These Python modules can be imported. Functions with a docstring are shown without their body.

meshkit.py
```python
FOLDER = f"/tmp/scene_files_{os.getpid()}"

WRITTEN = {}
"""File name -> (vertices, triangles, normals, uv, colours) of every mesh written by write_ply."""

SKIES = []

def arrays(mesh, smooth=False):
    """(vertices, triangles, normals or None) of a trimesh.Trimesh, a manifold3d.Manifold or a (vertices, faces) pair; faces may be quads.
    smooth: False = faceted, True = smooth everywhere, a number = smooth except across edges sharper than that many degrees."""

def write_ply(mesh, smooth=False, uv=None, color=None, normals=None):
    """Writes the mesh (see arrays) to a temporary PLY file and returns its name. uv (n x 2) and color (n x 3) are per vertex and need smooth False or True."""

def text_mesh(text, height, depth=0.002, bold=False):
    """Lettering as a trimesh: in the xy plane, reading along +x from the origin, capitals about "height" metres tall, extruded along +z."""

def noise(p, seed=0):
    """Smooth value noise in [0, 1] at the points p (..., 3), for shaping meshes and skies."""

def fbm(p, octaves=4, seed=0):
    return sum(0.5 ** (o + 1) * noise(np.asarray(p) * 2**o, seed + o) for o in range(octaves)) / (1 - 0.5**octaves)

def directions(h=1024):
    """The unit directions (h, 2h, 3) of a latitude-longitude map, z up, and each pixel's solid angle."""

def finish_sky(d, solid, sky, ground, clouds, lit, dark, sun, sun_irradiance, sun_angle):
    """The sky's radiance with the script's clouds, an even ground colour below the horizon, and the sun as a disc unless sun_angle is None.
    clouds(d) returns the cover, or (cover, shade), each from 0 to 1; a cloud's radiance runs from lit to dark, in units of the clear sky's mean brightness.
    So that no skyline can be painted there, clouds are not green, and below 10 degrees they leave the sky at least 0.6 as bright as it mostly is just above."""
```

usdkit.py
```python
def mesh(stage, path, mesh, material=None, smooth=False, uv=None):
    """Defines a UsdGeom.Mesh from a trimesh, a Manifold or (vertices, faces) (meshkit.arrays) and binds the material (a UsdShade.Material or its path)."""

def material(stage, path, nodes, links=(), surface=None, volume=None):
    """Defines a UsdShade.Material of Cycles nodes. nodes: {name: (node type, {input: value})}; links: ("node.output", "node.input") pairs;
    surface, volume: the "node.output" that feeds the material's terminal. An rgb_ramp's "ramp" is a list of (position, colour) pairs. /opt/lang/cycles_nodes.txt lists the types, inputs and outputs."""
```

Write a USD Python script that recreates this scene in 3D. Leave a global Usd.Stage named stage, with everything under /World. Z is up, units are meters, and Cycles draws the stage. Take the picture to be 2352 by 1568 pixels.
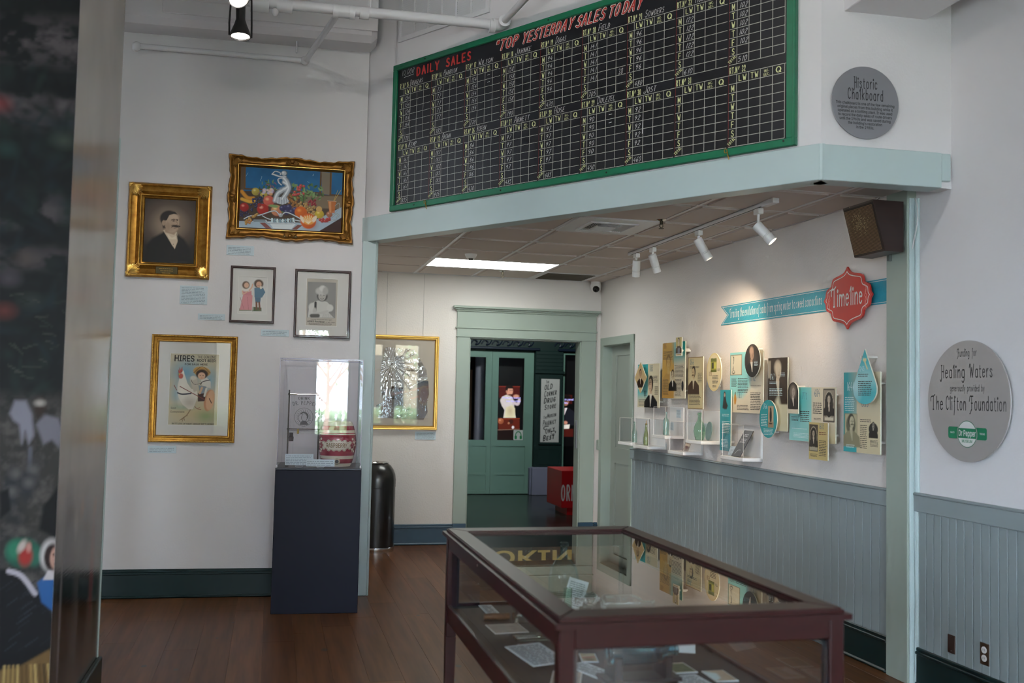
import math, random
import numpy as np, trimesh, usdkit, meshkit
import manifold3d as m3
from shapely import affinity, union_all
from shapely.geometry import Polygon, LineString, Point, MultiPolygon, box as sbox
from pxr import Usd, UsdGeom, UsdLux, UsdShade, Gf, Sdf, Vt
random.seed(7); rng = np.random.default_rng(7)
PI = math.pi

# ------------------------------------------------------------------ stage, camera, light, exposure
stage = Usd.Stage.CreateInMemory()
UsdGeom.SetStageUpAxis(stage, UsdGeom.Tokens.z); UsdGeom.SetStageMetersPerUnit(stage, 1.0)
UsdGeom.Xform.Define(stage, '/World'); UsdGeom.Scope.Define(stage, '/World/Looks')
CAM = np.array([0.0, 0.0, 1.575]); YAW, PITCH, ROLL, FPX = 0.24, 0.0532, -0.0217, 2244.4
fwd = np.array([math.sin(YAW)*math.cos(PITCH), math.cos(YAW)*math.cos(PITCH), math.sin(PITCH)])
rt0 = np.array([math.cos(YAW), -math.sin(YAW), 0]); up0 = np.cross(rt0, fwd)
crt = math.cos(ROLL)*rt0 - math.sin(ROLL)*up0; cup = math.cos(ROLL)*up0 + math.sin(ROLL)*rt0
def matrix(r, u, n, o): return Gf.Matrix4d(*[float(x) for x in (*r, 0, *u, 0, *n, 0, *o, 1)])
cam = UsdGeom.Camera.Define(stage, '/World/camera')
cam.AddTransformOp().Set(matrix(crt, cup, -fwd, CAM))
cam.CreateHorizontalApertureAttr(36.0); cam.CreateVerticalApertureAttr(24.0)
cam.CreateFocalLengthAttr(36.0*FPX/2352); cam.CreateClippingRangeAttr(Gf.Vec2f(0.05, 200))
cam.CreateFStopAttr(2.2); cam.CreateFocusDistanceAttr(7.2)
cam.CreateExposureAttr(EXPOSURE := 0.12)

def lin(h):
    h = h.lstrip('#'); c = np.array([int(h[i:i+2], 16) for i in (0, 2, 4)])/255.0
    return tuple(np.where(c <= 0.04045, c/12.92, ((c+0.055)/1.055)**2.4))
dome = UsdLux.DomeLight.Define(stage, '/World/sky_light')                    # overcast bright sky, seen through the shop windows
dome.CreateColorAttr(Gf.Vec3f(0.74, 0.85, 1.0)); dome.CreateIntensityAttr(10.0)
def look_at(o, t):
    z = np.array(o, float)-np.array(t, float); z /= np.linalg.norm(z)
    x = np.cross([0, 1, 0.02], z); x /= np.linalg.norm(x); return matrix(x, np.cross(z, x), z, o)
def spot(name, o, t, power, color, radius=0.04, cone=30, soft=0.6):
    l = UsdLux.SphereLight.Define(stage, '/World/'+name); l.AddTransformOp().Set(look_at(o, t))
    l.CreateRadiusAttr(radius); l.CreateIntensityAttr(power); l.CreateColorAttr(Gf.Vec3f(*color)); l.CreateNormalizeAttr(True)
    s = UsdLux.ShapingAPI.Apply(l.GetPrim()); s.CreateShapingConeAngleAttr(cone); s.CreateShapingConeSoftnessAttr(soft)
WARM = (1.0, 0.80, 0.56); WHITE = (1.0, 0.945, 0.90)
# hall track lamps (the lamps hang from the hall ceiling above the frame), aimed at the walls
spot('hall_lamp_light', (-0.25, 5.89, 3.63), (-0.1, 6.9, 1.0), 8, WHITE, cone=60)
spot('hall_lamp_light_a', (-0.235, 5.14, 3.55), (-0.15, 7.75, 2.35), 15, WHITE, cone=52, soft=1.0)
spot('hall_lamp_light_b', (-0.4, 3.4, 4.45), (1.9, 5.9, 3.3), 24, WHITE, cone=42)
spot('hall_lamp_light_c', (1.0, 2.2, 4.45), (3.4, 4.2, 1.6), 4, WHITE, cone=42)
# alcove track heads
spot('track_light_a', (3.02, 6.33, 2.56), (3.50, 7.45, 1.5), 22, WARM, 0.03, 42, 1.0)
spot('track_light_b', (3.03, 5.45, 2.54), (3.50, 6.7, 1.1), 10, WARM, 0.03, 42, 1.0)
# street of the shop front behind the doorway
spot('corridor_light', (3.4, 12.3, 3.3), (3.6, 14.9, 0.9), 48, (0.92, 1.0, 0.97), 0.15, 60, 0.6)

# ------------------------------------------------------------------ materials
MAT = {}
def mat(name, color='#ffffff', rough=0.5, metal=0.0, spec=0.5, noise=None, bump=None, coat=0.0, **extra):
    """principled; noise=(scale, amount, second colour, stretch), bump=(scale, strength, distance)"""
    if name in MAT: return MAT[name]
    c = lin(color) if isinstance(color, str) else color
    n = {'p': ('principled_bsdf', {'base_color': c, 'roughness': rough, 'metallic': metal, 'specular_ior_level': spec, 'coat_weight': coat, **extra})}
    L = []
    if noise or bump: n['tc'] = ('texture_coordinate', {})
    if noise:
        sc, amt, c2, st = noise
        n['mp'] = ('mapping', {'scale': st}); n['nz'] = ('noise_texture', {'scale': sc, 'detail': 5, 'roughness': 0.6})
        n['mr'] = ('map_range', {'from_min': 0.35, 'from_max': 0.68, 'to_min': 0, 'to_max': amt, 'clamp': True})
        n['mx'] = ('mix_color', {'a': c, 'b': lin(c2)})
        L += [('tc.object', 'mp.vector'), ('mp.vector', 'nz.vector'), ('nz.fac', 'mr.value'), ('mr.result', 'mx.fac'), ('mx.result', 'p.base_color')]
    if bump:
        n['bn'] = ('noise_texture', {'scale': bump[0], 'detail': 3}); n['bp'] = ('bump', {'strength': bump[1], 'distance': bump[2]})
        L += [('tc.object', 'bn.vector'), ('bn.fac', 'bp.height'), ('bp.normal', 'p.normal')]
    MAT[name] = usdkit.material(stage, '/World/Looks/'+name, n, L, surface='p.BSDF'); return MAT[name]
def emit(name, color, strength):
    if name not in MAT:
        MAT[name] = usdkit.material(stage, '/World/Looks/'+name, {'e': ('emission', {'color': lin(color), 'strength': strength})}, surface='e.emission')
    return MAT[name]
def printed(name, rough=0.5, emission=0.0, coat=0.0, spec=0.5):
    """flat print: the colours are the mesh's own vertex colours"""
    if name not in MAT:
        n = {'a': ('attribute', {'attribute': 'Col'}), 'p': ('principled_bsdf', {'roughness': rough, 'specular_ior_level': spec, 'coat_weight': coat, 'coat_roughness': 0.05})}
        L = [('a.color', 'p.base_color')]
        if emission: n['p'][1]['emission_strength'] = emission; L.append(('a.color', 'p.emission_color'))
        MAT[name] = usdkit.material(stage, '/World/Looks/'+name, n, L, surface='p.BSDF')
    return MAT[name]
def pane(name, tint=(0.97, 0.985, 0.98), f0=0.085, rough=0.0, top=0.95):
    """clear sheet: passes light straight through, mirrors more the flatter one looks along it (both faces of the sheet together)"""
    if name not in MAT:
        MAT[name] = usdkit.material(stage, '/World/Looks/'+name, {'t': ('transparent_bsdf', {'color': tint}), 'g': ('glossy_bsdf', {'color': (1, 1, 1), 'roughness': rough}), 'x': ('mix_closure', {}),
            'o': ('geometry', {}), 'd': ('vector_math', {'math_type': 'dot_product'}), 'a': ('math', {'math_type': 'absolute'}), 'i': ('math', {'math_type': 'subtract', 'value1': 1.0}),
            'w': ('math', {'math_type': 'power', 'value2': 5.0}), 'm': ('math', {'math_type': 'multiply_add', 'value2': top-f0, 'value3': f0, 'use_clamp': True})},
            [('o.incoming', 'd.vector1'), ('o.normal', 'd.vector2'), ('d.value', 'a.value1'), ('a.value', 'i.value2'), ('i.value', 'w.value1'), ('w.value', 'm.value1'),
             ('m.value', 'x.fac'), ('t.BSDF', 'x.closure1'), ('g.BSDF', 'x.closure2')], surface='x.closure')
    return MAT[name]
def glass(name, color, rough=0.02, ior=1.45):
    return mat(name, color, rough, spec=0.5, transmission_weight=1.0, ior=ior)

# ------------------------------------------------------------------ scene tree
USED = {}
def numbered(parent, name):
    k = USED.get((parent, name), 0); USED[(parent, name)] = k+1
    return f'{parent}/{name}' + (f'_{k:03d}' if k else '')
def tag(p, label=None, cat=None, group=None, kind=None):
    for k, v in (('label', label), ('category', cat), ('group', group), ('kind', kind)):
        if v: p.SetCustomDataByKey(k, v)
    return p
class Frame:
    """an upright plane: o its foot, r the direction to the right for someone facing it, n towards that person"""
    def __init__(s, o, r):
        s.o = np.array([*o, 0.0]) if len(o) == 2 else np.array(o, float)
        r = np.array([*r, 0.0]) if len(r) == 2 else np.array(r, float); s.r = r/np.linalg.norm(r); s.u = np.array([0, 0, 1.0]); s.n = np.cross(s.r, s.u)
    def m(s, u=0, v=0, d=0, roll=0, tilt=0):
        o = s.o + s.r*u + s.u*v + s.n*d; r, w, n = s.r, s.u, s.n
        if tilt: w, n = w*math.cos(tilt)+n*math.sin(tilt), n*math.cos(tilt)-w*math.sin(tilt)
        if roll: r, w = r*math.cos(roll)+w*math.sin(roll), w*math.cos(roll)-r*math.sin(roll)
        return matrix(r, w, n, o)
    def p(s, u, v, d=0): return s.o + s.r*u + s.u*v + s.n*d
def at(x, y, z=0, rz=0):
    c, s = math.cos(rz), math.sin(rz); return matrix((c, s, 0), (-s, c, 0), (0, 0, 1), (x, y, z))
def thing(name, label, cat, m=None, group=None, kind=None):
    x = UsdGeom.Xform.Define(stage, numbered('/World', name))
    if m is not None: x.AddTransformOp().Set(m)
    return tag(x.GetPrim(), label, cat, group, kind)
def part(parent, name, mesh, m, smooth=False, label=None, kind=None, xf=None):
    base = '/World' if parent is None else str(parent.GetPath())
    g = usdkit.mesh(stage, numbered(base, name), mesh, m, smooth)
    if xf is not None: g.AddTransformOp().Set(xf)
    return tag(g.GetPrim(), label, None, None, kind)
def single(name, label, cat, mesh, mt, m=None, group=None, smooth=False, kind=None):
    g = usdkit.mesh(stage, numbered('/World', name), mesh, mt, smooth)
    if m is not None: g.AddTransformOp().Set(m)
    return tag(g.GetPrim(), label, cat, group, kind)
def struct(name, mesh, m, smooth=False, label=None):
    return single(name, label, None, mesh, m, smooth=smooth, kind='structure')
def copy(src, m, label, group=None):
    was = src.GetCustomData(); x = UsdGeom.Xform.Define(stage, numbered('/World', src.GetName().rstrip('0123456789_'))); x.AddTransformOp().Set(m)
    p = x.GetPrim(); p.GetReferences().AddInternalReference(src.GetPath()); p.SetInstanceable(True)
    return tag(p, label, was['category'], group or was.get('group'))

# ------------------------------------------------------------------ mesh tools (metres)
J = lambda *ms: trimesh.util.concatenate([m for m in ms if m is not None])
def bx(x0, y0, z0, x1, y1, z1, b=0.0):
    lo, hi = np.minimum([x0, y0, z0], [x1, y1, z1]), np.maximum([x0, y0, z0], [x1, y1, z1])
    if b <= 0:
        m = trimesh.creation.box(hi-lo); m.apply_translation((lo+hi)/2); return m
    b = min(b, *((hi-lo)*0.45)); pts = []
    for sx in (0, 1):
        for sy in (0, 1):
            for sz in (0, 1):
                c = np.where([sx, sy, sz], hi, lo); g = np.where([sx, sy, sz], -b, b)
                pts += [c+g*[0, 1, 1], c+g*[1, 0, 1], c+g*[1, 1, 0]]
    return trimesh.convex.convex_hull(np.array(pts))
def px(x0, y0, z0, x1, y1, z1):
    """a pane of clear sheet, drawn at the middle of its thickness"""
    lo, hi = np.minimum([x0, y0, z0], [x1, y1, z1]).astype(float), np.maximum([x0, y0, z0], [x1, y1, z1]).astype(float); k = int(np.argmin(hi-lo)); m = (lo[k]+hi[k])/2; a, b = [i for i in range(3) if i != k]; v = []
    for s_, t_ in ((0, 0), (1, 0), (1, 1), (0, 1)): p = np.zeros(3); p[k] = m; p[a] = (lo, hi)[s_][a]; p[b] = (lo, hi)[t_][b]; v.append(p)
    return trimesh.Trimesh(v, [[0, 1, 2], [0, 2, 3]], process=False)
def tube(pts, r, sides=10, caps=True):
    p = np.asarray(pts, float); r = np.broadcast_to(r, len(p)); t = np.gradient(p, axis=0); t /= np.linalg.norm(t, axis=1, keepdims=True)+1e-12
    a = np.cross(t[0], [0, 0, 1.0] if abs(t[0][2]) < 0.9 else [1.0, 0, 0]); a /= np.linalg.norm(a); A = []
    for k in range(len(p)):
        a = a-t[k]*(a@t[k]); a /= np.linalg.norm(a); A.append(a)
    A = np.array(A); B = np.cross(t, A); g = np.arange(sides)*2*PI/sides
    v = (p[:, None]+r[:, None, None]*(np.cos(g)[None, :, None]*A[:, None]+np.sin(g)[None, :, None]*B[:, None])).reshape(-1, 3); f = []
    for i in range(len(p)-1):
        for j in range(sides):
            k = (j+1) % sides; q = [i*sides+j, i*sides+k, (i+1)*sides+k, (i+1)*sides+j]; f += [[q[0], q[1], q[2]], [q[0], q[2], q[3]]]
    if caps:
        n = len(v); v = np.vstack([v, p[0], p[-1]]); e = (len(p)-1)*sides
        for j in range(sides):
            k = (j+1) % sides; f += [[n, k, j], [n+1, e+j, e+k]]
    return trimesh.Trimesh(v, f, process=False)
def cyl(a, b, r, sides=16): return tube([a, b], r, sides)
def lathe(prof, sides=32, c=(0, 0, 0)):
    """prof: (radius, height) from bottom to top, turned about z"""
    p = np.array(prof, float); g = np.arange(sides)*2*PI/sides; n = len(p)
    v = np.stack([p[:, None, 0]*np.cos(g), p[:, None, 0]*np.sin(g), np.broadcast_to(p[:, None, 1], (n, sides))], -1).reshape(-1, 3)+np.array(c); f = []
    for i in range(n-1):
        for j in range(sides):
            k = (j+1) % sides; q = [i*sides+j, i*sides+k, (i+1)*sides+k, (i+1)*sides+j]
            f += [[q[0], q[1], q[2]], [q[0], q[2], q[3]]]
    return trimesh.Trimesh(v, f, process=False)
def polys(g): return [q for q in getattr(g, 'geoms', [g]) if q.area > 1e-12]
def slab(g, z0, z1):
    return J(*[trimesh.creation.extrude_polygon(q, z1-z0, engine='earcut').apply_translation([0, 0, z0]) for q in polys(g)])
def flat(g, z):
    out = []
    for q in polys(g):
        v, f = trimesh.creation.triangulate_polygon(q, engine='earcut'); v = np.column_stack([v, np.full(len(v), z)])
        f = np.array(f); a = np.cross(v[f[:, 1]]-v[f[:, 0]], v[f[:, 2]]-v[f[:, 0]])[:, 2]; f[a < 0] = f[a < 0][:, ::-1]
        out.append(trimesh.Trimesh(v, f, process=False))
    return J(*out) if out else None
def rr(x0, y0, x1, y1, r=0.0):
    return sbox(x0+r, y0+r, x1-r, y1-r).buffer(r, 6) if r else sbox(x0, y0, x1, y1)
def oval(cx, cy, rx, ry, n=40):
    a = np.arange(n)*2*PI/n; return Polygon(np.column_stack([cx+rx*np.cos(a), cy+ry*np.sin(a)]))
def quadsheet(pts):
    return trimesh.Trimesh(np.array(pts, float), [[0, 1, 2], [0, 2, 3]], process=False)
def blob(c, r, sub=2):
    m = trimesh.creation.icosphere(sub); m.apply_scale(r); m.apply_translation(c); return m
def xf(m, mtx):
    m = m.copy(); m.apply_transform(mtx); return m
def rot(ang, ax, pt=(0, 0, 0)): return trimesh.transformations.rotation_matrix(ang, ax, pt)

# ------------------------------------------------------------------ lettering: a stroke alphabet (chalk, sign writing, the slim curly face of the plaques) and printed capitals
# two figures per point (x 0..8, y; a b c = -1 -2 -3), baseline 0, capitals 8, small letters 5; ~ smooth, @ smooth and closed
G = {'A': '003860|1353', 'B': '0008|~0838563404|~0434523000', 'C': '~57381704113051', 'D': '0008|~082856522000', 'E': '58080050|0444', 'F': '580800|0444',
 'G': '~57381704113051|515434', 'H': '0008|5058|0454', 'I': '0008', 'J': '~4842300002', 'K': '0008|5803|2550', 'L': '080050', 'M': '0008326860', 'N': '00085058',
 'O': '@3817041130516457', 'P': '0008|~0838563404', 'Q': '@3817041130516457|4260', 'R': '0008|~0838563404|2450', 'S': '~573817153453513001', 'T': '0868|3830',
 'U': '~080210405258', 'V': '083068', 'W': '0820355078', 'X': '0058|0850', 'Y': '083468|3430', 'Z': '08580050',
 'a': '@250401204144|4540', 'b': '0800|@250401204144', 'c': '~442504012041', 'd': '4840|@250401204144', 'e': '0343|~43442504012041', 'f': '~47381710|0535',
 'g': '@250401204144|~454a2c0b', 'h': '0800|~03254440', 'i': '0500|0708', 'j': '~252a1c0b|2728', 'k': '0800|4502|1340', 'l': '0800', 'm': '0500|~03254440|~43658480',
 'n': '0500|~03254440', 'o': '@250401204144', 'p': '050c|@250401204144', 'q': '454c|@250401204144', 'r': '0500|~032535', 's': '~44250423412001', 't': '~17112030|0535',
 'u': '~05012042|4540', 'v': '052045', 'w': '0510355065', 'x': '0045|0540', 'y': '0520|451c', 'z': '05450040',
 '0': '@280602204246', '1': '2820', '2': '~0628462300|0040', '3': '~07284624422001', '4': '380353|4540', '5': '480805|~0535422001', '6': '~38040220422402', '7': '084810',
 '8': '@280642200246', '9': '~462406284620', '.': '0001', ',': '100b', '-': '0434', "'": '0807', '"': '0806|2826', 'º': '@4826242646' , '_': '0060', '=': '0040', '&': '~60173846010052', '!': '0803|0100'}
W8 = dict(zip('0123456789abc', (0, 1, 2, 3, 4, 5, 6, 7, 8, 9, -1, -2, -3)))
def spline(p, closed):
    p = np.array(p, float); n = len(p); out = []
    for i in range(n if closed else n-1):
        q = [p[(i+k) % n] if closed else p[min(max(i+k, 0), n-1)] for k in (-1, 0, 1, 2)]
        for t in np.linspace(0, 1, 6)[:-1]:
            out.append(0.5*(2*q[1]+(q[2]-q[0])*t+(2*q[0]-5*q[1]+4*q[2]-q[3])*t*t+(3*q[1]-q[0]-3*q[2]+q[3])*t**3))
    out.append(out[0] if closed else p[-1]); return np.array(out)
CURLY = {'H': '~1813100babba|0828|5850|1454', 'T': '~b5b7083869|3830|2040', 'W': '~a60818|1820466088', 'C': '~57381704113051|5756',
         'F': '~b5a7083868|3830|2454|~30200bab', 'l': '~a60718|1810', 'f': '~473827201c|1535'}
GL = {}
def glyph(ch, w, xs, curly=False):
    key = (ch, round(w, 3), xs, curly)
    if key in GL: return GL[key]
    src = G.get(ch, '')
    if curly: src = CURLY.get(ch, src)
    L = []; xm = 0.0
    for s in src.split('|'):
        if not s: continue
        mode = s[0] if s[0] in '~@' else ''; s = s[len(mode):]
        p = [(W8[s[i]], W8[s[i+1]]) for i in range(0, len(s)-1, 2)]
        if mode: p = spline(p, mode == '@')
        p = np.array(p, float)*[xs/8, 1/8]; xm = max(xm, p[:, 0].max()); L.append(LineString(p))
    if curly and ch == 'i': L = [LineString([(0, 5/8), (0, 0)]), LineString(spline([(0.05, 0.86), (0, 0.93), (-0.05, 0.86), (0, 0.79)], True))]
    g = union_all([l.buffer(w/2, 3) for l in L]).simplify(0.008) if L else None
    GL[key] = (g, (xm if L else 0.38*xs)); return GL[key]
def write(text, h, x=0.0, y=0.0, w=0.1, xs=0.75, gap=0.2, slant=0.0, align='l', rotz=0.0, curly=False, fit=None, small=None, jit=0.0):
    """lettering in strokes as one flat outline: capitals h tall, w the stroke in cap heights; small: capitals for small letters at this share of h"""
    out, px = [], 0.0
    for i, ch in enumerate(text):
        k = 1.0
        if small and ch.islower(): ch = ch.upper(); k = small
        g, a = glyph(ch, w/k, xs, curly)
        if g is not None:
            g = affinity.scale(g, k, k, origin=(0, 0)) if k != 1 else g
            if jit: g = affinity.translate(affinity.rotate(g, (((i*7919+len(text)*31) % 17)/8-1)*jit*60, origin=(0, 0)), 0, (((i*104729) % 13)/6-1)*jit)
            out.append(affinity.translate(g, px, 0))
        px += a*k+gap*xs+w
    px -= gap*xs+w
    g = union_all(out); s = h; sx = h if fit is None else fit/px
    g = affinity.affine_transform(g, [sx, slant*h, 0, s, -{'l': 0, 'c': 0.5, 'r': 1}[align]*px*sx, 0])
    if rotz: g = affinity.rotate(g, math.degrees(rotz), origin=(0, 0))
    return affinity.translate(g, x, y)
PT = {}
def typed(text, h, x=0.0, y=0.0, bold=False, align='l', fit=None, z=0.0):
    """printed sans lettering, flat"""
    k = (text, bold)
    if k not in PT:
        m = meshkit.text_mesh(text, 1.0, 0.01, bold); keep = m.face_normals[:, 2] > 0.9; v = np.array(m.vertices); f = np.array(m.faces)[keep]
        PT[k] = (v, f)
    v, f = PT[k]; v = v.copy(); used = np.unique(f); re = np.zeros(len(v), int); re[used] = np.arange(len(used)); v = v[used]; f = re[f]
    wid = v[:, 0].max(); sx = h if fit is None else fit/wid
    v = np.column_stack([v[:, 0]*sx+x-{'l': 0, 'c': 0.5, 'r': 1}[align]*wid*sx, v[:, 1]*h+y, np.full(len(v), z)]); return trimesh.Trimesh(v, f, process=False)
def lines(x0, x1, y1, y0, pitch, z, seed=0, thick=0.45, ragged=0.12):
    """body print too small to read: rows of word-long strokes"""
    r = random.Random(seed); v, f = [], []; y = y1-pitch
    while y > y0-1e-6:
        x = x0; end = x1-(x1-x0)*ragged*r.random()
        while x < end-pitch*0.4:
            l = min(pitch*(0.6+2.2*r.random()), end-x); h = pitch*thick
            n = len(v); v += [(x, y, z), (x+l, y, z), (x+l, y+h, z), (x, y+h, z)]; f += [(n, n+1, n+2), (n, n+2, n+3)]; x += l+pitch*0.3
        y -= pitch
    return trimesh.Trimesh(v, f, process=False)

# ------------------------------------------------------------------ flat print: a painter that colours the vertices of a sheet
class Paint:
    def __init__(s, v, f): s.v = np.array(v, float)[:, :2]; s.f = np.array(f); s.X, s.Y = s.v.T; s.c = np.ones((len(s.v), 3))*0.8
    def _mix(s, a, col): 
        col = np.array(lin(col) if isinstance(col, str) else col, float); s.c = s.c*(1-a[:, None])+col*a[:, None]; return s
    def fill(s, col): return s._mix(np.ones(len(s.v)), col)
    def grad(s, c0, c1, y0, y1, along='y'):
        t = np.clip(((s.Y if along == 'y' else s.X)-y0)/(y1-y0), 0, 1)[:, None]; s.c = np.array(lin(c0))*(1-t)+np.array(lin(c1))*t; return s
    def ell(s, cx, cy, rx, ry, col, soft=0.15, rotd=0, a=1.0):
        q = math.radians(rotd); x, y = s.X-cx, s.Y-cy; x, y = x*math.cos(q)+y*math.sin(q), y*math.cos(q)-x*math.sin(q)
        d = np.sqrt((x/rx)**2+(y/ry)**2); return s._mix(np.clip((1+soft-d)/(2*soft+1e-9), 0, 1)*a, col)
    def ball(s, cx, cy, r, col, hi=None, sh=None, ry=None):
        ry = ry or r; s.ell(cx, cy, r, ry, col, 0.06)
        if sh: s.ell(cx+r*0.25, cy-ry*0.3, r*0.8, ry*0.75, sh, 0.6, a=0.55); s.ell(cx-r*0.15, cy+ry*0.12, r*0.72, ry*0.72, col, 0.5, a=0.8)
        if hi: s.ell(cx-r*0.32, cy+ry*0.35, r*0.26, ry*0.22, hi, 0.8, a=0.8)
        return s
    def poly(s, pts, col, soft=0.0, a=1.0):
        p = np.array(pts, float); q = np.roll(p, -1, 0); ins = np.zeros(len(s.v), bool); d = np.full(len(s.v), 1e9)
        for (x0, y0), (x1, y1) in zip(p, q):
            c = (y0 > s.Y) != (y1 > s.Y)
            with np.errstate(divide='ignore', invalid='ignore'): ins ^= c & (s.X < (x1-x0)*(s.Y-y0)/(y1-y0)+x0)
            ex, ey = x1-x0, y1-y0; t = np.clip(((s.X-x0)*ex+(s.Y-y0)*ey)/(ex*ex+ey*ey+1e-12), 0, 1); d = np.minimum(d, np.hypot(s.X-x0-t*ex, s.Y-y0-t*ey))
        sd = np.where(ins, d, -d); return s._mix(np.clip(sd/(soft+1e-6)+0.5, 0, 1)*a, col)
    def line(s, pts, w, col, a=1.0, smooth=False):
        p = spline(pts, False) if smooth else np.array(pts, float); d = np.full(len(s.v), 1e9)
        for (x0, y0), (x1, y1) in zip(p[:-1], p[1:]):
            ex, ey = x1-x0, y1-y0; t = np.clip(((s.X-x0)*ex+(s.Y-y0)*ey)/(ex*ex+ey*ey+1e-12), 0, 1); d = np.minimum(d, np.hypot(s.X-x0-t*ex, s.Y-y0-t*ey))
        return s._mix(np.clip((1-d/(w/2))*1.6+0.3, 0, 1)*a, col)
    def rect(s, x0, y0, x1, y1, col, soft=0.0, a=1.0): return s.poly([(x0, y0), (x1, y0), (x1, y1), (x0, y1)], col, soft, a)
    def mottle(s, scale, amt, seed=0, lo=None):
        n = meshkit.fbm(np.column_stack([s.v*scale, np.full(len(s.v), seed*3.7)]), 4, seed); t = (n-0.5)*2*amt
        if lo is None: s.c = np.clip(s.c*(1+t[:, None]), 0, 1); return s
        return s._mix(np.clip((n-0.5)*4, 0, 1)*amt, lo)
    def put(s, parent, name, m, z, label=None):
        g = usdkit.mesh(stage, numbered(str(parent.GetPath()), name), trimesh.Trimesh(np.column_stack([s.v, np.full(len(s.v), z)]), s.f, process=False), m)
        UsdGeom.PrimvarsAPI(g).CreatePrimvar('Col', Sdf.ValueTypeNames.Color3fArray, 'vertex').Set(Vt.Vec3fArray.FromNumpy(s.c.astype(np.float32)))
        return tag(g.GetPrim(), label)
def sheet(x0, y0, x1, y1, nx, ny):
    X, Y = np.meshgrid(np.linspace(x0, x1, nx+1), np.linspace(y0, y1, ny+1)); i, j = np.meshgrid(np.arange(nx), np.arange(ny)); q = (j*(nx+1)+i).ravel()
    return Paint(np.column_stack([X.ravel(), Y.ravel()]), np.vstack([np.column_stack([q, q+1, q+nx+2]), np.column_stack([q, q+nx+2, q+nx+1])]))
def disc(outline, rings=22):
    p = np.array(outline, float); n = len(p); c = p.mean(0); v = [c]; f = []
    for k in range(1, rings+1): v += list(c+(p-c)*k/rings)
    for j in range(n):
        k = (j+1) % n; f.append([0, 1+j, 1+k])
        for i in range(rings-1): a, b = 1+i*n, 1+(i+1)*n; f += [[a+j, b+j, b+k], [a+j, b+k, a+k]]
    return Paint(v, f)
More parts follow.
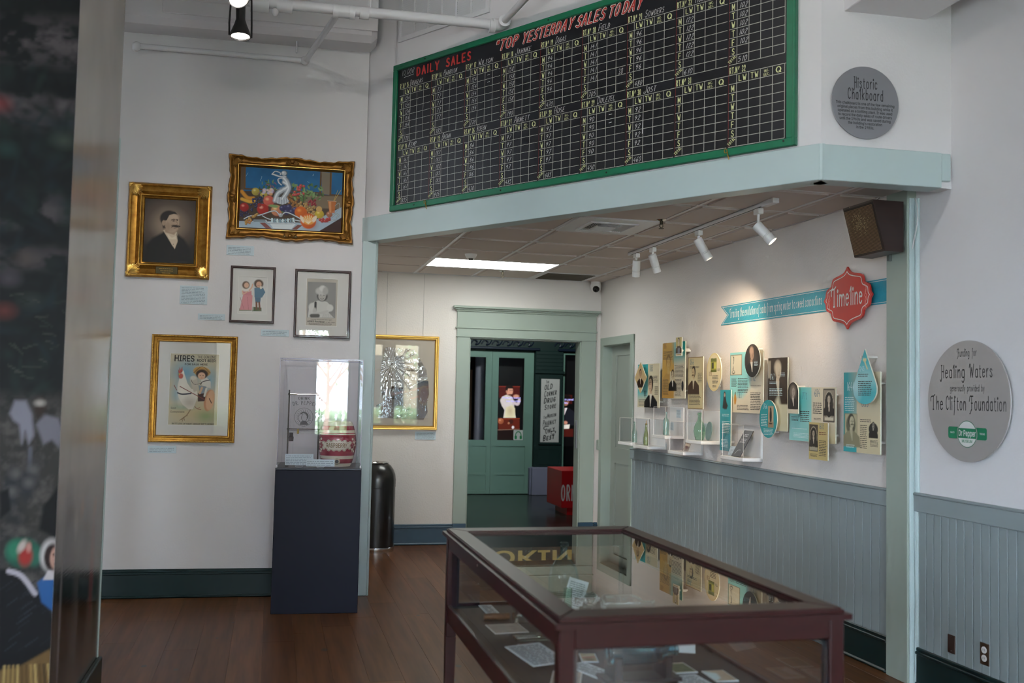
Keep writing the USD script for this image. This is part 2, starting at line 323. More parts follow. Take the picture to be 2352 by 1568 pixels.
def sitter(P, cx, cy, h, skin, hair, coat, shirt=None, face=0, wig=False, beard=None, hat=None):
    """a bust: cy the chin, h the head's height"""
    w = h*0.37
    P.poly([(cx-h*1.25, cy-h*1.6), (cx-h*1.15, cy-h*0.75), (cx-h*0.45, cy-h*0.3), (cx+h*0.45, cy-h*0.3), (cx+h*1.15, cy-h*0.75), (cx+h*1.25, cy-h*1.6)], coat, h*0.08)
    if wig: P.ell(cx, cy+h*0.45, w*1.75, h*0.75, hair, 0.2)
    P.rect(cx-w*0.5, cy-h*0.35, cx+w*0.5, cy+h*0.2, skin, h*0.05)
    if shirt: P.poly([(cx-w*0.55, cy-h*0.2), (cx+w*0.55, cy-h*0.2), (cx+w*0.25+face*h*0.1, cy-h*1.1), (cx+face*h*0.1, cy-h*1.1)], shirt, h*0.05); 
    P.ell(cx, cy+h*0.55, w*1.12, h*0.56, hair, 0.08); P.ell(cx+face*w*0.25, cy+h*0.43, w*0.86, h*0.47, skin, 0.1)
    fx = cx+face*w*0.35
    P.ell(cx+w*0.55, cy+h*0.4, w*0.4, h*0.35, hair, 0.9, a=0.25)
    for s in (-1, 1): P.ell(fx+s*w*0.36, cy+h*0.5, w*0.15, h*0.035, hair, 0.6, a=0.9); P.line([(fx+s*w*0.18, cy+h*0.6), (fx+s*w*0.52, cy+h*0.6)], h*0.035, hair, 0.8)
    P.line([(fx, cy+h*0.5), (fx+face*w*0.2+0.02*w, cy+h*0.32), (fx-w*0.08, cy+h*0.3)], h*0.03, hair, 0.5); P.line([(fx-w*0.22, cy+h*0.18), (fx+w*0.22, cy+h*0.18)], h*0.04, hair, 0.6)
    if beard: P.line([(fx-w*0.5, cy+h*0.2), (fx, cy+h*0.26), (fx+w*0.5, cy+h*0.2)], h*0.1, beard)
    return P
# ------------------------------------------------------------------ surfaces
WALLM = mat('white_plaster', '#d9d7d8', 0.75, spec=0.25, bump=(70, 0.18, 0.004))
ALCM = mat('alcove_plaster', '#d8d2cd', 0.75, spec=0.25, bump=(60, 0.35, 0.006))
SAGE = mat('sage_paint', '#9ba69c', 0.42, spec=0.35, bump=(14, 0.05, 0.004), noise=(3, 0.25, '#8e9d8f', (1, 1, 1)))
PALE = mat('pale_sage_paint', '#b3c4c4', 0.36, spec=0.5, bump=(10, 0.04, 0.004))
BEAD = mat('beadboard_paint', '#8c9798', 0.42, spec=0.3)
TEAL = mat('dark_teal_paint', '#0d2526', 0.36, spec=0.3)
TEALB = mat('blue_teal_paint', '#26465a', 0.4, spec=0.5, noise=(5, 0.5, '#1d394b', (1, 1, 1)))
WHITEP = mat('white_gloss_paint', '#d6d6d8', 0.35)
WPLASTIC = mat('white_plastic', '#e3e2df', 0.35)
TILEM = mat('ceiling_tile', '#c9bfb9', 0.8, spec=0.2)
BLACK = mat('black_paint', '#0b0b0c', 0.35)
CHROME = mat('chrome', '#d6d6d6', 0.12, 1.0)
CLEAR = pane('clear_glass')
ACRYL = pane('clear_acrylic', (0.975, 0.975, 0.99), 0.075)

WL = Frame((-1.155, 7.80), (1.875, -0.10)); RW = Frame((3.45, 10.066), (0.095, -5.066)); CW = Frame((0.667, 7.728), (2.121, -3.136))
SW = Frame((2.788, 4.592), (0.77, -0.036)); NW = Frame((3.565, 4.86), (-0.025, -2.36)); BW = Frame((0.72, 10.093), (2.73, -0.027))
def wl(x): return (x+1.155)/0.99858
def walled(name, fr, u0, u1, v0, v1, t, m, holes=()):
    g = sbox(u0, v0, u1, v1)
    for h in holes: g = g.difference(sbox(*h))
    return single(name, None, None, slab(g, -t, 0), m, fr.m(), kind='structure')
walled('wall_left', WL, -3.6, wl(0.668), 0, 5.0, 0.05, WALLM)
walled('wall_chalkboard', CW, 0, 3.786, 2.74, 5.0, 0.10, WALLM)
walled('wall_corner', SW, 0, 0.78, 2.74, 5.0, 0.10, WALLM)
walled('wall_near', NW, 0, 7.4, 0, 5.0, 0.12, WALLM)
walled('wall_right', RW, -0.02, 5.02, 0, 2.9, 0.16, ALCM, [(0.13, -0.1, 0.92, 2.11)])
walled('wall_back', BW, -0.02, 2.75, 0, 2.9, 0.15, ALCM, [(1.288, -0.1, 2.512, 2.155)])
struct('wall_alcove_left', bx(0.60, 7.73, 0, 0.72, 10.12, 2.9), ALCM)
# hall shell behind the camera: a shop front of tall windows on the street side and on the left
def window_wall(name, fr, u0, u1, holes, n0):
    walled(name, fr, u0, u1, 0, 5.0, 0.2, WALLM, holes)
    for k, (a, b, c, d) in enumerate(holes):
        fm = J(bx(a, b, -0.14, a+0.05, d, -0.06), bx(c-0.05, b, -0.14, c, d, -0.06), bx(a, b, -0.14, c, b+0.06, -0.06), bx(a, d-0.06, -0.14, c, d, -0.06), bx(a, b+(d-b)*0.66, -0.13, c, b+(d-b)*0.66+0.04, -0.07))
        w = thing(f'window_{n0+k}', None, None, fr.m(), kind='structure'); part(w, 'window_frame', fm, SAGE); part(w, 'pane', px(a+0.05, b+0.06, -0.102, c-0.05, d-0.06, -0.098), CLEAR)
HF = Frame((3.7, -2.5), (-1, 0)); HL = Frame((-4.5, -2.5), (0, 1))
window_wall('wall_street', HF, 0, 8.2, [(3.7-3.1, 0.76, 3.7-2.47, 2.7), (3.7-2.26, 0.76, 3.7-1.15, 2.7), (3.7-0.95, 0.76, 3.7-0.15, 2.7), (3.7+0.07, 0.76, 3.7+0.7, 2.7), (3.7+3.2, 0.76, 3.7+4.3, 2.7)], 1)
window_wall('wall_side', HL, 0, 10.4, [(0.5, 0.75, 2.3, 3.0)], 6)
struct('ceiling_hall', bx(-4.6, -2.6, 5.0, 3.8, 8.0, 5.15), WALLM)

# floor: oak planks laid along the room, each its own board
PLANKS = [mat(f'oak_{k}', c, 0.33, spec=0.22, noise=(2.2, 0.85, d, (9, 0.55, 1)), bump=(30, 0.03, 0.002)) for k, (c, d) in enumerate([('#6c4629', '#4a2e19'), ('#71492c', '#4f321d'), ('#664026', '#452a17'), ('#764e2f', '#553620'), ('#694327', '#452b17')])]
KNOT = mat('oak_knot', '#2a1b12', 0.4)
fl = single('floor', None, None, bx(-4.5, -2.5, -0.06, 3.7, 10.2, -0.012), mat('floor_underlay', '#3a281c', 0.6), kind='structure')
pw, x, cnt = 0.19, -1.33, 0
rf = random.Random(5)
while x < 3.6:
    y = 3.0-rf.random()*1.6
    while y < 10.15:
        l = 1.5+rf.random()*0.9; y1 = min(y+l, 10.15)
        if y1-y > 0.05:
            part(fl, 'plank', bx(x+0.0003, y+0.0003, -0.012, min(x+pw, 3.62)-0.0003, y1-0.0003, 0, 0.0006), PLANKS[rf.randrange(5)]); cnt += 1
        y = y1
    x += pw
part(fl, 'floor_boards', J(bx(-4.5, -2.5, -0.012, -1.332, 8, 0), bx(-1.33, -2.5, -0.012, 3.62, 1.38, 0)), PLANKS[0], kind='stuff')
kn = []
for k in range(70):
    r = 0.008+0.014*rf.random(); kn.append(lathe([(0.0, 0.0004), (r, 0.0003)], 10, (0, 0, 0)).apply_scale([1, 1.5, 1]).apply_translation([-1.2+4.7*rf.random(), 3.4+6.3*rf.random(), 0.0002]))
part(fl, 'knots', J(*kn), KNOT, kind='stuff')

# skirtings
def skirting(name, fr, u0, u1, h=0.212, m=TEAL, mc=None):
    t = thing(name, None, None, fr.m(), kind='structure')
    part(t, 'board', bx(u0, 0.0, 0, u1, h-0.035, 0.018, 0.002), m)
    part(t, 'cap_moulding', J(bx(u0, h-0.04, 0, u1, h-0.022, 0.026, 0.004), bx(u0, h-0.024, 0, u1, h, 0.019, 0.005)), m)
    part(t, 'shoe_moulding', bx(u0, 0, 0, u1, 0.022, 0.032, 0.008), m)
skirting('baseboard_left', WL, -3.3, wl(0.66))
skirting('baseboard_back', BW, 0, 1.149, 0.212, TEALB); skirting('baseboard_right', RW, 1.0, 4.99); skirting('baseboard_near', NW, 0.02, 7.3)
skirting('baseboard_corner', BW, 2.683, 2.725, 0.215, TEALB)
# wainscot of beaded boards with a rail
def wainscot(name, fr, u0, u1, pitch, top):
    t = thing(name, None, None, fr.m(), kind='structure'); u = u0
    while u < u1-0.01:
        part(t, 'beaded_board', J(bx(u+0.0015, 0.19, 0, min(u+pitch, u1)-0.0035, top, 0.012, 0.002), bx(min(u+pitch, u1)-0.0032, 0.19, 0, min(u+pitch, u1)+0.0012, top, 0.0075, 0.0015)), BEAD); u += pitch
wainscot('wainscot_right', RW, 0.985, 5.0, 0.0836, 0.98); wainscot('wainscot_near', NW, 0.04, 3.2, 0.0628, 0.98)
for nm, fr, u0, u1 in (('chair_rail_right', RW, 0.975, 5.0), ('chair_rail_near', NW, 0.012, 7.3)):
    t = thing(nm, None, None, fr.m(), kind='structure'); part(t, 'rail', bx(u0, 0.963, 0, u1, 1.058, 0.026, 0.004), BEAD); part(t, 'rail_cap', bx(u0, 1.052, 0, u1, 1.068, 0.034, 0.006), BEAD)

# header board over the alcove, posts
t = thing('trim_header', None, None, kind='structure')
part(t, 'header_board', bx(-0.02, 2.737, -0.1, 3.79, 2.931, 0.026, 0.003), PALE, xf=CW.m()); part(t, 'header_board', bx(-0.004, 2.737, -0.1, 0.70, 2.928, 0.024, 0.003), PALE, xf=SW.m())
def cpt(f, u, d): q = f.p(u, 0, d); return (q[0], q[1])
part(t, 'header_corner', slab(Polygon([cpt(CW, 3.775, 0.0255), cpt(CW, 3.775, -0.1), cpt(SW, 0.012, -0.1), cpt(SW, 0.012, 0.0235), cpt(SW, -0.004, 0.0245)]).convex_hull, 2.7375, 2.93), PALE)
part(t, 'header_board', bx(0.70, 2.775, -0.05, 0.757, 2.926, 0.022, 0.004), PALE, xf=SW.m())
t = thing('trim_post_left', None, None, kind='structure')
part(t, 'post', bx(0.655, 7.64, 0, 0.776, 7.78, 2.74, 0.004), PALE); part(t, 'edge_bead', bx(0.757, 7.634, 0, 0.768, 7.66, 2.74, 0.003), PALE)
t = thing('trim_post_right', None, None, kind='structure')
part(t, 'post', bx(3.508, 4.862, 0, 3.60, 5.06, 2.80, 0.003), SAGE); part(t, 'edge_strip', bx(3.519, 4.852, 0, 3.60, 4.872, 2.745, 0.003), PALE)
part(t, 'corner_bead', tube([(3.560, 4.84, 0), (3.560, 4.84, 2.74)], 0.014, 10), PALE)

# doorway to the shop street: sage casing with a cornice
t = thing('trim_doorway', None, None, BW.m(), kind='structure')
for a, b in ((1.149, 1.288), (2.512, 2.675)): part(t, 'casing', bx(a, 0.215, 0, b, 2.165, 0.022, 0.004), SAGE); part(t, 'plinth', bx(a-0.002, 0, 0, b+0.002, 0.215, 0.026, 0.003), TEALB)
part(t, 'head_board', bx(1.147, 2.165, 0, 2.677, 2.43, 0.024, 0.004), SAGE); part(t, 'head_bead', J(bx(1.14, 2.155, 0, 2.684, 2.168, 0.032, 0.005), bx(1.13, 2.246, 0, 2.69, 2.262, 0.034, 0.006)), SAGE)
part(t, 'cornice', J(bx(1.135, 2.425, 0, 2.69, 2.445, 0.04, 0.006), bx(1.118, 2.442, 0, 2.70, 2.462, 0.06, 0.008), bx(1.10, 2.458, 0, 2.712, 2.482, 0.08, 0.005)), SAGE)
part(t, 'jamb', J(bx(1.286, 0, -0.16, 1.30, 2.156, 0.002), bx(2.500, 0, -0.16, 2.514, 2.156, 0.002), bx(1.286, 2.143, -0.16, 2.514, 2.157, 0.002)), SAGE)
part(t, 'strike_plate', bx(2.496, 1.00, -0.12, 2.5005, 1.30, -0.05, 0.001), mat('pale_metal', '#b9bcc4', 0.4, 0.6))
# closed panelled door in the right wall
t = thing('door_2', None, None, RW.m(), kind='structure'); D2 = mat('grey_sage_paint', '#989f96', 0.4)
part(t, 'casing', J(bx(0.06, 0, 0, 0.135, 2.19, 0.02, 0.004), bx(0.915, 0, 0, 1.0, 2.19, 0.02, 0.004), bx(0.06, 2.105, 0, 1.0, 2.19, 0.021, 0.004)), SAGE)
part(t, 'jamb', J(bx(0.12, 0, -0.16, 0.135, 2.11, 0.004), bx(0.915, 0, -0.16, 0.93, 2.11, 0.004), bx(0.12, 2.10, -0.16, 0.93, 2.115, 0.004)), SAGE)
df = sbox(0.135, 0.01, 0.915, 2.10)
for h in ((0.255, 1.03, 0.80, 2.0), (0.255, 0.22, 0.80, 0.87)): df = df.difference(sbox(*h))
part(t, 'door_leaf', slab(df, -0.13, -0.09), D2); part(t, 'door_panel', bx(0.25, 1.02, -0.125, 0.805, 2.01, -0.105, 0.004), D2); part(t, 'door_panel', bx(0.25, 0.21, -0.125, 0.805, 0.88, -0.105, 0.004), D2)
part(t, 'latch', bx(0.86, 0.965, -0.092, 0.925, 0.985, -0.08), BLACK); part(t, 'call_box', bx(0.02, 0.99, 0.0, 0.09, 1.10, 0.035, 0.006), SAGE)

# alcove ceiling of lay-in tiles
room = Polygon([(0.74, 7.66), (2.80, 4.63), (3.55, 4.60), (3.462, 10.06), (0.74, 10.085)])
ac = single('ceiling_alcove', None, None, slab(room.buffer(0.04), 2.84, 2.90), mat('ceiling_void', '#5a524c', 0.9), kind='structure')
GX = [0.79+0.61*k for k in range(6)]; GY = [4.52+0.61*k for k in range(11)]; grid = []
for i, gx in enumerate(GX[:-1]+[3.84]):
    for j, gy in enumerate(GY):
        if (1 <= i <= 2 and j == 7) or (i, j) in ((2, 3), (3, 8)): continue
        q = sbox(gx+0.004, gy+0.004, gx+0.606, gy+0.606).intersection(room)
        if q.is_empty or q.area < 0.004: continue
        ms = [slab(q, 2.806, 2.822)]; inner = q.buffer(-0.034)
        if not inner.is_empty: ms.append(slab(inner, 2.796, 2.808))
        part(ac, 'ceiling_tile', J(*ms), TILEM)
for gx in GX: grid.append(sbox(gx-0.012, 4, gx+0.012, 11))
for gy in GY: grid.append(sbox(0, gy-0.012, 5, gy+0.012))
part(ac, 'ceiling_grid', slab(union_all(grid).intersection(room), 2.8015, 2.806), WHITEP)
part(ac, 'wall_angle', slab(room.exterior.buffer(0.014).intersection(room), 2.799, 2.807), WHITEP)

# hall: downstand beam on the left wall, duct casing over the near wall
t = thing('trim_beam', None, None, kind='structure'); r0 = 0.053
bmf = Frame((-1.155, 7.53), (1.875, -0.10))
part(t, 'beam', bx(-1.2, 4.252, -0.30, 1.86, 5.0, 0.0, 0.045), WALLM, xf=bmf.m()); part(t, 'beam_fillet', bx(0.28, 4.33, 0, 1.86, 4.9, 0.012, 0.004), WALLM, xf=bmf.m())
struct('ceiling_duct_casing', bx(2.92, -2.5, 3.665, 3.41, 4.60, 4.999, 0.004), WALLM)

struct('wall_filler', bx(3.572, 4.4, 0, 3.8, 5.3, 3.2), WALLM)

# dark shop street beyond the doorway
struct('trim_street_lintel', bx(1.6, 10.30, 2.20, 3.9, 10.66, 3.0), SAGE)
CF = mat('street_floor', '#2a302d', 0.22, spec=0.5, noise=(3, 0.6, '#1d2220', (1, 1, 1)))
struct('floor_street', bx(0.4, 10.2, -0.05, 7.5, 16.2, 0.0), CF)
DK = mat('street_dark', '#15181a', 0.7)
struct('wall_street_back', bx(0.3, 16.2, 0, 7.6, 16.3, 3.6), DK); struct('wall_street_left', bx(0.3, 10.24, 0, 0.42, 16.2, 3.6), DK); struct('wall_street_right', bx(7.4, 10.24, 0, 7.5, 16.2, 3.6), DK); struct('ceiling_street', bx(0.3, 10.24, 3.6, 7.6, 16.3, 3.7), DK)
struct('wall_street_near', J(bx(0.3, 10.243, 0, 1.99, 10.26, 3.6), bx(3.25, 10.243, 0, 7.5, 10.26, 3.6), bx(1.99, 10.243, 2.17, 3.25, 10.26, 3.6)), DK)
# ------------------------------------------------------------------ picture wall
GOLD = mat('gilt', '#b98a3c', 0.34, 0.85, noise=(24, 0.8, '#8a5a1e', (1, 1, 1)))
GOLDB = mat('gilt_bright', '#d8ab58', 0.28, 0.9); GOLDD = mat('gilt_antique', '#8f6426', 0.42, 0.7, noise=(16, 0.9, '#5e3d12', (1, 1, 1)))
MAHOG = mat('dark_mahogany', '#3a1712', 0.3, noise=(8, 0.6, '#24100d', (1, 8, 1)), coat=0.3)
MATB = mat('mat_board', '#dfdcd7', 0.8); MATW = mat('mat_board_core', '#efece6', 0.8)
PRINT = printed('print_matte', 0.6); PRINTG = printed('print_gloss', 0.3, coat=0.4); CANVAS = printed('oil_paint', 0.55, spec=0.25)
LABEL = mat('label_card', '#c3d3da', 0.6); LTXT = mat('label_ink', '#8d9ca4', 0.7); INK = mat('black_ink', '#1b1a1a', 0.6)
def ring(w, h, prof, n=1, wave=None, bow=None):
    """mitred frame: prof of (inset from the outer edge, height off the wall); wave(t, side) shifts the outer edge"""
    base = []
    for s, (a, b) in enumerate([((-1, -1), (1, -1)), ((1, -1), (1, 1)), ((1, 1), (-1, 1)), ((-1, 1), (-1, -1))]):
        for k in range(n): t = k/n; base.append((a[0]+(b[0]-a[0])*t, a[1]+(b[1]-a[1])*t, s, t))
    N, v, f = len(base), [], []
    for ins, z in prof:
        share = max(0.0, 1-ins/prof[-1][0])
        for x, y, s, t in base:
            e = wave(t, s)*share if wave else 0.0; nx, ny = [(0, -1), (1, 0), (0, 1), (-1, 0)][s]
            v.append((x*(w/2-ins)+nx*e, y*(h/2-ins)+ny*e, z))
    for i in range(len(prof)-1):
        for j in range(N): k = (j+1) % N; a, b = i*N, (i+1)*N; f += [[a+j, a+k, b+k], [a+j, b+k, b+j]]
    return trimesh.Trimesh(v, f, process=False)
def leaf_spray(cx, cy, z, size, ang, n=5, spread=1.9):
    ms = []
    for k in range(n):
        a = ang+(k/(n-1)-0.5)*spread; l = size*(1.0-0.25*abs(k/(n-1)-0.5)*2); d = np.array([math.cos(a), math.sin(a), 0]); e = np.array([-d[1], d[0], 0])
        for q in (-1, 0, 1):
            o = np.array([cx, cy, z]); p = [o, o+d*l*0.35+e*q*size*0.05+[0, 0, size*0.10], o+d*l*0.72+e*q*size*0.09+[0, 0, size*0.09], o+d*l*(0.95-0.14*abs(q))+e*q*size*0.15+[0, 0, size*0.02]]
            ms.append(tube(spline(p, False)[::3], np.linspace(size*0.085, size*0.03, len(spline(p, False)[::3])), 7))
    for k in range(3): ms.append(blob((cx+math.cos(ang+PI+(k-1)*0.9)*size*0.12, cy+math.sin(ang+PI+(k-1)*0.9)*size*0.12, z+size*0.06), (size*0.12, size*0.12, size*0.10), 1))
    return J(*ms)
def picture(name, label, cat, fr, x0, z0, x1, z1, group=None, roll=0):
    w, h = x1-x0, z1-z0; t = thing(name, label, cat, fr.m((x0+x1)/2, (z0+z1)/2, 0.0, roll), group); return t, w, h
class Sketch:
    """paints with coordinates measured on an enlarged view: three corners (bottom left, bottom right, top left) fix the sheet"""
    def __init__(s, P, bl, br, tl, w, h, x0=None, y0=None):
        s.P = P; s.o = np.array(bl, float); s.M = np.linalg.inv(np.column_stack([np.subtract(br, bl), np.subtract(tl, bl)])); s.w, s.h = w, h; s.k = w/np.hypot(*np.subtract(br, bl)); s.x0 = -w/2 if x0 is None else x0; s.y0 = -h/2 if y0 is None else y0
    def q(s, x, y): a, b = s.M@(np.array([x, y], float)-s.o); return s.x0+a*s.w, s.y0+b*s.h
    def ball(s, x, y, r, col, hi=None, sh=None, ry=None): s.P.ball(*s.q(x, y), r*s.k, col, hi, sh, ry*s.k if ry else None); return s
    def ell(s, x, y, rx, ry, col, soft=0.15, rotd=0, a=1.0): s.P.ell(*s.q(x, y), rx*s.k, ry*s.k, col, soft, -rotd, a); return s
    def poly(s, p, col, soft=3, a=1.0): s.P.poly([s.q(*c) for c in p], col, soft*s.k, a); return s
    def line(s, p, w, col, a=1.0, smooth=True): s.P.line([s.q(*c) for c in p], w*s.k, col, a, smooth and len(p) > 2); return s

# 1 the gilt portrait
t, w, h = picture('framed_portrait', 'gilt-framed brown portrait of a moustached man, high at the left of the white wall', 'picture', WL, wl(-1.09), 2.39, wl(-0.49), 3.105)
part(t, 'frame', ring(w, h, [(0, 0), (0, 0.03), (0.012, 0.045), (0.022, 0.046), (0.03, 0.036), (0.062, 0.026), (0.078, 0.034), (0.088, 0.044), (0.096, 0.040), (0.102, 0.030), (0.112, 0.026), (0.118, 0.012)], 8), GOLD, 40)
part(t, 'frame_bead', ring(w-0.178, h-0.178, [(0, 0.04), (0.003, 0.047), (0.007, 0.047), (0.01, 0.04)], 2), GOLDB, 40)
for sx, sy in ((-1, -1), (1, -1), (1, 1), (-1, 1)): part(t, 'corner_ornament', leaf_spray(sx*(w/2-0.026), sy*(h/2-0.026), 0.036, 0.105, math.atan2(-sy, -sx), 6, 1.35), GOLDB, 40)
P = sheet(-w/2+0.116, -h/2+0.116, w/2-0.116, h/2-0.116, 120, 160).fill('#2b231e'); iw, ih = w-0.232, h-0.232
S = Sketch(P, (312, 830), (775, 862), (343, 270), iw, ih)
P.grad('#0f0d0c', '#3a302a', -ih/2, ih/2)
S.ell(560, 500, 190, 170, '#7d6a5a', 0.7, a=0.85).ell(560, 500, 120, 110, '#9c8873', 0.7, a=0.75)
S.poly([(330, 900), (345, 690), (400, 625), (500, 575), (560, 560), (640, 600), (690, 640), (740, 720), (770, 900)], '#0c0a09', 26)
S.poly([(500, 560), (545, 540), (625, 575), (640, 640), (605, 725), (580, 690), (540, 620)], '#c9b59c', 8).poly([(540, 590), (580, 625), (615, 610), (620, 640), (580, 640), (550, 635)], '#d8c8b0', 4)
S.poly([(505, 565), (590, 740), (560, 800), (470, 700)], '#100d0b', 10).poly([(622, 590), (650, 640), (605, 740), (640, 700)], '#120f0d', 8)
S.poly([(508, 500), (520, 575), (600, 600), (640, 550), (620, 480)], '#a48a72', 10)
S.ell(556, 452, 82, 74, '#241b16', 0.10, -6).poly([(484, 440), (500, 540), (545, 540), (560, 440)], '#2a201a', 10)
S.ell(584, 492, 64, 96, '#b39a82', 0.08, 4).poly([(520, 520), (540, 480), (560, 500), (560, 560), (535, 560)], '#ab927a', 8).ell(600, 440, 40, 26, '#bda48c', 0.6).poly([(505, 425), (545, 395), (610, 395), (636, 420), (600, 414), (560, 424), (535, 470), (515, 470)], '#241b16', 6)
S.ell(508, 492, 16, 26, '#a88e76', 0.2).line([(578, 468), (598, 461), (612, 466)], 8, '#4a382d').line([(622, 463), (638, 464)], 7, '#4a382d').ell(598, 476, 9, 5, '#2c221c', 0.5).ell(631, 474, 7, 4, '#2c221c', 0.5).ell(598, 470, 18, 10, '#6b5545', 0.9, 0, 0.5)
S.line([(618, 478), (636, 504), (622, 510)], 5, '#8a705f').ell(612, 523, 34, 12, '#1d1510', 0.3, 8).line([(580, 530), (612, 516), (655, 526)], 9, '#1d1510').line([(598, 545), (622, 545)], 5, '#6b5040').ell(555, 525, 50, 40, '#7d6654', 0.9, a=0.35)
S.ell(592, 682, 4, 4, '#1d1613', 0.3); P.grad; P.put(t, 'portrait_print', PRINT, 0.014)
nm = part(t, 'name_plate', bx(-0.085, -h/2+0.028, 0.03, 0.075, -h/2+0.085, 0.038, 0.003), mat('dark_brass', '#4a4128', 0.4, 0.7)); part(nm, 'engraving', J(*[lines(-0.06+0.01*k, 0.05-0.01*k, -h/2+0.074-0.016*k, -h/2+0.06-0.016*k, 0.009, 0.0385, k) for k in range(3)]), GOLDB)

# 2 the still life in its scrolled frame
t, w, h = picture('framed_still_life', 'painting of fruit and a silver statuette against blue in a scalloped antique gold frame', 'picture', WL, wl(-0.377), 2.713, wl(0.58), 3.368)
def scal(t_, s):
    big = (0.010 if s in (0, 2) else 0.007)*(math.cos((t_-0.5)*4*PI)-1)
    return big+(0.0035*math.sin(t_*2*PI*(9 if s in (0, 2) else 6)+1.0)+0.0018*math.sin(t_*2*PI*(17 if s in (0, 2) else 11)))*min(1.0, 10*min(t_, 1-t_))
part(t, 'frame', ring(w, h, [(0, 0), (0, 0.035), (0.008, 0.05), (0.018, 0.05), (0.03, 0.036), (0.05, 0.030), (0.066, 0.034), (0.074, 0.042), (0.082, 0.036), (0.088, 0.02), (0.094, 0.012)], 64, scal), GOLDD, 50)
part(t, 'frame_bead', ring(w-0.146, h-0.146, [(0, 0.036), (0.003, 0.045), (0.006, 0.045), (0.009, 0.036)], 2), GOLDB, 40)
for sx, sy in ((-1, -1), (1, -1), (1, 1), (-1, 1)): part(t, 'corner_ornament', J(leaf_spray(sx*(w/2-0.042), sy*(h/2-0.042), 0.034, 0.075, math.atan2(-sy*0.4, -sx), 5, 0.9), leaf_spray(sx*(w/2-0.042), sy*(h/2-0.042), 0.034, 0.075, math.atan2(-sy, -sx*0.4), 5, 0.9)), GOLDD, 40)
for cx, cy, a in ((0, h/2-0.035, -PI/2), (0, -h/2+0.04, PI/2), (-w/2+0.035, 0, 0), (w/2-0.035, 0, PI)): part(t, 'centre_ornament', J(leaf_spray(cx, cy, 0.034, 0.06, a+1.2, 5, 0.8), leaf_spray(cx, cy, 0.034, 0.06, a-1.2, 5, 0.8), blob((cx, cy, 0.036), (0.022, 0.018, 0.014))), GOLDD, 40)
iw, ih = w-0.184, h-0.184; P = sheet(-iw/2, -ih/2, iw/2, ih/2, 270, 165); S = Sketch(P, (250, 1170), (1785, 1275), (290, 285), iw, ih)
P.fill('#1d6190').mottle(14, 0.25, 3); P.mottle(5, 0.2, 5)
S.poly([(240, 270), (360, 290), (345, 620), (260, 640)], '#5d4c3a', 4).line([(352, 285), (345, 610)], 22, '#6b4a1e').line([(345, 612), (900, 640), (1490, 690)], 26, '#5d421d').line([(1492, 380), (1475, 690)], 30, '#5f431c').poly([(1500, 370), (1660, 390), (1640, 720), (1500, 700)], '#7d7160', 4).line([(1640, 390), (1630, 710)], 28, '#5d421d').line([(1625, 715), (1820, 730)], 26, '#5d421d')
S.poly([(250, 640), (900, 660), (1500, 705), (1830, 745), (1800, 1290), (240, 1290)], '#4a3d31', 10).poly([(1230, 720), (1830, 740), (1820, 930), (1230, 900)], '#7a6a55', 20)
S.poly([(245, 1080), (700, 1090), (1300, 1130), (1800, 900), (1800, 1060), (1450, 1250), (250, 1180)], '#9fb3c2', 10).poly([(560, 1110), (640, 1110), (740, 1200), (650, 1195)], '#7c4b45', 6).poly([(1130, 1150), (1200, 1160), (1110, 1225), (1040, 1215)], '#7c4b45', 6).poly([(700, 1110), (1100, 1140), (1030, 1215), (760, 1195)], '#d2dce0', 10)
S.line([(300, 650), (380, 740), (470, 750)], 60, '#c98a2c').line([(300, 760), (420, 800), (500, 780)], 55, '#d4a139')
for x, y, r in ((505, 655, 58), (625, 705, 55)): S.ball(x, y, r, '#b9a54a', '#e6dba0', '#6d6a2a')
for k in range(46): a, b = rf.random(), rf.random(); S.ball(430+190*a, 740+170*b+60*(0.5-a), 15, '#2c3252', '#8790b8', '#171a30')
for k in range(26): a, b = rf.random(), rf.random(); S.ball(270+130*a, 930+90*b, 14, '#33304f', '#76759a', '#181930')
S.ball(335, 880, 66, '#a5231f', '#e79a84', '#5c0f12').ball(700, 795, 82, '#cf6452', '#f0c39a', '#8c2f35').ball(610, 915, 84, '#b02a20', '#f0b09a', '#6a1013').ball(815, 935, 82, '#c98a62', '#ecd99a', '#a13f3c')
S.ell(770, 870, 75, 22, '#7b9a62', 0.2, 5).ell(890, 920, 20, 60, '#5d7d4a', 0.3, -20).ball(560, 850, 30, '#8e2a24')
for k in range(60): a, b = rf.random(), rf.random(); S.ball(960+190*a, 700+210*b, 16, '#9a6a34', '#d3a25c', '#5b3818')
for x, y in ((940, 900), (1000, 890), (960, 960), (1040, 960), (1090, 930), (900, 905)): S.ball(x, y, 44, '#3a3a63', '#8084ad', '#20203c')
for k in range(75): a, b = rf.random(), rf.random(); S.ball(1150+240*a, 840+170*b+50*(a-0.5), 17, '#a8854e', '#e6d2a0', '#6a4a22')
for k in range(22): S.ball(1290+130*rf.random(), 790+80*rf.random(), 15, '#8c2630', '#d98a86', '#4a1018')
for k in range(70): S.ell(1040+480*rf.random(), 560+230*rf.random(), 30, 12, ['#4e6f3c', '#6f8f55', '#35512c', '#7fa06a'][k % 4], 0.4, rf.random()*180)
for k in range(16): S.ball(1060+170*rf.random(), 560+170*rf.random(), 19, '#c04a48', '#eaa08c', '#7d2426')
for k in range(40): S.ell(560+260*rf.random(), 500+180*rf.random(), 24, 8, ['#4e6f3c', '#3c5b33', '#8a5a72', '#6b8a58'][k % 4], 0.4, rf.random()*180)
for k in range(16): S.ell(600+160*rf.random(), 620+80*rf.random(), 22, 18, ['#d9c7c0', '#d6a071', '#c3b7cf'][k % 3], 0.4)
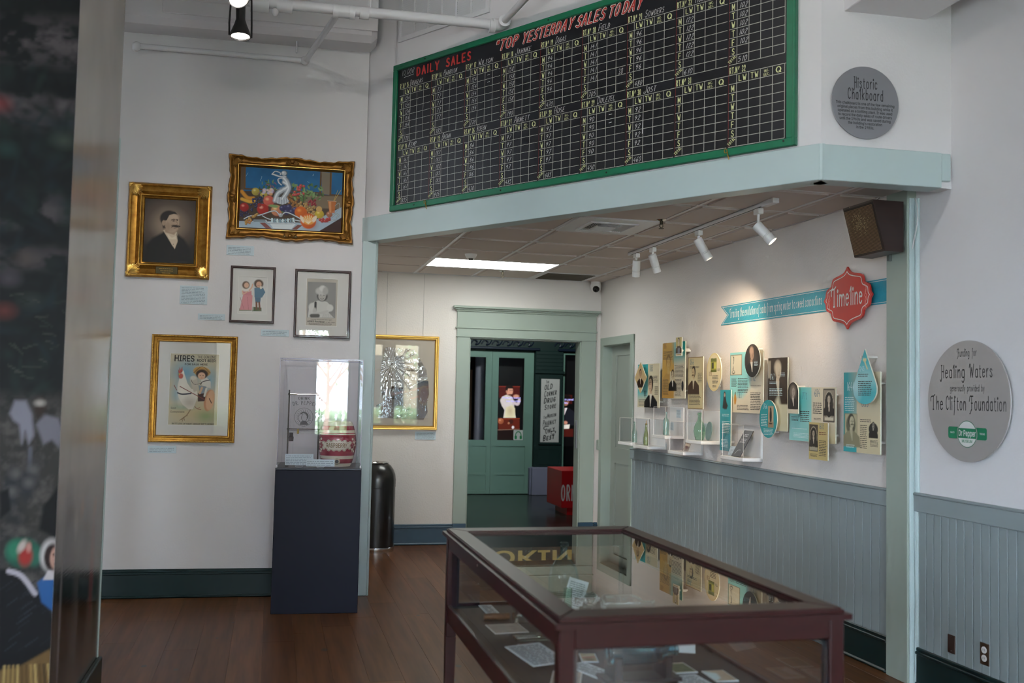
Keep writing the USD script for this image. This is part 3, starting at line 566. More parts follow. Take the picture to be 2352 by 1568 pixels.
S.ball(1180, 970, 92, '#cf6419', '#eca04f', '#8a3a0c').ball(1460, 1000, 66, '#c6ac35', '#f0e08a', '#7f6a18').ball(1455, 925, 45, '#c8a060').ball(1610, 1005, 46, '#a56a4e', '#d9a98a', '#6a3a2e')
for k in range(14): S.ball(1430+200*rf.random(), 1055+50*rf.random(), 22, '#b0403c', '#e08a80', '#6a1a1c')
for pl, wd in (([(330, 1050), (420, 1010), (560, 1000), (780, 940), (870, 1010), (960, 965), (1130, 1040), (1200, 1090)], 16), ([(450, 1090), (640, 1075), (680, 1110), (860, 1125), (1080, 1125), (1060, 1080), (1180, 1100)], 16), ([(600, 1010), (700, 1060), (880, 1090), (1060, 1060)], 12)):
    S.line(pl, wd*1.5, '#555f66').line(pl, wd, '#b8c4cc').line([(x, y-4) for x, y in pl], 5, '#e6edf0')
for k in range(9): S.poly([(730+40*k, 1045+14*math.sin(k*0.4)), (760+40*k, 1047+14*math.sin(k*0.4)), (756+40*k, 1110+10*math.sin(k*0.4)), (730+40*k, 1106)], ['#c9dfe2', '#7c9aa8'][k % 2], 5)
S.ball(875, 1005, 30, '#aab5bb', '#e6eaea', '#616a70').poly([(470, 1060), (650, 1065), (640, 1100), (470, 1095)], '#7f8d94', 5)
S.ball(1290, 1100, 118, '#d0601c', '#e58a3a', '#8f3a10').ell(1295, 1085, 90, 70, '#e2a04c', 0.15)
for a in np.linspace(-1.25, 1.25, 8): S.line([(1290, 1140), (1290+105*math.sin(a), 1085-75*math.cos(a))], 9, '#ecd9b4')
S.ell(1195, 1070, 22, 60, '#e5d6c0', 0.2, -25).ell(1385, 1070, 28, 55, '#e5d6c0', 0.2, 25)
for k in range(26): a, b = rf.random(), rf.random(); S.ball(350+180*a, 1060-80*a+70*b*(1-a), 17, '#b18a48', '#e6d6a0', '#6e4a1e')
for x, y in ((380, 1100), (410, 1110), (395, 1070), (430, 1080)): S.ball(x, y, 18, '#b5793c', '#e6c890', '#6e4a1e')
S.poly([(1590, 810), (1715, 815), (1690, 990), (1610, 980)], '#b8662a', 6, 0.85).poly([(1600, 815), (1640, 815), (1640, 980), (1615, 975)], '#d9a070', 6, 0.6).line([(1585, 805), (1718, 812)], 8, '#ccc4b0').line([(1690, 800), (1790, 650)], 8, '#c9a850').line([(1680, 800), (1745, 650)], 6, '#c9a850').line([(1700, 880), (1760, 840), (1760, 920), (1690, 990)], 9, '#9aa3a0')
for pl in ([(1640, 1050), (1700, 1000), (1750, 1020), (1720, 1060)], [(1590, 1120), (1680, 1090), (1720, 1100), (1690, 1150)]): S.line(pl, 22, '#5d676c').line(pl, 13, '#b8c2c4')
S.poly([(1460, 1250), (1820, 1040), (1800, 1290), (1460, 1290)], '#3a2420', 12)
SV, SD = '#b4bcc4', '#59646e'
for o, col, k in ((6, SD, 1.25), (0, SV, 1.0), (-7, '#e3e9ec', 0.35)):
    S.line([(790+o, 790), (830+o, 690), (900+o, 640), (985+o, 590), (975+o, 520), (930+o, 460)], 70*k, col).line([(930+o, 520), (985+o, 560), (1000+o, 620), (940+o, 720), (900+o, 770)], 66*k, col)
    S.line([(955+o, 440), (880+o, 440), (790+o, 410), (755+o, 400)], 26*k, col).line([(930+o, 460), (850+o, 470), (850+o, 520), (890+o, 560)], 18*k, col).line([(755+o, 400), (800+o, 360), (870+o, 380), (880+o, 410)], 16*k, col)
    S.ell(930+o, 390, 38*k, 36*k, col, 0.15).poly([(790+o, 790), (830+o, 740), (960+o, 740), (1000+o, 800), (970+o, 830), (900+o, 850), (820+o, 830)], col, 8) if k != 0.35 else S.ell(925+o, 380, 16, 14, col, 0.6)
for k in range(9): S.line([(830+20*k, 850-6*abs(k-4)), (840+17*k, 745)], 6, ['#e9eef0', SD][k % 2], 0.7)
for k in range(30): S.line([(800+200*rf.random(), 560+220*rf.random())]*1+[(800+190*rf.random(), 600+200*rf.random())], 3, '#dfe6ea' if k % 2 else SD, 0.25, False)
S.line([(600, 430), (578, 500)], 5, '#9fc3d6').line([(1375, 405), (1368, 430)], 8, '#a8cadb').line([(395, 380), (360, 430)], 5, '#8fb5cc').line([(1285, 515), (1310, 530)], 5, '#9fc3d6')
P.put(t, 'painting', CANVAS, 0.013)
pl = part(t, 'title_plate', bx(-0.05, -h/2+0.026, 0.03, 0.055, -h/2+0.043, 0.04, 0.004), mat('dark_brass', '')); part(pl, 'plate_lettering', typed('TRUE FRUIT', 0.009, 0.002, -h/2+0.030, True, 'c', z=0.0405), mat('plate_ink', '#241a0c', 0.5))

# slim frames with mat and glazing
def slim(name, label, fr, x0, z0, x1, z1, band, win, mtl=MAHOG, depth=0.028, group=None, glaze=True, prof=None):
    t, w, h = picture(name, label, 'picture', fr, x0, z0, x1, z1, group)
    part(t, 'frame', ring(w, h, prof or [(0, 0), (0, depth-0.004), (0.004, depth), (band-0.004, depth), (band, depth-0.004), (band, 0.008)], 1), mtl, 30)
    g = sbox(-w/2+band*0.8, -h/2+band*0.8, w/2-band*0.8, h/2-band*0.8).difference(sbox(*win))
    part(t, 'mat_board', slab(g, 0.009, 0.0125), MATB); part(t, 'mat_bevel', flat(sbox(*win).buffer(0.0035, join_style=2).difference(sbox(*win)), 0.0128), MATW)
    if glaze: part(t, 'glazing', px(-w/2+band*0.8, -h/2+band*0.8, depth*0.62, w/2-band*0.8, h/2-band*0.8, depth*0.62+0.002), pane('picture_glass', (0.95, 0.96, 0.96), 0.06))
    return t, w, h
t, w, h = slim('framed_cutouts', 'small mahogany frame with paper cut-outs of a girl in pink and a boy in blue', WL, wl(-0.331), 2.072, wl(0.002), 2.506, 0.017, (-0.105, -0.145, 0.105, 0.138))
P = sheet(-0.107, -0.147, 0.107, 0.14, 110, 150).fill('#e2dfda'); S = Sketch(P, (1150, 1255), (1375, 1270), (1165, 945), 0.21, 0.283, -0.105, -0.145)
S.poly([(1160, 1235), (1262, 1238), (1262, 1215), (1165, 1212)], '#5c7048', 4).poly([(1265, 1243), (1340, 1245), (1340, 1215), (1268, 1205)], '#55683f', 4)
S.poly([(1195, 1100), (1240, 1090), (1270, 1110), (1262, 1232), (1165, 1228)], '#d98f92', 4).poly([(1188, 1070), (1215, 1050), (1262, 1070), (1262, 1110), (1190, 1100)], '#cf8386', 4).ell(1222, 1058, 38, 18, '#e9e2d8', 0.3)
S.ell(1218, 1020, 30, 32, '#5f4228', 0.15).ell(1223, 1022, 19, 22, '#e0b394', 0.15).line([(1245, 1065), (1265, 1040), (1272, 1015)], 12, '#e0b394').line([(1190, 1070), (1196, 1095), (1230, 1075)], 10, '#e0b394').line([(1170, 1120), (1200, 1225)], 4, '#b9686e').line([(1230, 1120), (1235, 1228)], 4, '#b9686e')
S.ell(1320, 1012, 38, 36, '#5a3d24', 0.15).ell(1322, 1018, 22, 25, '#dcab8c', 0.15).poly([(1285, 1045), (1355, 1048), (1372, 1085), (1345, 1130), (1285, 1125)], '#4f7891', 4).poly([(1288, 1125), (1336, 1128), (1330, 1172), (1292, 1170)], '#456a84', 4)
S.line([(1300, 1170), (1300, 1225)], 17, '#7a4a2e').line([(1322, 1172), (1326, 1230)], 17, '#7a4a2e').line([(1365, 1085), (1345, 1065), (1340, 1045)], 13, '#4f7891').ell(1338, 1045, 10, 12, '#e9e0cf', 0.2).line([(1312, 1028), (1330, 1030)], 4, '#8a3030').line([(1280, 1020), (1272, 1235)], 6, '#d8d4cb')
P.put(t, 'cutouts_print', PRINT, 0.0085)
t, w, h = slim('framed_magazine_page', 'mahogany frame with a grey magazine page of a smiling girl in a bonnet', WL, wl(0.150), 1.973, wl(0.577), 2.502, 0.018, (-0.123, -0.168, 0.112, 0.195))
P = sheet(-0.125, -0.17, 0.114, 0.197, 120, 185).fill('#c8bfb0'); S = Sketch(P, (1712, 1395), (2003, 1407), (1735, 968), 0.235, 0.363, -0.123, -0.168)
S.poly([(1742, 998), (2008, 1008), (1992, 1335), (1728, 1325)], '#8c8a86', 3).ell(1870, 1130, 110, 150, '#a19f9a', 0.8, a=0.7)
S.poly([(1740, 1280), (1750, 1220), (1800, 1180), (1860, 1165), (1920, 1185), (1975, 1240), (1930, 1280), (1980, 1330), (1735, 1325)], '#d8d6d0', 6).ell(1945, 1240, 32, 34, '#dedcd6', 0.2).ell(1780, 1230, 36, 40, '#dedcd6', 0.2)
S.ell(1875, 1130, 50, 52, '#3a3734', 0.15).ell(1873, 1132, 36, 43, '#bdb8b0', 0.12).ell(1868, 1085, 55, 38, '#cfcdc8', 0.2).ell(1880, 1060, 30, 28, '#e4e2dd', 0.3).ell(1905, 1085, 26, 40, '#b9b7b2', 0.3)
S.line([(1855, 1120), (1866, 1120)], 5, '#2f2c2a').line([(1884, 1122), (1895, 1123)], 5, '#2f2c2a').line([(1858, 1152), (1872, 1158), (1888, 1153)], 5, '#4a403c').line([(1810, 1190), (1806, 1260)], 26, '#2d2b29').ell(1800, 1265, 18, 30, '#c9c6c0', 0.3).line([(1790, 1290), (1850, 1285), (1920, 1270)], 26, '#cfccc6').line([(1770, 1310), (1830, 1310)], 40, '#55524e')
for k in range(14): S.line([(1880+8*k, 1290), (1870+9*k, 1330)], 3, '#a9a6a0', 0.7, False)
P.put(t, 'page_print', PRINT, 0.0085)
part(t, 'page_lettering', J(typed('Summer Days are here again', 0.0085, -0.005, -0.125, align='c', fit=0.165, z=0.0089), typed('HIRES Rootbeer', 0.0125, -0.112, -0.144, True, fit=0.135, z=0.0089), typed('is with them', 0.0075, 0.03, -0.144, fit=0.07, z=0.0089), lines(-0.1, 0.09, -0.147, -0.165, 0.006, 0.0089, 5, 0.35)), INK)
# 5 the rooster poster in a gilt frame
t, w, h = slim('framed_rooster_poster', 'gilt frame with a poster of a boy in a cart pulled by a white rooster', WL, wl(-0.882), 1.155, wl(-0.26), 1.963, 0.055, (-0.174, -0.272, 0.178, 0.263), GOLD,
    prof=[(0, 0), (0, 0.026), (0.006, 0.034), (0.012, 0.034), (0.02, 0.026), (0.034, 0.022), (0.040, 0.027), (0.046, 0.027), (0.05, 0.018), (0.055, 0.01)])
be = []
for sx, sy, L_, hz in ((0, -1, w, 1), (0, 1, w, 1), (-1, 0, h, 0), (1, 0, h, 0)):
    n = int(L_/0.022)
    for k in range(n):
        s = (k+0.5)/n*(L_-0.03)-(L_-0.03)/2; be.append(blob((s, sy*(h/2-0.010), 0.033) if hz else (sx*(w/2-0.010), s, 0.033), (0.0085, 0.004, 0.004) if hz else (0.004, 0.0085, 0.004), 1))
part(t, 'beading', J(*be), GOLDB, 40, kind='stuff')
P = sheet(-0.176, -0.274, 0.18, 0.265, 150, 225).fill('#c9bfa3').mottle(12, 0.06, 2); S = Sketch(P, (722, 1147), (1272, 1150), (745, 347), 0.352, 0.535, -0.174, -0.272)
S.ell(920, 560, 130, 120, '#6fa6c2', 0.8, a=0.9).ell(1190, 640, 60, 110, '#7fb0c6', 0.9, a=0.8).ell(820, 800, 50, 90, '#86b2c4', 0.9, a=0.8).ell(1000, 1000, 260, 90, '#cdb98a', 0.7, a=0.8).ell(1150, 1050, 90, 60, '#8fa872', 0.8, a=0.8).ell(880, 950, 120, 30, '#8fae9a', 0.8, a=0.7)
S.ell(1180, 870, 55, 128, '#c98e66', 0.08, 8).ell(1196, 868, 46, 120, '#dcae88', 0.1, 8).line([(1185, 850), (1210, 900)], 12, '#5a3424').poly([(1055, 790), (1150, 790), (1130, 880), (1055, 885)], '#4a2c26', 4)
S.poly([(1085, 640), (1150, 610), (1200, 660), (1200, 730), (1110, 720)], '#dcd8cd', 6).poly([(1060, 700), (1150, 715), (1165, 760), (1120, 790), (1075, 800)], '#8e9ba6', 6).line([(1100, 730), (1075, 790)], 28, '#d8b08c').line([(1150, 740), (1130, 820)], 26, '#e0dccf').line([(1085, 690), (1110, 660), (1190, 640)], 10, '#2c2a2c')
S.ell(1098, 545, 98, 58, '#d0a65e', 0.06, 8).ell(1098, 550, 90, 50, '#b88c48', 0.2, 8).ell(1098, 575, 68, 55, '#3a2518', 0.12).ell(1095, 595, 42, 42, '#e2b594', 0.12).line([(1005, 560), (1100, 490), (1195, 560)], 5, '#4d3a22').line([(1075, 590), (1083, 590)], 7, '#3a2518').line([(1108, 590), (1117, 590)], 7, '#3a2518').line([(1088, 618), (1104, 618)], 6, '#a2483c')
S.poly([(860, 560), (895, 560), (935, 680), (975, 740), (1045, 760), (1052, 840), (1000, 970), (950, 975), (880, 920), (835, 840), (820, 740), (835, 660)], '#e4ddd0', 8).poly([(960, 640), (1000, 600), (1045, 620), (1055, 760), (1010, 780)], '#c9c0b0', 10).ell(870, 780, 40, 120, '#f2ece0', 0.7, a=0.7).ell(960, 900, 60, 50, '#b9a99a', 0.8, a=0.6).ell(1000, 620, 35, 25, '#d8d2c4', 0.3)
S.ell(868, 560, 28, 30, '#e8e2d6', 0.15).poly([(832, 560), (828, 520), (840, 545), (848, 495), (858, 535), (874, 490), (880, 545), (850, 575)], '#b8503f', 4).ell(860, 600, 26, 32, '#c25a4a', 0.2).poly([(832, 572), (850, 570), (852, 590), (836, 592)], '#c9a050', 3).ell(868, 556, 5, 5, '#1a1a1a', 0.2)
S.line([(825, 790), (880, 805), (975, 795)], 18, '#2b3242').line([(785, 705), (815, 760)], 9, '#8a4034').line([(852, 718), (960, 775), (1125, 860)], 10, '#8a3c30').line([(975, 640), (1010, 690), (1090, 680)], 5, '#3a3636').line([(970, 980), (930, 1040), (870, 1090)], 14, '#9a7f5c')
for a in ((850, 1100), (880, 1110), (905, 1100), (940, 1045)): S.line([(900, 1060), a], 7, '#8d7452', 1, False)
S.line([(1020, 940), (1045, 965), (1090, 975)], 10, '#9a6a58').line([(1045, 965), (1080, 950)], 6, '#9a6a58')
P.put(t, 'poster_print', PRINT, 0.0085)
part(t, 'poster_lettering', J(typed('HIRES', 0.044, -0.15, 0.206, True, fit=0.148, z=0.0089), typed('THE GENUINE', 0.019, 0.018, 0.232, fit=0.134, z=0.0089), typed('ROOT BEER', 0.021, 0.015, 0.205, True, fit=0.137, z=0.0089), typed('FOR SALE HERE', 0.013, -0.072, 0.178, True, fit=0.167, z=0.0089),
    typed('Sold', 0.016, -0.16, -0.155, fit=0.038, z=0.0089), typed('Everywhere', 0.016, -0.16, -0.183, fit=0.1, z=0.0089), typed('BOTTLERS OF HIGH-GRADE SOFT DRINKS', 0.0115, -0.148, -0.270, True, fit=0.308, z=0.0089)), INK)

# label cards
def label_card(name_label, fr, x0, z0, x1, z1, rows, group='pale blue label cards on the walls'):
    w, h = x1-x0, z1-z0; t = thing('label_card', name_label, 'label', fr.m((x0+x1)/2, (z0+z1)/2, 0), group)
    part(t, 'card', bx(-w/2, -h/2, 0, w/2, h/2, 0.006, 0.001), LABEL); part(t, 'print', lines(-w/2+0.012, w/2-0.012, h/2-0.008, -h/2+0.006, (h-0.016)/rows, 0.0064, rows, 0.36), LTXT)
label_card('pale blue label card under the fruit painting', WL, wl(-0.37), 2.59, wl(-0.166), 2.665, 5)
label_card('largest pale blue label card, with a long text, under the gilt portrait', WL, wl(-0.698), 2.20, wl(-0.498), 2.34, 11)
label_card('narrow pale blue label card left of the paper cut-outs', WL, wl(-0.56), 2.084, wl(-0.362), 2.132, 3)
label_card('narrow pale blue label card between the two small mahogany frames', WL, wl(-0.093), 1.976, wl(0.117), 2.027, 3)
label_card('pale blue label card under the rooster poster', WL, wl(-0.883), 1.073, wl(-0.679), 1.127, 3)
label_card('pale blue label card under the gold frame with the crinkled film, beside the doorway', BW, 0.738, 1.080, 0.953, 1.162, 5)

# 6 gold frame in the alcove: cut-out sign wrapped in crinkled clear film
t = thing('framed_wrapped_sign', 'wide gold frame holding an old cut-out sign under crinkled clear film', 'picture', BW.m(0.6, 1.665, 0.0)); w, h = 0.72, 0.97
part(t, 'frame', ring(w, h, [(0, 0), (0, 0.034), (0.006, 0.042), (0.016, 0.042), (0.022, 0.034), (0.030, 0.032), (0.036, 0.026), (0.042, 0.014)], 1), GOLDB, 30)
part(t, 'backing_board', bx(-0.33, -0.455, 0.003, 0.33, 0.455, 0.008), mat('linen_board', '#b5aa9c', 0.8))
for u in (-0.19, 0.192): part(t, 'hanging_wire', tube([(u, 0.47, 0.012), (u, 1.13, 0.004)], 0.0012, 6), mat('wire', '#8d8a88', 0.4, 0.8))
so = [(-0.26, -0.36), (-0.27, -0.24), (-0.20, -0.20), (-0.22, -0.10), (-0.10, -0.04), (0.08, -0.06), (0.14, 0.02), (0.26, 0.02), (0.27, -0.12), (0.25, -0.22), (0.26, -0.30), (0.22, -0.38), (-0.10, -0.37)]
P = disc(np.array(LineString(so+[so[0]]).segmentize(0.02).coords)[:-1], 16).fill('#4a352c').mottle(9, 0.5, 4); P.poly([(-0.3, -0.12), (0.3, 0.0), (0.3, 0.06), (-0.3, 0.06)], '#232a38', 0.06).line([(-0.1, -0.12), (0.26, -0.04)], 0.02, '#6e3324').line([(0.0, -0.19), (0.26, -0.11)], 0.02, '#6e3324').ell(0.03, -0.22, 0.055, 0.09, '#6a5c4a', 0.06).ell(0.03, -0.22, 0.046, 0.08, '#3a3634', 0.1).ell(0.215, -0.13, 0.055, 0.10, '#7a6038', 0.06).ell(0.215, -0.13, 0.046, 0.09, '#5a3428', 0.1)
P.put(t, 'sign_print', PRINTG, 0.012); part(t, 'sign_lettering', typed('AU-TO', 0.032, 0.02, -0.345, True, 'c', fit=0.17, z=0.0125), INK)
def crinkle(name, outline, amp, m):
    pts = np.array(LineString(outline+[outline[0]]).segmentize(0.008).coords)[:-1]; D = disc(pts, 60); v = np.column_stack([D.v, np.zeros(len(D.v))])
    cr_ = np.abs(meshkit.fbm(np.column_stack([D.v*[24, 13], np.zeros(len(v))]), 3, 2)-0.5)*2.6; fold = np.sin(np.arctan2(D.v[:, 1]-0.20, D.v[:, 0]+0.12)*19+cr_*3)*0.5+0.5
    v[:, 2] = 0.0155+amp*(0.018*fold*np.clip(np.hypot(D.v[:, 0]+0.12, D.v[:, 1]-0.2)/0.12, 0.2, 1)+0.013*(1-cr_))*np.clip(1.05-np.abs(D.v[:, 0])/0.30, 0.2, 1)
    part(t, name, trimesh.Trimesh(v, D.f, process=False), m, True)
crinkle('film', [(-0.19, 0.36), (0.06, 0.345), (0.10, 0.34), (0.235, 0.14), (0.25, 0.04), (0.12, -0.02), (0.05, -0.10), (-0.08, -0.06), (-0.15, -0.16), (-0.23, -0.08), (-0.235, 0.1), (-0.23, 0.2)], 0.9, pane('crinkled_film', (0.80, 0.80, 0.80), 0.42, 0.12))
crinkle('film', [(0.25, 0.038), (0.265, -0.36), (-0.25, -0.37), (-0.23, -0.085), (-0.15, -0.165), (-0.08, -0.065), (0.05, -0.105), (0.12, -0.024)], 0.5, pane('clinging_film', (0.92, 0.92, 0.92), 0.05, 0.05))
part(t, 'glazing', px(-0.32, -0.445, 0.0335, 0.32, 0.445, 0.0350), pane('picture_glass'))
# ------------------------------------------------------------------ the chalkboard over the alcove
BOARD = mat('slate_paint', '#15161a', 0.32, spec=0.5, noise=(4, 0.6, '#1f2127', (1, 1, 1)), bump=(9, 0.04, 0.004)); GREEN = mat('board_green', '#15704f', 0.35, noise=(18, 0.35, '#0f5c40', (1, 1, 1)))
RULE = mat('ruled_line_white', '#b9b9ac', 0.6); CREAM = mat('painted_cream', '#d3d79c', 0.55); CHALK = mat('chalk', '#d5d4d2', 0.8); REDL = mat('ruled_line_red', '#6b1d1a', 0.6); REDT = mat('sign_red', '#b32a22', 0.5); WHITET = mat('sign_white', '#d8d0c6', 0.6)
t = thing('chalkboard', 'huge black sales chalkboard in a green frame over the alcove, ruled into columns of figures', 'chalkboard', CW.m(0, 0, 0.002))
BX0, BX1, BZ0, BZ1 = 0.340, 3.656, 2.943, 4.075
part(t, 'board', bx(BX0+0.03, BZ0+0.03, 0, BX1-0.04, BZ1-0.03, 0.016), BOARD)
part(t, 'frame_rail', bx(BX0, BZ0, 0, BX1, BZ0+0.042, 0.034, 0.003), GREEN); part(t, 'frame_rail', bx(BX0, BZ1-0.042, 0, BX1, BZ1, 0.034, 0.003), GREEN)
part(t, 'frame_stile', bx(BX0, BZ0+0.042, 0, BX0+0.042, BZ1-0.042, 0.034, 0.003), GREEN); part(t, 'frame_stile', bx(BX1-0.054, BZ0+0.042, 0, BX1, BZ1-0.042, 0.034, 0.003), GREEN)
part(t, 'edge_strip', bx(BX1-0.014, BZ0, 0.034, BX1, BZ1, 0.040, 0.002), GREEN)
part(t, 'screw', J(*[lathe([(0.006, 0), (0.006, 0.002), (0, 0.003)], 10).apply_translation([u, v, 0.034]) for u, v in ((0.62, BZ0+0.02), (1.5, BZ0+0.02), (2.4, BZ0+0.02), (0.7, BZ1-0.02), (1.9, BZ1-0.02), (3.3, BZ1-0.02), (3.59, BZ0+0.03))]), mat('dark_screw', '#3a3a34', 0.5, 0.7), kind='stuff')
Z = 0.0166; PITCH, RH = 0.3548, 0.0516; FROM = {0: 3.466, 1: 2.994}
names = [['Douglas', 'Harrison', 'Wilson', 'Jahnke', 'Dugas', 'Field', 'Sowders', 'Hollings', ''], ['Kemp', 'Brown', 'Koehn', 'Arnett', 'Hose', 'Dolezel', 'Jost', '', '']]
nums = [[154, 77, 154, 158, 94, 141, 96, 122, 102], [167, 183, 86, 97, 97, 90, 92, 0, 0]]; tot = [['770', '385', '770', '790', '470', '705', '480', '610', '510'], ['835', '915', '430', '485', '485', '450', '460', '', '']]
white, red, cream, chalk = [], [], [], []
ln = lambda L, x0, y0, x1, y1, w=0.0016: L.append(flat(LineString([(x0, y0), (x1, y1)]).buffer(w, cap_style=2), Z))
cr = random.Random(11)
for band in (0, 1):
    z0 = FROM[band]
    for b in range(9):
        x0 = 0.404+PITCH*b; xs = [x0+0.050, x0+0.125, x0+0.197, x0+0.270, x0+0.343]
        for k in range(8): ln(white, x0, z0+RH*k, xs[4], z0+RH*k)
        ln(white, x0, z0+RH*8, xs[4]+0.012, z0+RH*8)
        for k, u in enumerate(xs[:4]): ln(white, u, z0, u, z0+RH*8)
        if b == 8: ln(white, xs[4], z0, xs[4], z0+RH*8)
        if b: ln(red, x0, z0, x0, z0+RH*9.2, 0.0018)
        cream.append(flat(write(f'RT.Nº {15+9*band+b}', 0.034, x0+0.006, z0+RH*8+0.008, 0.13, 0.42, 0.25, fit=0.098 if b else 0.092), Z+0.0002))
        for s, u, f_ in (('LW', (xs[0]+xs[1])/2, 0.044), ('TW', (xs[1]+xs[2])/2, 0.044), ('Q', (xs[3]+xs[4])/2, 0.026)): cream.append(flat(write(s, 0.031, u, z0+RH*7+0.010, 0.13, 0.6, 0.25, align='c', fit=f_), Z+0.0002))
        for s, dz in (('INC.', 0.028), ('DEC.', 0.007)): cream.append(flat(write(s, 0.013, (xs[2]+xs[3])/2+0.002, z0+RH*7+dz, 0.17, 0.7, 0.35, align='c', rotz=0.1), Z+0.0002))
        for k, s in enumerate('STFWTM'[::1]): pass
        for k, s in enumerate('MTWTFS'): cream.append(flat(write(s, 0.033, x0+0.026, z0+RH*(6-k)+0.008, 0.14, 0.62, align='c'), Z+0.0002))
        cream.append(flat(write('TOTAL', 0.017, x0+0.006, z0+0.007, 0.17, 0.5, 0.25, rotz=0.72, fit=0.052), Z+0.0002))
        n = nums[band][b]
        if n:
            for k in range(5): chalk.append(flat(write(str(n), 0.028, xs[0]+0.012+0.006*cr.random(), z0+RH*(6-k)+0.011, 0.075, 0.62, 0.3, 0.28, fit=0.046 if n > 99 else 0.036, jit=0.06), Z+0.0003))
            chalk.append(flat(write(tot[band][b], 0.030, xs[0]+0.008, z0+0.010, 0.075, 0.62, 0.3, 0.25, fit=0.05, jit=0.05), Z+0.0003))
        if names[band][b]: chalk.append(flat(write(names[band][b], 0.043, x0+0.128 if b else x0+0.118, z0+RH*8+0.012, 0.055, 0.5, 0.22, 0.22, small=0.72, fit=0.135 if len(names[band][b]) > 5 else 0.085, jit=0.04), Z+0.0003))
for b, r, s in ((5, 1, '38'), ): chalk.append(flat(write(s, 0.034, 0.404+PITCH*b+0.29, FROM[0]+RH*2+0.006, 0.07, 0.62, 0.3, 0.15), Z+0.0003))
for b, band, r in ((2, 0, 6), (2, 0, 5), (5, 1, 6), (5, 1, 5)): ln(chalk, 0.404+PITCH*b+0.22, FROM[band]+RH*r+0.028, 0.404+PITCH*b+0.245, FROM[band]+RH*r+0.03)
ln(chalk, 0.404+PITCH*6+0.121, 3.17, 0.404+PITCH*6+0.126, 3.345, 0.002)
chalk += [flat(write('10,000', 0.040, 0.425, 3.985, 0.05, 0.55, 0.35, 0.2, fit=0.13, jit=0.08), Z+0.0003), flat(LineString([(0.45, 3.966), (0.56, 3.972)]).buffer(0.0014), Z+0.0003)]
part(t, 'ruled_lines', J(*white), RULE, kind='stuff'); part(t, 'red_column_lines', J(*red), REDL, kind='stuff'); part(t, 'painted_lettering', J(*cream), CREAM, kind='stuff'); part(t, 'chalk_writing', J(*chalk), CHALK, kind='stuff')
part(t, 'red_title', J(*[flat(write(s, 0.060, x_, 3.952, 0.19, 0.55, 0.28, fit=f_), Z+0.0003) for s, x_, f_ in (('DAILY', 0.597, 0.235), ('SALES', 0.915, 0.245))]), REDT, kind='stuff')
sc = []; so_ = []
for s, x_, f_ in (('"TOP', 1.405, 0.20), ('YESTERDAY', 1.655, 0.43), ('SALES', 2.125, 0.22), ('TO', 2.385, 0.075), ('DAY', 2.495, 0.135)):
    g = write(s, 0.068, x_, 3.958, 0.13, 0.5, 0.22, 0.35, fit=f_, jit=0.05); sc.append(flat(g, Z+0.0005)); so_.append(flat(affinity.translate(g.buffer(0.0035), -0.002, 0.0015), Z+0.0002))
part(t, 'slogan_outline', J(*so_), WHITET, kind='stuff'); part(t, 'slogan_lettering', J(*sc), REDT, kind='stuff')
for i, (u, la) in enumerate(((0.752, 'small brass hook under the left end of the chalkboard'), (3.249, 'small brass hook under the right end of the chalkboard'))):
    k = thing('brass_hook', la, 'hook', CW.m(u, 2.94, 0.026), 'brass hooks under the chalkboard'); part(k, 'shank', J(tube([(0, 0.03, 0.012), (0.004, 0.012, 0.018), (0.012, -0.012, 0.02), (0.014, -0.024, 0.018)], 0.003, 8), bx(-0.004, 0.0, 0.0, 0.005, 0.030, 0.010, 0.002)), mat('old_brass', '#a5853f', 0.4, 0.9), 40)
    part(k, 'screw_eye', tube(np.array([(0.012*math.cos(a)-0.012, 0.03+0.012*math.sin(a), 0.016) for a in np.linspace(0, 5.6, 14)])*[0.7, 1, 1], 0.002, 6), MAT['old_brass'], True)

# ------------------------------------------------------------------ round plaques
BRUSH = mat('brushed_aluminium', '#b9b6b5', 0.36, 0.45, bump=(160, 0.05, 0.001)); BRUSH2 = mat('brushed_aluminium_dark', '#96979c', 0.36, 0.5)
def plaque(name, label, fr, u, v, r, m, d=0.012, rim=0.006):
    t = thing(name, label, 'plaque', fr.m(u, v, d)); part(t, 'plate', xf(lathe([(0, 0), (r-0.002, 0), (r, 0.002), (r, rim-0.001), (r-0.001, rim), (0, rim)], 72), np.eye(4)), m, 30)
    part(t, 'standoff', lathe([(r*0.55, -d), (r*0.55, 0)], 24), BLACK); return t
t = plaque('round_plaque', 'round grey metal plaque right of the chalkboard, telling of the historic chalkboard', SW, 0.2485, 3.169, 0.197, BRUSH2)
PK = mat('plaque_ink', '#232327', 0.5)
part(t, 'title', J(flat(write('Historic', 0.058, 0, 0.078, 0.10, 0.6, 0.3, align='c', curly=True, fit=0.135), 0.0064), flat(write('Chalkboard', 0.058, 0, 0.016, 0.10, 0.6, 0.3, align='c', curly=True, fit=0.205), 0.0064)), PK, kind='stuff')
tx = [('This chalkboard is one of the few remaining', 0.345), ('original pieces from this building while it', 0.325), ('operated as a bottling plant. It was used', 0.32), ('to record the daily sales of route drivers', 0.315), ('until the 1960s and was saved during', 0.30), ("the building's restoration", 0.2), ('in the 1980s.', 0.105)]
part(t, 'text', J(*[typed(s, 0.0145, -0.002, -0.014-0.0212*k, True, 'c', f_, 0.0064) for k, (s, f_) in enumerate(tx)]), PK, kind='stuff')
t = plaque('round_plaque', 'large round brushed silver plaque naming the funders, on the near right wall', NW, 0.459, 1.587, 0.318, BRUSH, 0.02, 0.008)
ZP = 0.0084
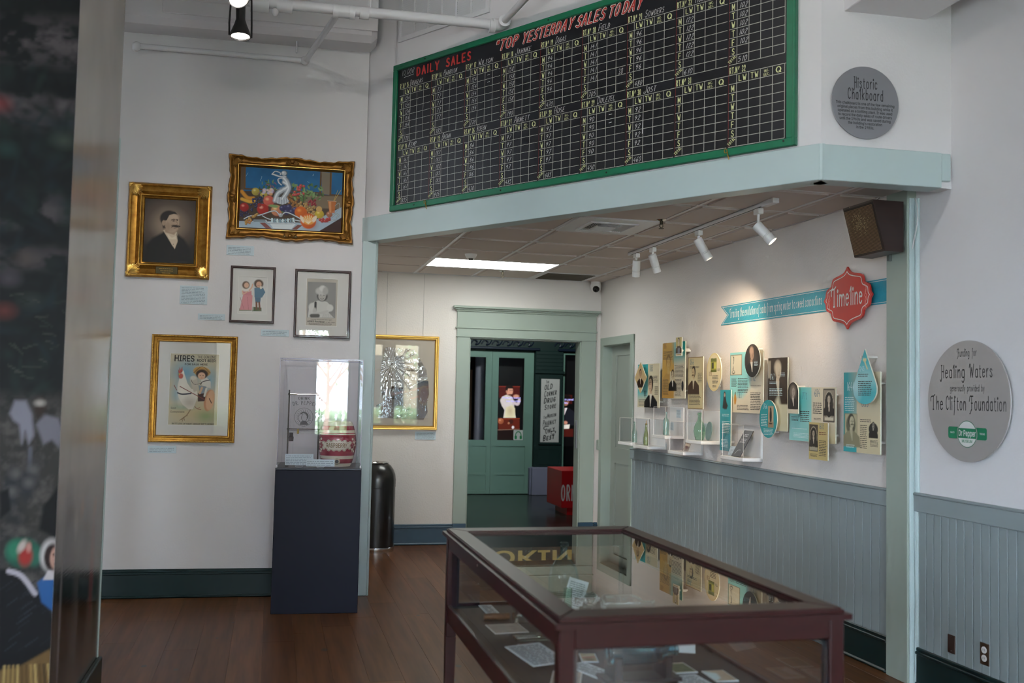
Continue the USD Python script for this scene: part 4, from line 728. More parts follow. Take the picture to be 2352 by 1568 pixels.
part(t, 'text', J(flat(write('Funding for', 0.040, 0, 0.235, 0.09, 0.55, 0.3, align='c', curly=True, fit=0.145), ZP), flat(write('generously provided by', 0.034, 0, 0.052, 0.09, 0.55, 0.3, align='c', curly=True, fit=0.26), ZP)), PK, kind='stuff')
part(t, 'title', J(flat(write('Healing', 0.068, -0.205, 0.123, 0.085, 0.6, 0.3, curly=True, fit=0.185), ZP), flat(write('Waters', 0.068, 0.022, 0.124, 0.085, 0.6, 0.3, curly=True, fit=0.165), ZP), flat(write('The', 0.072, -0.283, -0.048, 0.085, 0.6, 0.3, curly=True, fit=0.09), ZP), flat(write('Clifton', 0.072, -0.165, -0.047, 0.085, 0.6, 0.3, curly=True, fit=0.155), ZP), flat(write('Foundation', 0.072, 0.025, -0.046, 0.085, 0.6, 0.3, curly=True, fit=0.258), ZP)), PK, kind='stuff')
LG = mat('logo_green', '#0f7a55', 0.5); LWH = mat('logo_white', '#d9dad8', 0.5); cy = -0.172
lg = part(t, 'logo_band', flat(rr(-0.148, cy-0.026, 0.148, cy+0.036, 0.012), ZP), LG); part(lg, 'logo_disc', flat(oval(0, cy, 0.078, 0.074), ZP+0.0003), BRUSH); part(lg, 'logo_circle', flat(oval(0, cy, 0.074, 0.070), ZP+0.0005), LG)
ci = oval(0, cy, 0.071, 0.067); part(lg, 'logo_field', flat(ci.difference(sbox(-1, cy-0.022, 1, cy+0.030)), ZP+0.0007), LWH)
part(lg, 'logo_lettering', J(typed('Dr Pepper', 0.030, 0, cy-0.010, True, 'c', 0.132, ZP+0.0009), typed('WACO', 0.009, -0.114, cy+0.001, True, 'c', 0.034, ZP+0.0009), typed('TEXAS', 0.009, 0.114, cy+0.001, True, 'c', 0.04, ZP+0.0009)), LWH, kind='stuff')
part(lg, 'logo_word', typed('MUSEUM', 0.015, 0, cy-0.044, True, 'c', 0.08, ZP+0.0009), LG)

# ------------------------------------------------------------------ loudspeaker on the right-hand post, with its lead
SP = mat('dark_walnut', '#2b1a15', 0.38, noise=(6, 0.5, '#1c100d', (8, 8, 0.6))); GR = mat('speaker_grille', '#8f7457', 0.45, 0.4)
sf_ = Frame((3.508, 5.155), (0.0, -1.0)); t = thing('loudspeaker', 'brown wall loudspeaker with a ribbed tan grille at the head of the right-hand post', 'loudspeaker', sf_.m(0, 2.43, 0.03))
pts = np.array([(0.02, 0.02, 0), (0.43, 0.02, 0), (0.02, 0.285, 0), (0.43, 0.285, 0), (0.0, -0.015, 0.185), (0.41, -0.03, 0.17), (0.0, 0.285, 0.225), (0.41, 0.285, 0.225)])
body = trimesh.convex.convex_hull(np.array([[0.0, 0.0, 0.0], [0.30, 0.0, 0.0], [0.0, 0.29, 0.0], [0.30, 0.29, 0.0], [0.0, 0.0, 0.12], [0.30, 0.0, 0.12], [0.0, 0.29, 0.20], [0.30, 0.29, 0.20]]))
part(t, 'cabinet', body, SP)
n = np.cross([0.30, 0, 0], [0, 0.29, 0.08]); n = n/np.linalg.norm(n); ey = np.array([0, 0.29, 0.08])/np.hypot(0.29, 0.08); o = np.array([0.0, 0.0, 0.12]); H = np.hypot(0.29, 0.08)
part(t, 'baffle', trimesh.convex.convex_hull(np.array([o+np.array([a, 0, 0])+ey*b+n*c for a in (0.012, 0.288) for b in (0.012, H-0.012) for c in (0.0, 0.004)])), mat('grille_dark', '#2a211a', 0.8))
rb = [cyl(o+np.array([0.014, 0, 0])+ey*(0.016+0.0068*k)+n*0.005, o+np.array([0.286, 0, 0])+ey*(0.016+0.0068*k)+n*0.005, 0.0021, 5) for k in range(int((H-0.03)/0.0068))]
part(t, 'grille_ribs', J(*rb), GR, kind='stuff')
sp = [trimesh.creation.icosphere(0, 0.0022).apply_translation(o+np.array([0.14+0.075*cr.gauss(0, 0.5), 0, 0])+ey*(0.19+0.05*cr.gauss(0, 0.6))+n*0.0065) for k in range(150)]
part(t, 'grille_glints', J(*sp), mat('glint', '#d8c9a0', 0.3, 0.6), kind='stuff'); part(t, 'bracket', J(bx(0.1, 0.10, -0.03, 0.2, 0.2, 0.0), bx(0.13, -0.03, -0.03, 0.15, 0.12, -0.01)), mat('bracket_grey', '#6e7470', 0.5, 0.5))
WIRE = mat('white_cable', '#c9ccca', 0.5)
single('speaker_cable', 'white cable looping down from the header to the loudspeaker', 'cable', tube(spline([(3.53, 4.82, 2.735), (3.528, 4.80, 2.68), (3.528, 4.80, 2.60), (3.532, 4.835, 2.50), (3.535, 4.86, 2.44)], False), 0.0042, 8), WIRE, smooth=True)
single('speaker_cable', 'grey lead from the ceiling to the top of the loudspeaker', 'cable', tube(spline([(3.49, 5.10, 2.79), (3.47, 5.13, 2.765), (3.42, 5.13, 2.745), (3.41, 5.12, 2.715)], False), 0.003, 8), mat('grey_cable', '#77736c', 0.5), smooth=True)
single('loose_wire', 'thin painted wire running down the side of the right-hand post', 'cable', tube(spline([(3.548, 4.845, 2.7), (3.549, 4.842, 1.6), (3.546, 4.846, 1.0), (3.548, 4.843, 0.5), (3.545, 4.847, 0.0)], False), 0.0035, 6), PALE, smooth=True)
# wall plates
t = thing('blank_plate', 'blank dark bronze wall plate low on the near wainscot', 'wall plate', NW.m(0.316, 0.30, 0.0125)); BRZ = mat('bronze', '#5d4a44', 0.35, 0.8)
part(t, 'plate', bx(-0.029, -0.048, 0, 0.029, 0.048, 0.005, 0.002), BRZ); part(t, 'screw', xf(lathe([(0.003, 0), (0, 0.0015)], 8), trimesh.transformations.translation_matrix((0, 0.036, 0.005))), CHROME); part(t, 'screw', xf(lathe([(0.003, 0), (0, 0.0015)], 8), trimesh.transformations.translation_matrix((0, -0.036, 0.005))), CHROME)
t = thing('power_outlet', 'bronze power outlet with two white sockets low on the near wainscot', 'outlet', NW.m(0.568, 0.313, 0.0125)); part(t, 'plate', bx(-0.033, -0.055, 0, 0.033, 0.055, 0.005, 0.002), mat('brown_bronze', '#5a4636', 0.35, 0.7))
for s in (-1, 1): k = part(t, 'socket', slab(oval(0, s*0.0205, 0.018, 0.0165, 24), 0.004, 0.008), WPLASTIC, label='white socket face'); part(k, 'slots', J(bx(-0.007, s*0.0205-0.004, 0.008, -0.005, s*0.0205+0.006, 0.0083), bx(0.005, s*0.0205-0.004, 0.008, 0.007, s*0.0205+0.006, 0.0083)), BLACK)
# ------------------------------------------------------------------ the timeline on the alcove wall
RIB = mat('ribbon_teal', '#2f93a8', 0.4, noise=(30, 0.35, '#1f7f98', (1, 1, 1)), bump=(60, 0.35, 0.005)); RIBD = mat('ribbon_deep_teal', '#12607a', 0.4, bump=(60, 0.4, 0.006)); SILV = mat('sign_silver', '#d3d2d0', 0.4)
zt0, zt1 = 2.159, 2.311
rg = Polygon([(2.832, zt0), (2.832, zt1), (5.0, zt1), (5.0, zt0)]); rg = Polygon([(2.832, zt0), (2.945, 2.235), (2.832, zt1), (5.0, zt1), (5.0, zt0)])
t = thing('timeline_banner', 'long teal swallow-tailed banner across the alcove wall, lettered about the evolution of soda', 'banner', RW.m(0, 0, 0.001))
part(t, 'ribbon', slab(rg, 0, 0.003), RIB); part(t, 'edge_lines', slab(rg.buffer(-0.010, join_style=2).exterior.buffer(0.002, join_style=2), 0.003, 0.0034), SILV, kind='stuff')
bl = []
u_, kx = 2.992, 0.585
for s, f_ in (('Tracing', 0.25), ('the', 0.095), ('evolution', 0.28), ('of', 0.065), ('soda', 0.135), ('from', 0.135), ('spring', 0.185), ('water', 0.17), ('to', 0.062), ('sweet', 0.16), ('concoctions', 0.34)):
    bl.append(flat(write(s, 0.066, u_, 2.211, 0.085, 0.5, 0.3, curly=True, fit=f_*kx), 0.0034)); u_ += f_*kx+0.019
part(t, 'banner_lettering', J(*bl), SILV, kind='stuff')
RED = mat('badge_red', '#bd2b22', 0.28, noise=(3, 0.2, '#a8201a', (1, 1, 1)), coat=0.3)
def badge_outline(sx, sy, n=6):
    q = np.vstack([spline([(0, 1), (0.13, 0.83), (0.36, 0.75)], False), spline([(0.36, 0.75), (0.60, 0.67), (0.68, 0.44)], False), spline([(0.68, 0.44), (0.88, 0.32), (0.92, 0.12)], False), [(1, 0)]])
    a = [(x, y) for x, y in q]; b = [(x, -y) for x, y in reversed(q)]; c = [(-x, -y) for x, y in q]; d = [(-x, y) for x, y in reversed(q)]
    return Polygon([(x*sx, y*sy) for x, y in a+b+c+d]).buffer(0)
t = thing('timeline_badge', 'red scalloped badge lettered Timeline, mounted over the teal banner', 'sign', RW.m(4.628, 2.22, 0.035)); o = badge_outline(0.258, 0.197)
part(t, 'plate', slab(o, 0, 0.012), RED); ii = o.buffer(-0.017); part(t, 'border_line', flat(ii.difference(ii.buffer(-0.0055)), 0.0123), SILV); part(t, 'raised_field', slab(ii.buffer(-0.0055), 0.011, 0.0126), RED)
part(t, 'badge_lettering', flat(write('Timeline', 0.112, 0.0, -0.045, 0.10, 0.6, 0.25, align='c', curly=True, fit=0.315), 0.0130), SILV, kind='stuff')
part(t, 'flourish', J(*[flat(LineString(spline([(s*0.188, 0.07), (s*0.200, 0.035), (s*0.185, 0.0), (s*0.203, -0.02), (s*0.188, -0.05), (s*0.2, -0.075)], False)).buffer(0.0022), 0.0130) for s in (-1, 1)]+[flat(LineString(spline([(s*0.203, 0.05), (s*0.19, 0.02), (s*0.205, 0.0), (s*0.188, -0.03), (s*0.2, -0.06)], False)).buffer(0.0018), 0.0130) for s in (-1, 1)]), mat('flourish_pink', '#d5877f', 0.5), kind='stuff')
part(t, 'standoff', bx(-0.12, -0.1, -0.035, 0.12, 0.1, 0), BLACK)

TEALP, CREAMP, GOLDP, AQUA = '#2ea9ad', '#d3c7a8', '#c7a55f', '#8fd0cd'
EDGE = mat('acrylic_edge', '#d9d8c4', 0.25, spec=0.6); KNOB = mat('standoff_white', '#e6e4df', 0.3); PINK = mat('heading_ink', '#4f7387', 0.6); TWHITE = mat('reversed_print', '#cfe6e6', 0.6); PBROWN = mat('brown_ink', '#7a4a34', 0.6)
def slabbed(name, label, u0, z0, u1, z1, d, shape=None, nx=60, ny=96, th=0.008, group='timeline panels on the alcove wall', knobs=True, rings=30):
    w, h = u1-u0, z1-z0; t = thing(name, label, 'sign', RW.m((u0+u1)/2, (z0+z1)/2, d), group)
    g = shape(w, h) if shape else rr(-w/2, -h/2, w/2, h/2, 0.006)
    part(t, 'panel', slab(g, 0, th), EDGE)
    P = disc(np.array(g.exterior.segmentize(0.007).coords)[:-1], rings) if shape else sheet(-w/2+0.001, -h/2+0.001, w/2-0.001, h/2-0.001, nx, ny)
    if knobs:
        for sx in ((-0.34, 0.36) if w > 0.3 else (-0.22,)):
            for sy in (-1, 1): part(t, 'standoff', cyl((sx*w, sy*h*0.36, -d+0.001), (sx*w, sy*h*0.36, 0), 0.009, 12), KNOB)
    return t, w, h, P
def finish(t, P, th=0.008): P.put(t, 'print', PRINTG, th+0.0004)
def body(t, rows, m=None, name='text'):
    part(t, name, J(*[lines(a, b, c, d_, p*0.9, 0.0089, k, 0.38) for k, (a, b, c, d_, p) in enumerate(rows)]), m or PINKT, kind='stuff')
def head(t, s, h, x, y, m=None, fit=None): part(t, 'year', flat(write(s, h, x, y, 0.075, 0.55, 0.28, fit=fit), 0.009), m or PINK, kind='stuff')
PINKT = mat('panel_ink', '#37322d', 0.6)
ELL = lambda w, h: oval(0, 0, w/2, h/2, 56)
TP = 'timeline panel'
# 1
t, w, h, P = slabbed('timeline_plaque', 'leftmost timeline panel, half teal half cream, behind the diamond portrait', 1.255, 1.472, 1.767, 1.878, 0.06)
P.fill(CREAMP).grad('#8cc7c4', TEALP, -h/2, h/2).rect(-w*0.02, -1, 1, 1, CREAMP, 0.01).rect(-1, -1, -w*0.02, -h*0.27, CREAMP, 0.08); sitter(P, w*0.12, -h*0.12, 0.13, '#c9a88a', '#1f1713', '#1b1a1d', '#d8d0c4', -1); finish(t, P)
head(t, '1885', 0.055, 0.03, h*0.33, fit=0.075); body(t, [(0.03, w*0.46, h*0.24, h*0.05, 0.0125), (-w*0.44, -w*0.06, -h*0.30, -h*0.46, 0.012), (-w*0.2, -w*0.05, -h*0.1, -h*0.24, 0.010), (w*0.3, w*0.46, 0, -h*0.2, 0.010)])
DIA = lambda w, h: Polygon([(0, h/2), (w*0.30, h*0.19), (w/2, 0), (w*0.30, -h*0.19), (0, -h/2), (-w*0.30, -h*0.19), (-w/2, 0), (-w*0.30, h*0.19)]).buffer(0.004)
t, w, h, P = slabbed('timeline_plaque', 'small gold diamond panel with a portrait, at the left end of the timeline', 1.276, 1.611, 1.552, 1.891, 0.10, DIA, rings=26)
P.fill('#c8ac78'); P.poly([(0, h*0.42), (w*0.26, h*0.14), (w*0.42, 0), (w*0.26, -h*0.14), (0, -h*0.42), (-w*0.26, -h*0.14), (-w*0.42, 0), (-w*0.26, h*0.14)], '#bda27a', 0.004); sitter(P, 0, 0.01, 0.065, '#b89472', '#3a281c', '#33241c', '#d8cbb5'); finish(t, P)
# 2
t, w, h, P = slabbed('timeline_plaque', 'tall gold and cream timeline panel with a small card clipped to its teal top corner', 1.831, 1.563, 2.310, 2.056, 0.06)
P.fill('#d2c7ae').rect(-1, -1, 0.012, 1, '#c29a50', 0.004).rect(-1, -1, 0.012, -h*0.2, '#b78b46', 0.1); P.poly([(0.012, h), (1, h), (1, h*0.22), (0.012, h*0.20)], TEALP, 0.12)
sitter(P, -w*0.22, h*0.02, 0.12, '#c2a266', '#8f6a35', '#b58f50'); P.rect(-w*0.15, -h*0.30, w*0.06, -h*0.02, '#cdbf9f', 0.002); sitter(P, -w*0.03, -h*0.14, 0.07, '#c9b596', '#2a211b', '#1d1b1b', '#e3dccf'); P.ell(w*0.40, -h*0.28, w*0.05, h*0.09, '#22262e', 0.1); finish(t, P)
head(t, '1886', 0.05, -w*0.45, h*0.40, PBROWN, 0.06); body(t, [(-w*0.46, -w*0.02, h*0.36, h*0.19, 0.011), (w*0.05, w*0.46, h*0.10, -h*0.12, 0.012), (-w*0.46, -w*0.2, -h*0.15, -h*0.44, 0.011), (w*0.08, w*0.36, -h*0.15, -h*0.46, 0.012)])
t, w, h, P = slabbed('timeline_plaque', 'little card of a label and bottle portrait, topmost card on the timeline wall', 2.203, 1.927, 2.322, 2.089, 0.10, nx=36, ny=48, knobs=False)
P.fill('#b9a66a'); P.rect(-1, -1, 1, -h*0.02, '#e4ded2', 0.004); sitter(P, 0, h*0.14, 0.05, '#cdb796', '#3a2a20', '#4a3c2c'); P.line([(-w*0.1, -h*0.1), (-w*0.1, -h*0.38)], 0.012, '#9aa4b8').line([(w*0.1, -h*0.1), (w*0.1, -h*0.38)], 0.012, '#9aa4b8').line([(-w*0.4, -h*0.42), (w*0.4, -h*0.42)], 0.006, '#b79a4a'); finish(t, P); part(t, 'standoff', cyl((0, -h*0.2, -0.10), (0, -h*0.2, 0), 0.010, 12), KNOB)
# 3
t, w, h, P = slabbed('timeline_plaque', 'narrow cream timeline panel with a brown border and a bearded portrait', 2.370, 1.479, 2.655, 1.914, 0.06)
P.fill('#8a6f46').rect(-w/2+0.008, -h/2+0.008, w/2-0.008, h/2-0.008, '#cbbb90', 0.002).ell(-w*0.12, h*0.02, w*0.34, h*0.24, '#d4c69c', 0.8); sitter(P, -w*0.12, 0.045, 0.088, '#cdb58a', '#3a2c22', '#4a3526', '#d8ccae', -1, beard='#4a3628'); finish(t, P)
head(t, '1866', 0.048, -w*0.38, h*0.35, None, 0.075); body(t, [(-w*0.38, w*0.32, h*0.335, h*0.28, 0.012), (w*0.16, w*0.44, h*0.2, 0, 0.010), (-w*0.4, w*0.38, -h*0.21, -h*0.44, 0.0125)])
# 4
t, w, h, P = slabbed('timeline_plaque', 'pale yellow oval timeline panel with a green bottle label', 2.764, 1.629, 3.017, 1.933, 0.08, ELL)
P.fill('#dcc489').ell(0, 0, w*0.45, h*0.455, '#e0cda0', 0.03).rect(-w*0.22, h*0.0, w*0.18, h*0.36, '#a7a02e', 0.002).rect(-w*0.22, h*0.27, w*0.18, h*0.36, '#6f7226', 0.002).rect(-w*0.22, h*0.0, w*0.18, h*0.06, '#6f7226', 0.002).rect(-w*0.16, h*0.09, -w*0.02, h*0.25, '#4a4a22', 0.002).rect(w*0.01, h*0.09, w*0.14, h*0.25, '#c8c24a', 0.002); finish(t, P)
head(t, '1858', 0.034, -w*0.34, -h*0.10, PBROWN, 0.05); body(t, [(-w*0.1, w*0.33, -h*0.07, -h*0.30, 0.0125), (w*0.24, w*0.42, h*0.1, 0, 0.009), (-w*0.08, w*0.2, -h*0.32, -h*0.42, 0.0125)])
# 5
t, w, h, P = slabbed('timeline_plaque', 'wide aqua and cream timeline panel with a framed line drawing, behind the dark oval portrait', 3.124, 1.468, 3.632, 1.926, 0.06)
P.fill('#d8cdb4'); P.poly([(-1, 1), (w*0.12, 1), (w*0.12, -h*0.08), (-w*0.1, -h*0.24), (-1, -h*0.22)], AQUA, 0.05); P.rect(-w*0.49, h*0.12, -w*0.12, h*0.46, '#7d745c', 0.002).rect(-w*0.475, h*0.132, -w*0.135, h*0.448, '#d5cdb2', 0.002)
for a in range(5): P.line([(-w*0.40, h*0.2+0.05*a), (-w*0.41+0.012*(a % 2), h*0.23+0.05*a)], 0.008, '#3d3a30')
P.ell(-w*0.39, h*0.17, w*0.045, h*0.03, '#3d3a30', 0.2).ell(-w*0.39, h*0.175, w*0.03, h*0.018, '#d5cdb2', 0.2).line([(-w*0.40, h*0.2), (-w*0.38, h*0.42)], 0.006, '#4a473c'); P.ell(-w*0.33, -h*0.28, w*0.035, h*0.09, '#c98f3a', 0.1).rect(-w*0.345, -h*0.2, -w*0.315, -h*0.165, '#6a4a20', 0.002); finish(t, P)
head(t, '1783', 0.045, -w*0.27, -h*0.26, None, 0.07); head(t, '1772', 0.045, w*0.14, h*0.02, None, 0.07); body(t, [(-w*0.25, w*0.08, h*0.08, -h*0.19, 0.0125), (-w*0.45, -w*0.28, h*0.08, -h*0.08, 0.0085), (-w*0.27, w*0.1, -h*0.36, -h*0.46, 0.0115), (w*0.14, w*0.45, -h*0.04, -h*0.08, 0.011), (w*0.14, w*0.45, -h*0.15, -h*0.46, 0.0135)])
t, w, h, P = slabbed('timeline_plaque', 'dark oval portrait of a bald man in a black coat, standing off the timeline', 3.430, 1.732, 3.657, 1.975, 0.10, ELL)
P.fill('#2a2420').ell(0, 0, w*0.47, h*0.47, '#4a4038', 0.02).ell(0, 0, w*0.455, h*0.455, '#2b2521', 0.02).ell(w*0.15, h*0.1, w*0.3, h*0.3, '#4f4339', 0.8); sitter(P, -w*0.05, h*0.03, 0.082, '#b8937a', '#4a3a30', '#1a1716', '#d3c8ba', 1); P.ell(-w*0.05, h*0.3, w*0.13, h*0.12, '#bd9a82', 0.3); finish(t, P); body(t, [(w*0.12, w*0.38, 0.0, -h*0.17, 0.0085)], TWHITE)
# 7 tall teal strip
t, w, h, P = slabbed('timeline_plaque', 'tall narrow teal timeline panel with a figure in a long black coat', 3.022, 1.170, 3.200, 1.640, 0.09)
P.grad('#2a8f9a', '#1f9aa0', -h/2, h/2).mottle(7, 0.12, 9); P.poly([(-w*0.26, h*0.2), (-w*0.18, h*0.40), (-w*0.02, h*0.43), (w*0.10, h*0.3), (w*0.22, h*0.24), (w*0.12, h*0.18), (-w*0.1, h*0.18)], '#161616', 0.01).ell(-w*0.08, h*0.425, w*0.10, h*0.045, '#2a1d18', 0.2).ell(-w*0.07, h*0.415, w*0.06, h*0.032, '#b89a86', 0.2); finish(t, P)
body(t, [(-w*0.3, w*0.42, h*0.12, h*0.06, 0.014), (-w*0.3, w*0.42, 0, -h*0.22, 0.0135), (-w*0.36, w*0.3, -h*0.3, -h*0.46, 0.012)], TWHITE)
# 8 dark brown tall
t, w, h, P = slabbed('timeline_plaque', 'tall dark brown timeline panel with a lit portrait, fading to cream below', 3.702, 1.355, 3.965, 1.868, 0.06)
P.grad('#d8d2b4', '#d8d2b4', -1, 1); P.poly([(-1, 1), (1, 1), (1, -h*0.18), (0, -h*0.06), (-1, -h*0.22)], '#3a2a20', 0.07); P.rect(-w*0.5, h*0.22, -w*0.36, h*0.46, '#b8a890', 0.01); sitter(P, 0.0, h*0.22, 0.115, '#d6c2a4', '#8a7560', '#33251d', '#d8ccb4', 1); P.ell(0, h*0.37, w*0.16, h*0.08, '#dccaae', 0.4).poly([(-w*0.1, -h*0.1), (w*0.05, -h*0.02), (w*0.2, -h*0.2), (0, -h*0.5), (-w*0.14, -h*0.5)], '#e2dcc0', 0.04); finish(t, P)
head(t, '1767', 0.04, -w*0.40, h*0.20, TWHITE, 0.06); body(t, [(-w*0.42, w*0.3, h*0.09, -h*0.02, 0.0125), (-w*0.42, w*0.0, h*0.18, h*0.14, 0.010), (w*0.12, w*0.4, h*0.30, h*0.24, 0.008)], TWHITE)
# 9 teal oval
t, w, h, P = slabbed('timeline_plaque', 'teal oval timeline panel with a brown picture of a standing figure', 3.673, 1.303, 3.915, 1.570, 0.11, ELL)
P.fill('#239a9e').ell(0, 0, w*0.46, h*0.46, '#2ba2a5', 0.03).rect(0, -h*0.22, w*0.31, h*0.34, '#bda888', 0.002).ell(w*0.15, h*0.08, w*0.06, h*0.20, '#2b241e', 0.2).ell(w*0.14, h*0.26, w*0.04, h*0.04, '#2b241e', 0.2).rect(0, -h*0.22, w*0.31, -h*0.08, '#a28a6a', 0.01).ell(w*0.15, -h*0.12, w*0.09, h*0.02, '#3a3026', 0.3); finish(t, P)
head(t, '1766', 0.036, -w*0.30, h*0.26, TWHITE, 0.06); body(t, [(-w*0.40, -w*0.03, h*0.14, -h*0.22, 0.0125), (-w*0.25, w*0.3, -h*0.24, -h*0.42, 0.0105)], TWHITE)
# 10 arched portrait
ARCH = lambda w, h: Polygon([(-w/2, -h/2), (w/2, -h/2)]+[(w/2*math.cos(a), h*0.5-h*0.33+h*0.33*math.sin(a)) for a in np.linspace(0, PI, 22)])
t, w, h, P = slabbed('timeline_plaque', 'small arch-topped grey portrait of a man in a long wig', 4.038, 1.482, 4.168, 1.692, 0.10, ARCH, rings=24)
P.fill('#241f1c').ell(0, h*0.1, w*0.4, h*0.4, '#37302b', 0.6); sitter(P, 0.0, h*0.06, 0.062, '#a3958a', '#6d6258', '#1d1a18', '#bdb2a6', 1, wig=True); P.rect(-1, -1, 1, -h*0.36, '#cfc6ae', 0.001); finish(t, P)
# 11
t, w, h, P = slabbed('timeline_plaque', 'widest timeline panel, aqua then cream, with a framed dark engraving', 3.993, 1.300, 4.541, 1.660, 0.06, nx=90, ny=70)
P.fill('#d6cbb2'); P.poly([(-1, 1), (-w*0.03, 1), (w*0.0, h*0.1), (-w*0.02, -1), (-1, -1)], AQUA, 0.015); P.ell(-w*0.3, h*0.3, w*0.2, h*0.3, '#2fa6ab', 0.9, a=0.8); P.rect(w*0.25, -h*0.12, w*0.485, h*0.47, '#2a2420', 0.002).rect(w*0.262, -h*0.10, w*0.473, h*0.45, '#8f8474', 0.002).ell(w*0.367, h*0.19, w*0.095, h*0.24, '#bbb09c', 0.02).ell(w*0.367, h*0.19, w*0.088, h*0.225, '#2e2823', 0.02); P.rect(w*0.28, -h*0.09, w*0.455, -h*0.04, '#c9bfa9', 0.003)
sitter(P, w*0.367, h*0.22, 0.052, '#b6a794', '#1d1815', '#1f1a17', '#cbbfae', wig=True); P.rect(w*0.0, -1, 1, -h*0.3, '#dac99a', 0.08, 0.7); finish(t, P)
head(t, '1684', 0.05, w*0.045, h*0.33, None, 0.07); head(t, '1772', 0.042, -w*0.22, h*0.28, PINK, 0.065); body(t, [(w*0.03, w*0.23, h*0.24, h*0.0, 0.0145), (-w*0.25, -w*0.04, h*0.08, -h*0.14, 0.0145), (w*0.05, w*0.22, -h*0.05, -h*0.11, 0.009), (-w*0.45, -w*0.28, -h*0.04, -h*0.14, 0.009)]); body(t, [(-w*0.44, -w*0.05, -h*0.25, -h*0.29, 0.011), (-w*0.4, -w*0.05, -h*0.34, -h*0.46, 0.010)], TWHITE, 'white_text')
# 12
t, w, h, P = slabbed('timeline_plaque', 'small gold timeline card with an oval engraving, overlapping the widest panel', 4.302, 1.192, 4.519, 1.432, 0.10)
P.fill('#c6b176').rect(-w*0.48, -h*0.28, -w*0.02, h*0.44, '#4a4236', 0.002).ell(-w*0.25, h*0.10, w*0.2, h*0.29, '#a89c84', 0.02).ell(-w*0.25, h*0.10, w*0.18, h*0.26, '#38312a', 0.02).rect(-w*0.46, -h*0.26, -w*0.04, -h*0.17, '#a39a86', 0.003); sitter(P, -w*0.25, h*0.12, 0.042, '#b3a590', '#1f1a16', '#29231e', '#c6bba8', wig=True); finish(t, P)
head(t, '1685', 0.036, w*0.05, h*0.33, None, 0.055); body(t, [(w*0.04, w*0.45, h*0.28, h*0.14, 0.013)], PBROWN, 'heading'); body(t, [(w*0.04, w*0.45, h*0.05, -h*0.42, 0.0115), (-w*0.42, -w*0.03, -h*0.33, -h*0.43, 0.008)])
# 13
t, w, h, P = slabbed('timeline_plaque', 'rightmost timeline panel, teal strip beside cream, behind the teardrop', 4.628, 1.262, 4.997, 1.752, 0.06, nx=76, ny=96)
P.fill('#d4c6a2').rect(-1, -1, -w*0.13, 1, '#25a0a6', 0.003).rect(-w*0.12, h*0.0, 1, 1, '#d0c4a8', 0.2).rect(-w*0.47, -h*0.36, -w*0.11, -h*0.02, '#8d8668', 0.002).rect(-w*0.455, -h*0.35, -w*0.125, -h*0.03, '#b8b08c', 0.002).ell(-w*0.29, -h*0.16, w*0.13, h*0.13, '#5f5c48', 0.1); sitter(P, -w*0.28, -h*0.19, 0.075, '#c4bc9c', '#3a382c', '#8f8a6c', '#b5ae90', 1, beard='#5a5642'); P.ell(w*0.32, -h*0.2, w*0.12, h*0.08, '#201f1e', 0.05); sitter(P, w*0.32, -h*0.19, 0.036, '#9a948a', '#23211f', '#141313'); finish(t, P)
head(t, '1646', 0.05, -w*0.40, h*0.27, TWHITE, 0.075); head(t, '1535', 0.042, -w*0.02, h*0.07, None, 0.075); body(t, [(-w*0.03, w*0.30, -h*0.07, -h*0.12, 0.0125), (-w*0.03, w*0.16, -h*0.14, -h*0.44, 0.0125), (w*0.24, w*0.46, -h*0.32, -h*0.42, 0.008)]); body(t, [(-w*0.46, -w*0.17, h*0.20, 0.0, 0.0125), (-w*0.42, -w*0.18, -h*0.40, -h*0.45, 0.008)], TWHITE, 'white_text')
# 14 teardrop
DROP = lambda w, h: Polygon(np.vstack([spline([(0, h*0.5), (w*0.14, h*0.30), (w*0.36, h*0.02), (w*0.50, -h*0.20), (w*0.44, -h*0.36), (w*0.24, -h*0.47), (0, -h*0.5)], False), spline([(0, -h*0.5), (-w*0.24, -h*0.47), (-w*0.44, -h*0.36), (-w*0.50, -h*0.20), (-w*0.36, h*0.02), (-w*0.14, h*0.30), (0, h*0.5)], False)]))
t, w, h, P = slabbed('timeline_plaque', 'aqua teardrop panel with a small map of Italy, over the rightmost timeline panel', 4.803, 1.557, 5.032, 1.886, 0.11, DROP, rings=26)
P.grad('#4ab5bd', '#3fb0b8', -h/2, h/2).ell(0, -h*0.02, w*0.5, h*0.16, '#9ed4d4', 0.8).ell(-w*0.4, -h*0.2, w*0.2, h*0.2, '#c3e0e0', 0.8, a=0.7); P.poly([(-w*0.08, h*0.33), (w*0.07, h*0.33), (w*0.07, h*0.28), (w*0.03, h*0.27), (w*0.08, h*0.20), (w*0.14, h*0.14), (w*0.10, h*0.12), (w*0.03, h*0.20), (-w*0.03, h*0.27), (-w*0.09, h*0.29)], '#d6cf9c', 0.003); finish(t, P)
head(t, '1245', 0.028, -w*0.24, h*0.10, TWHITE, 0.05); body(t, [(-w*0.28, w*0.2, h*0.07, h*0.0, 0.0125), (-w*0.28, w*0.32, -h*0.06, -h*0.36, 0.0128)])

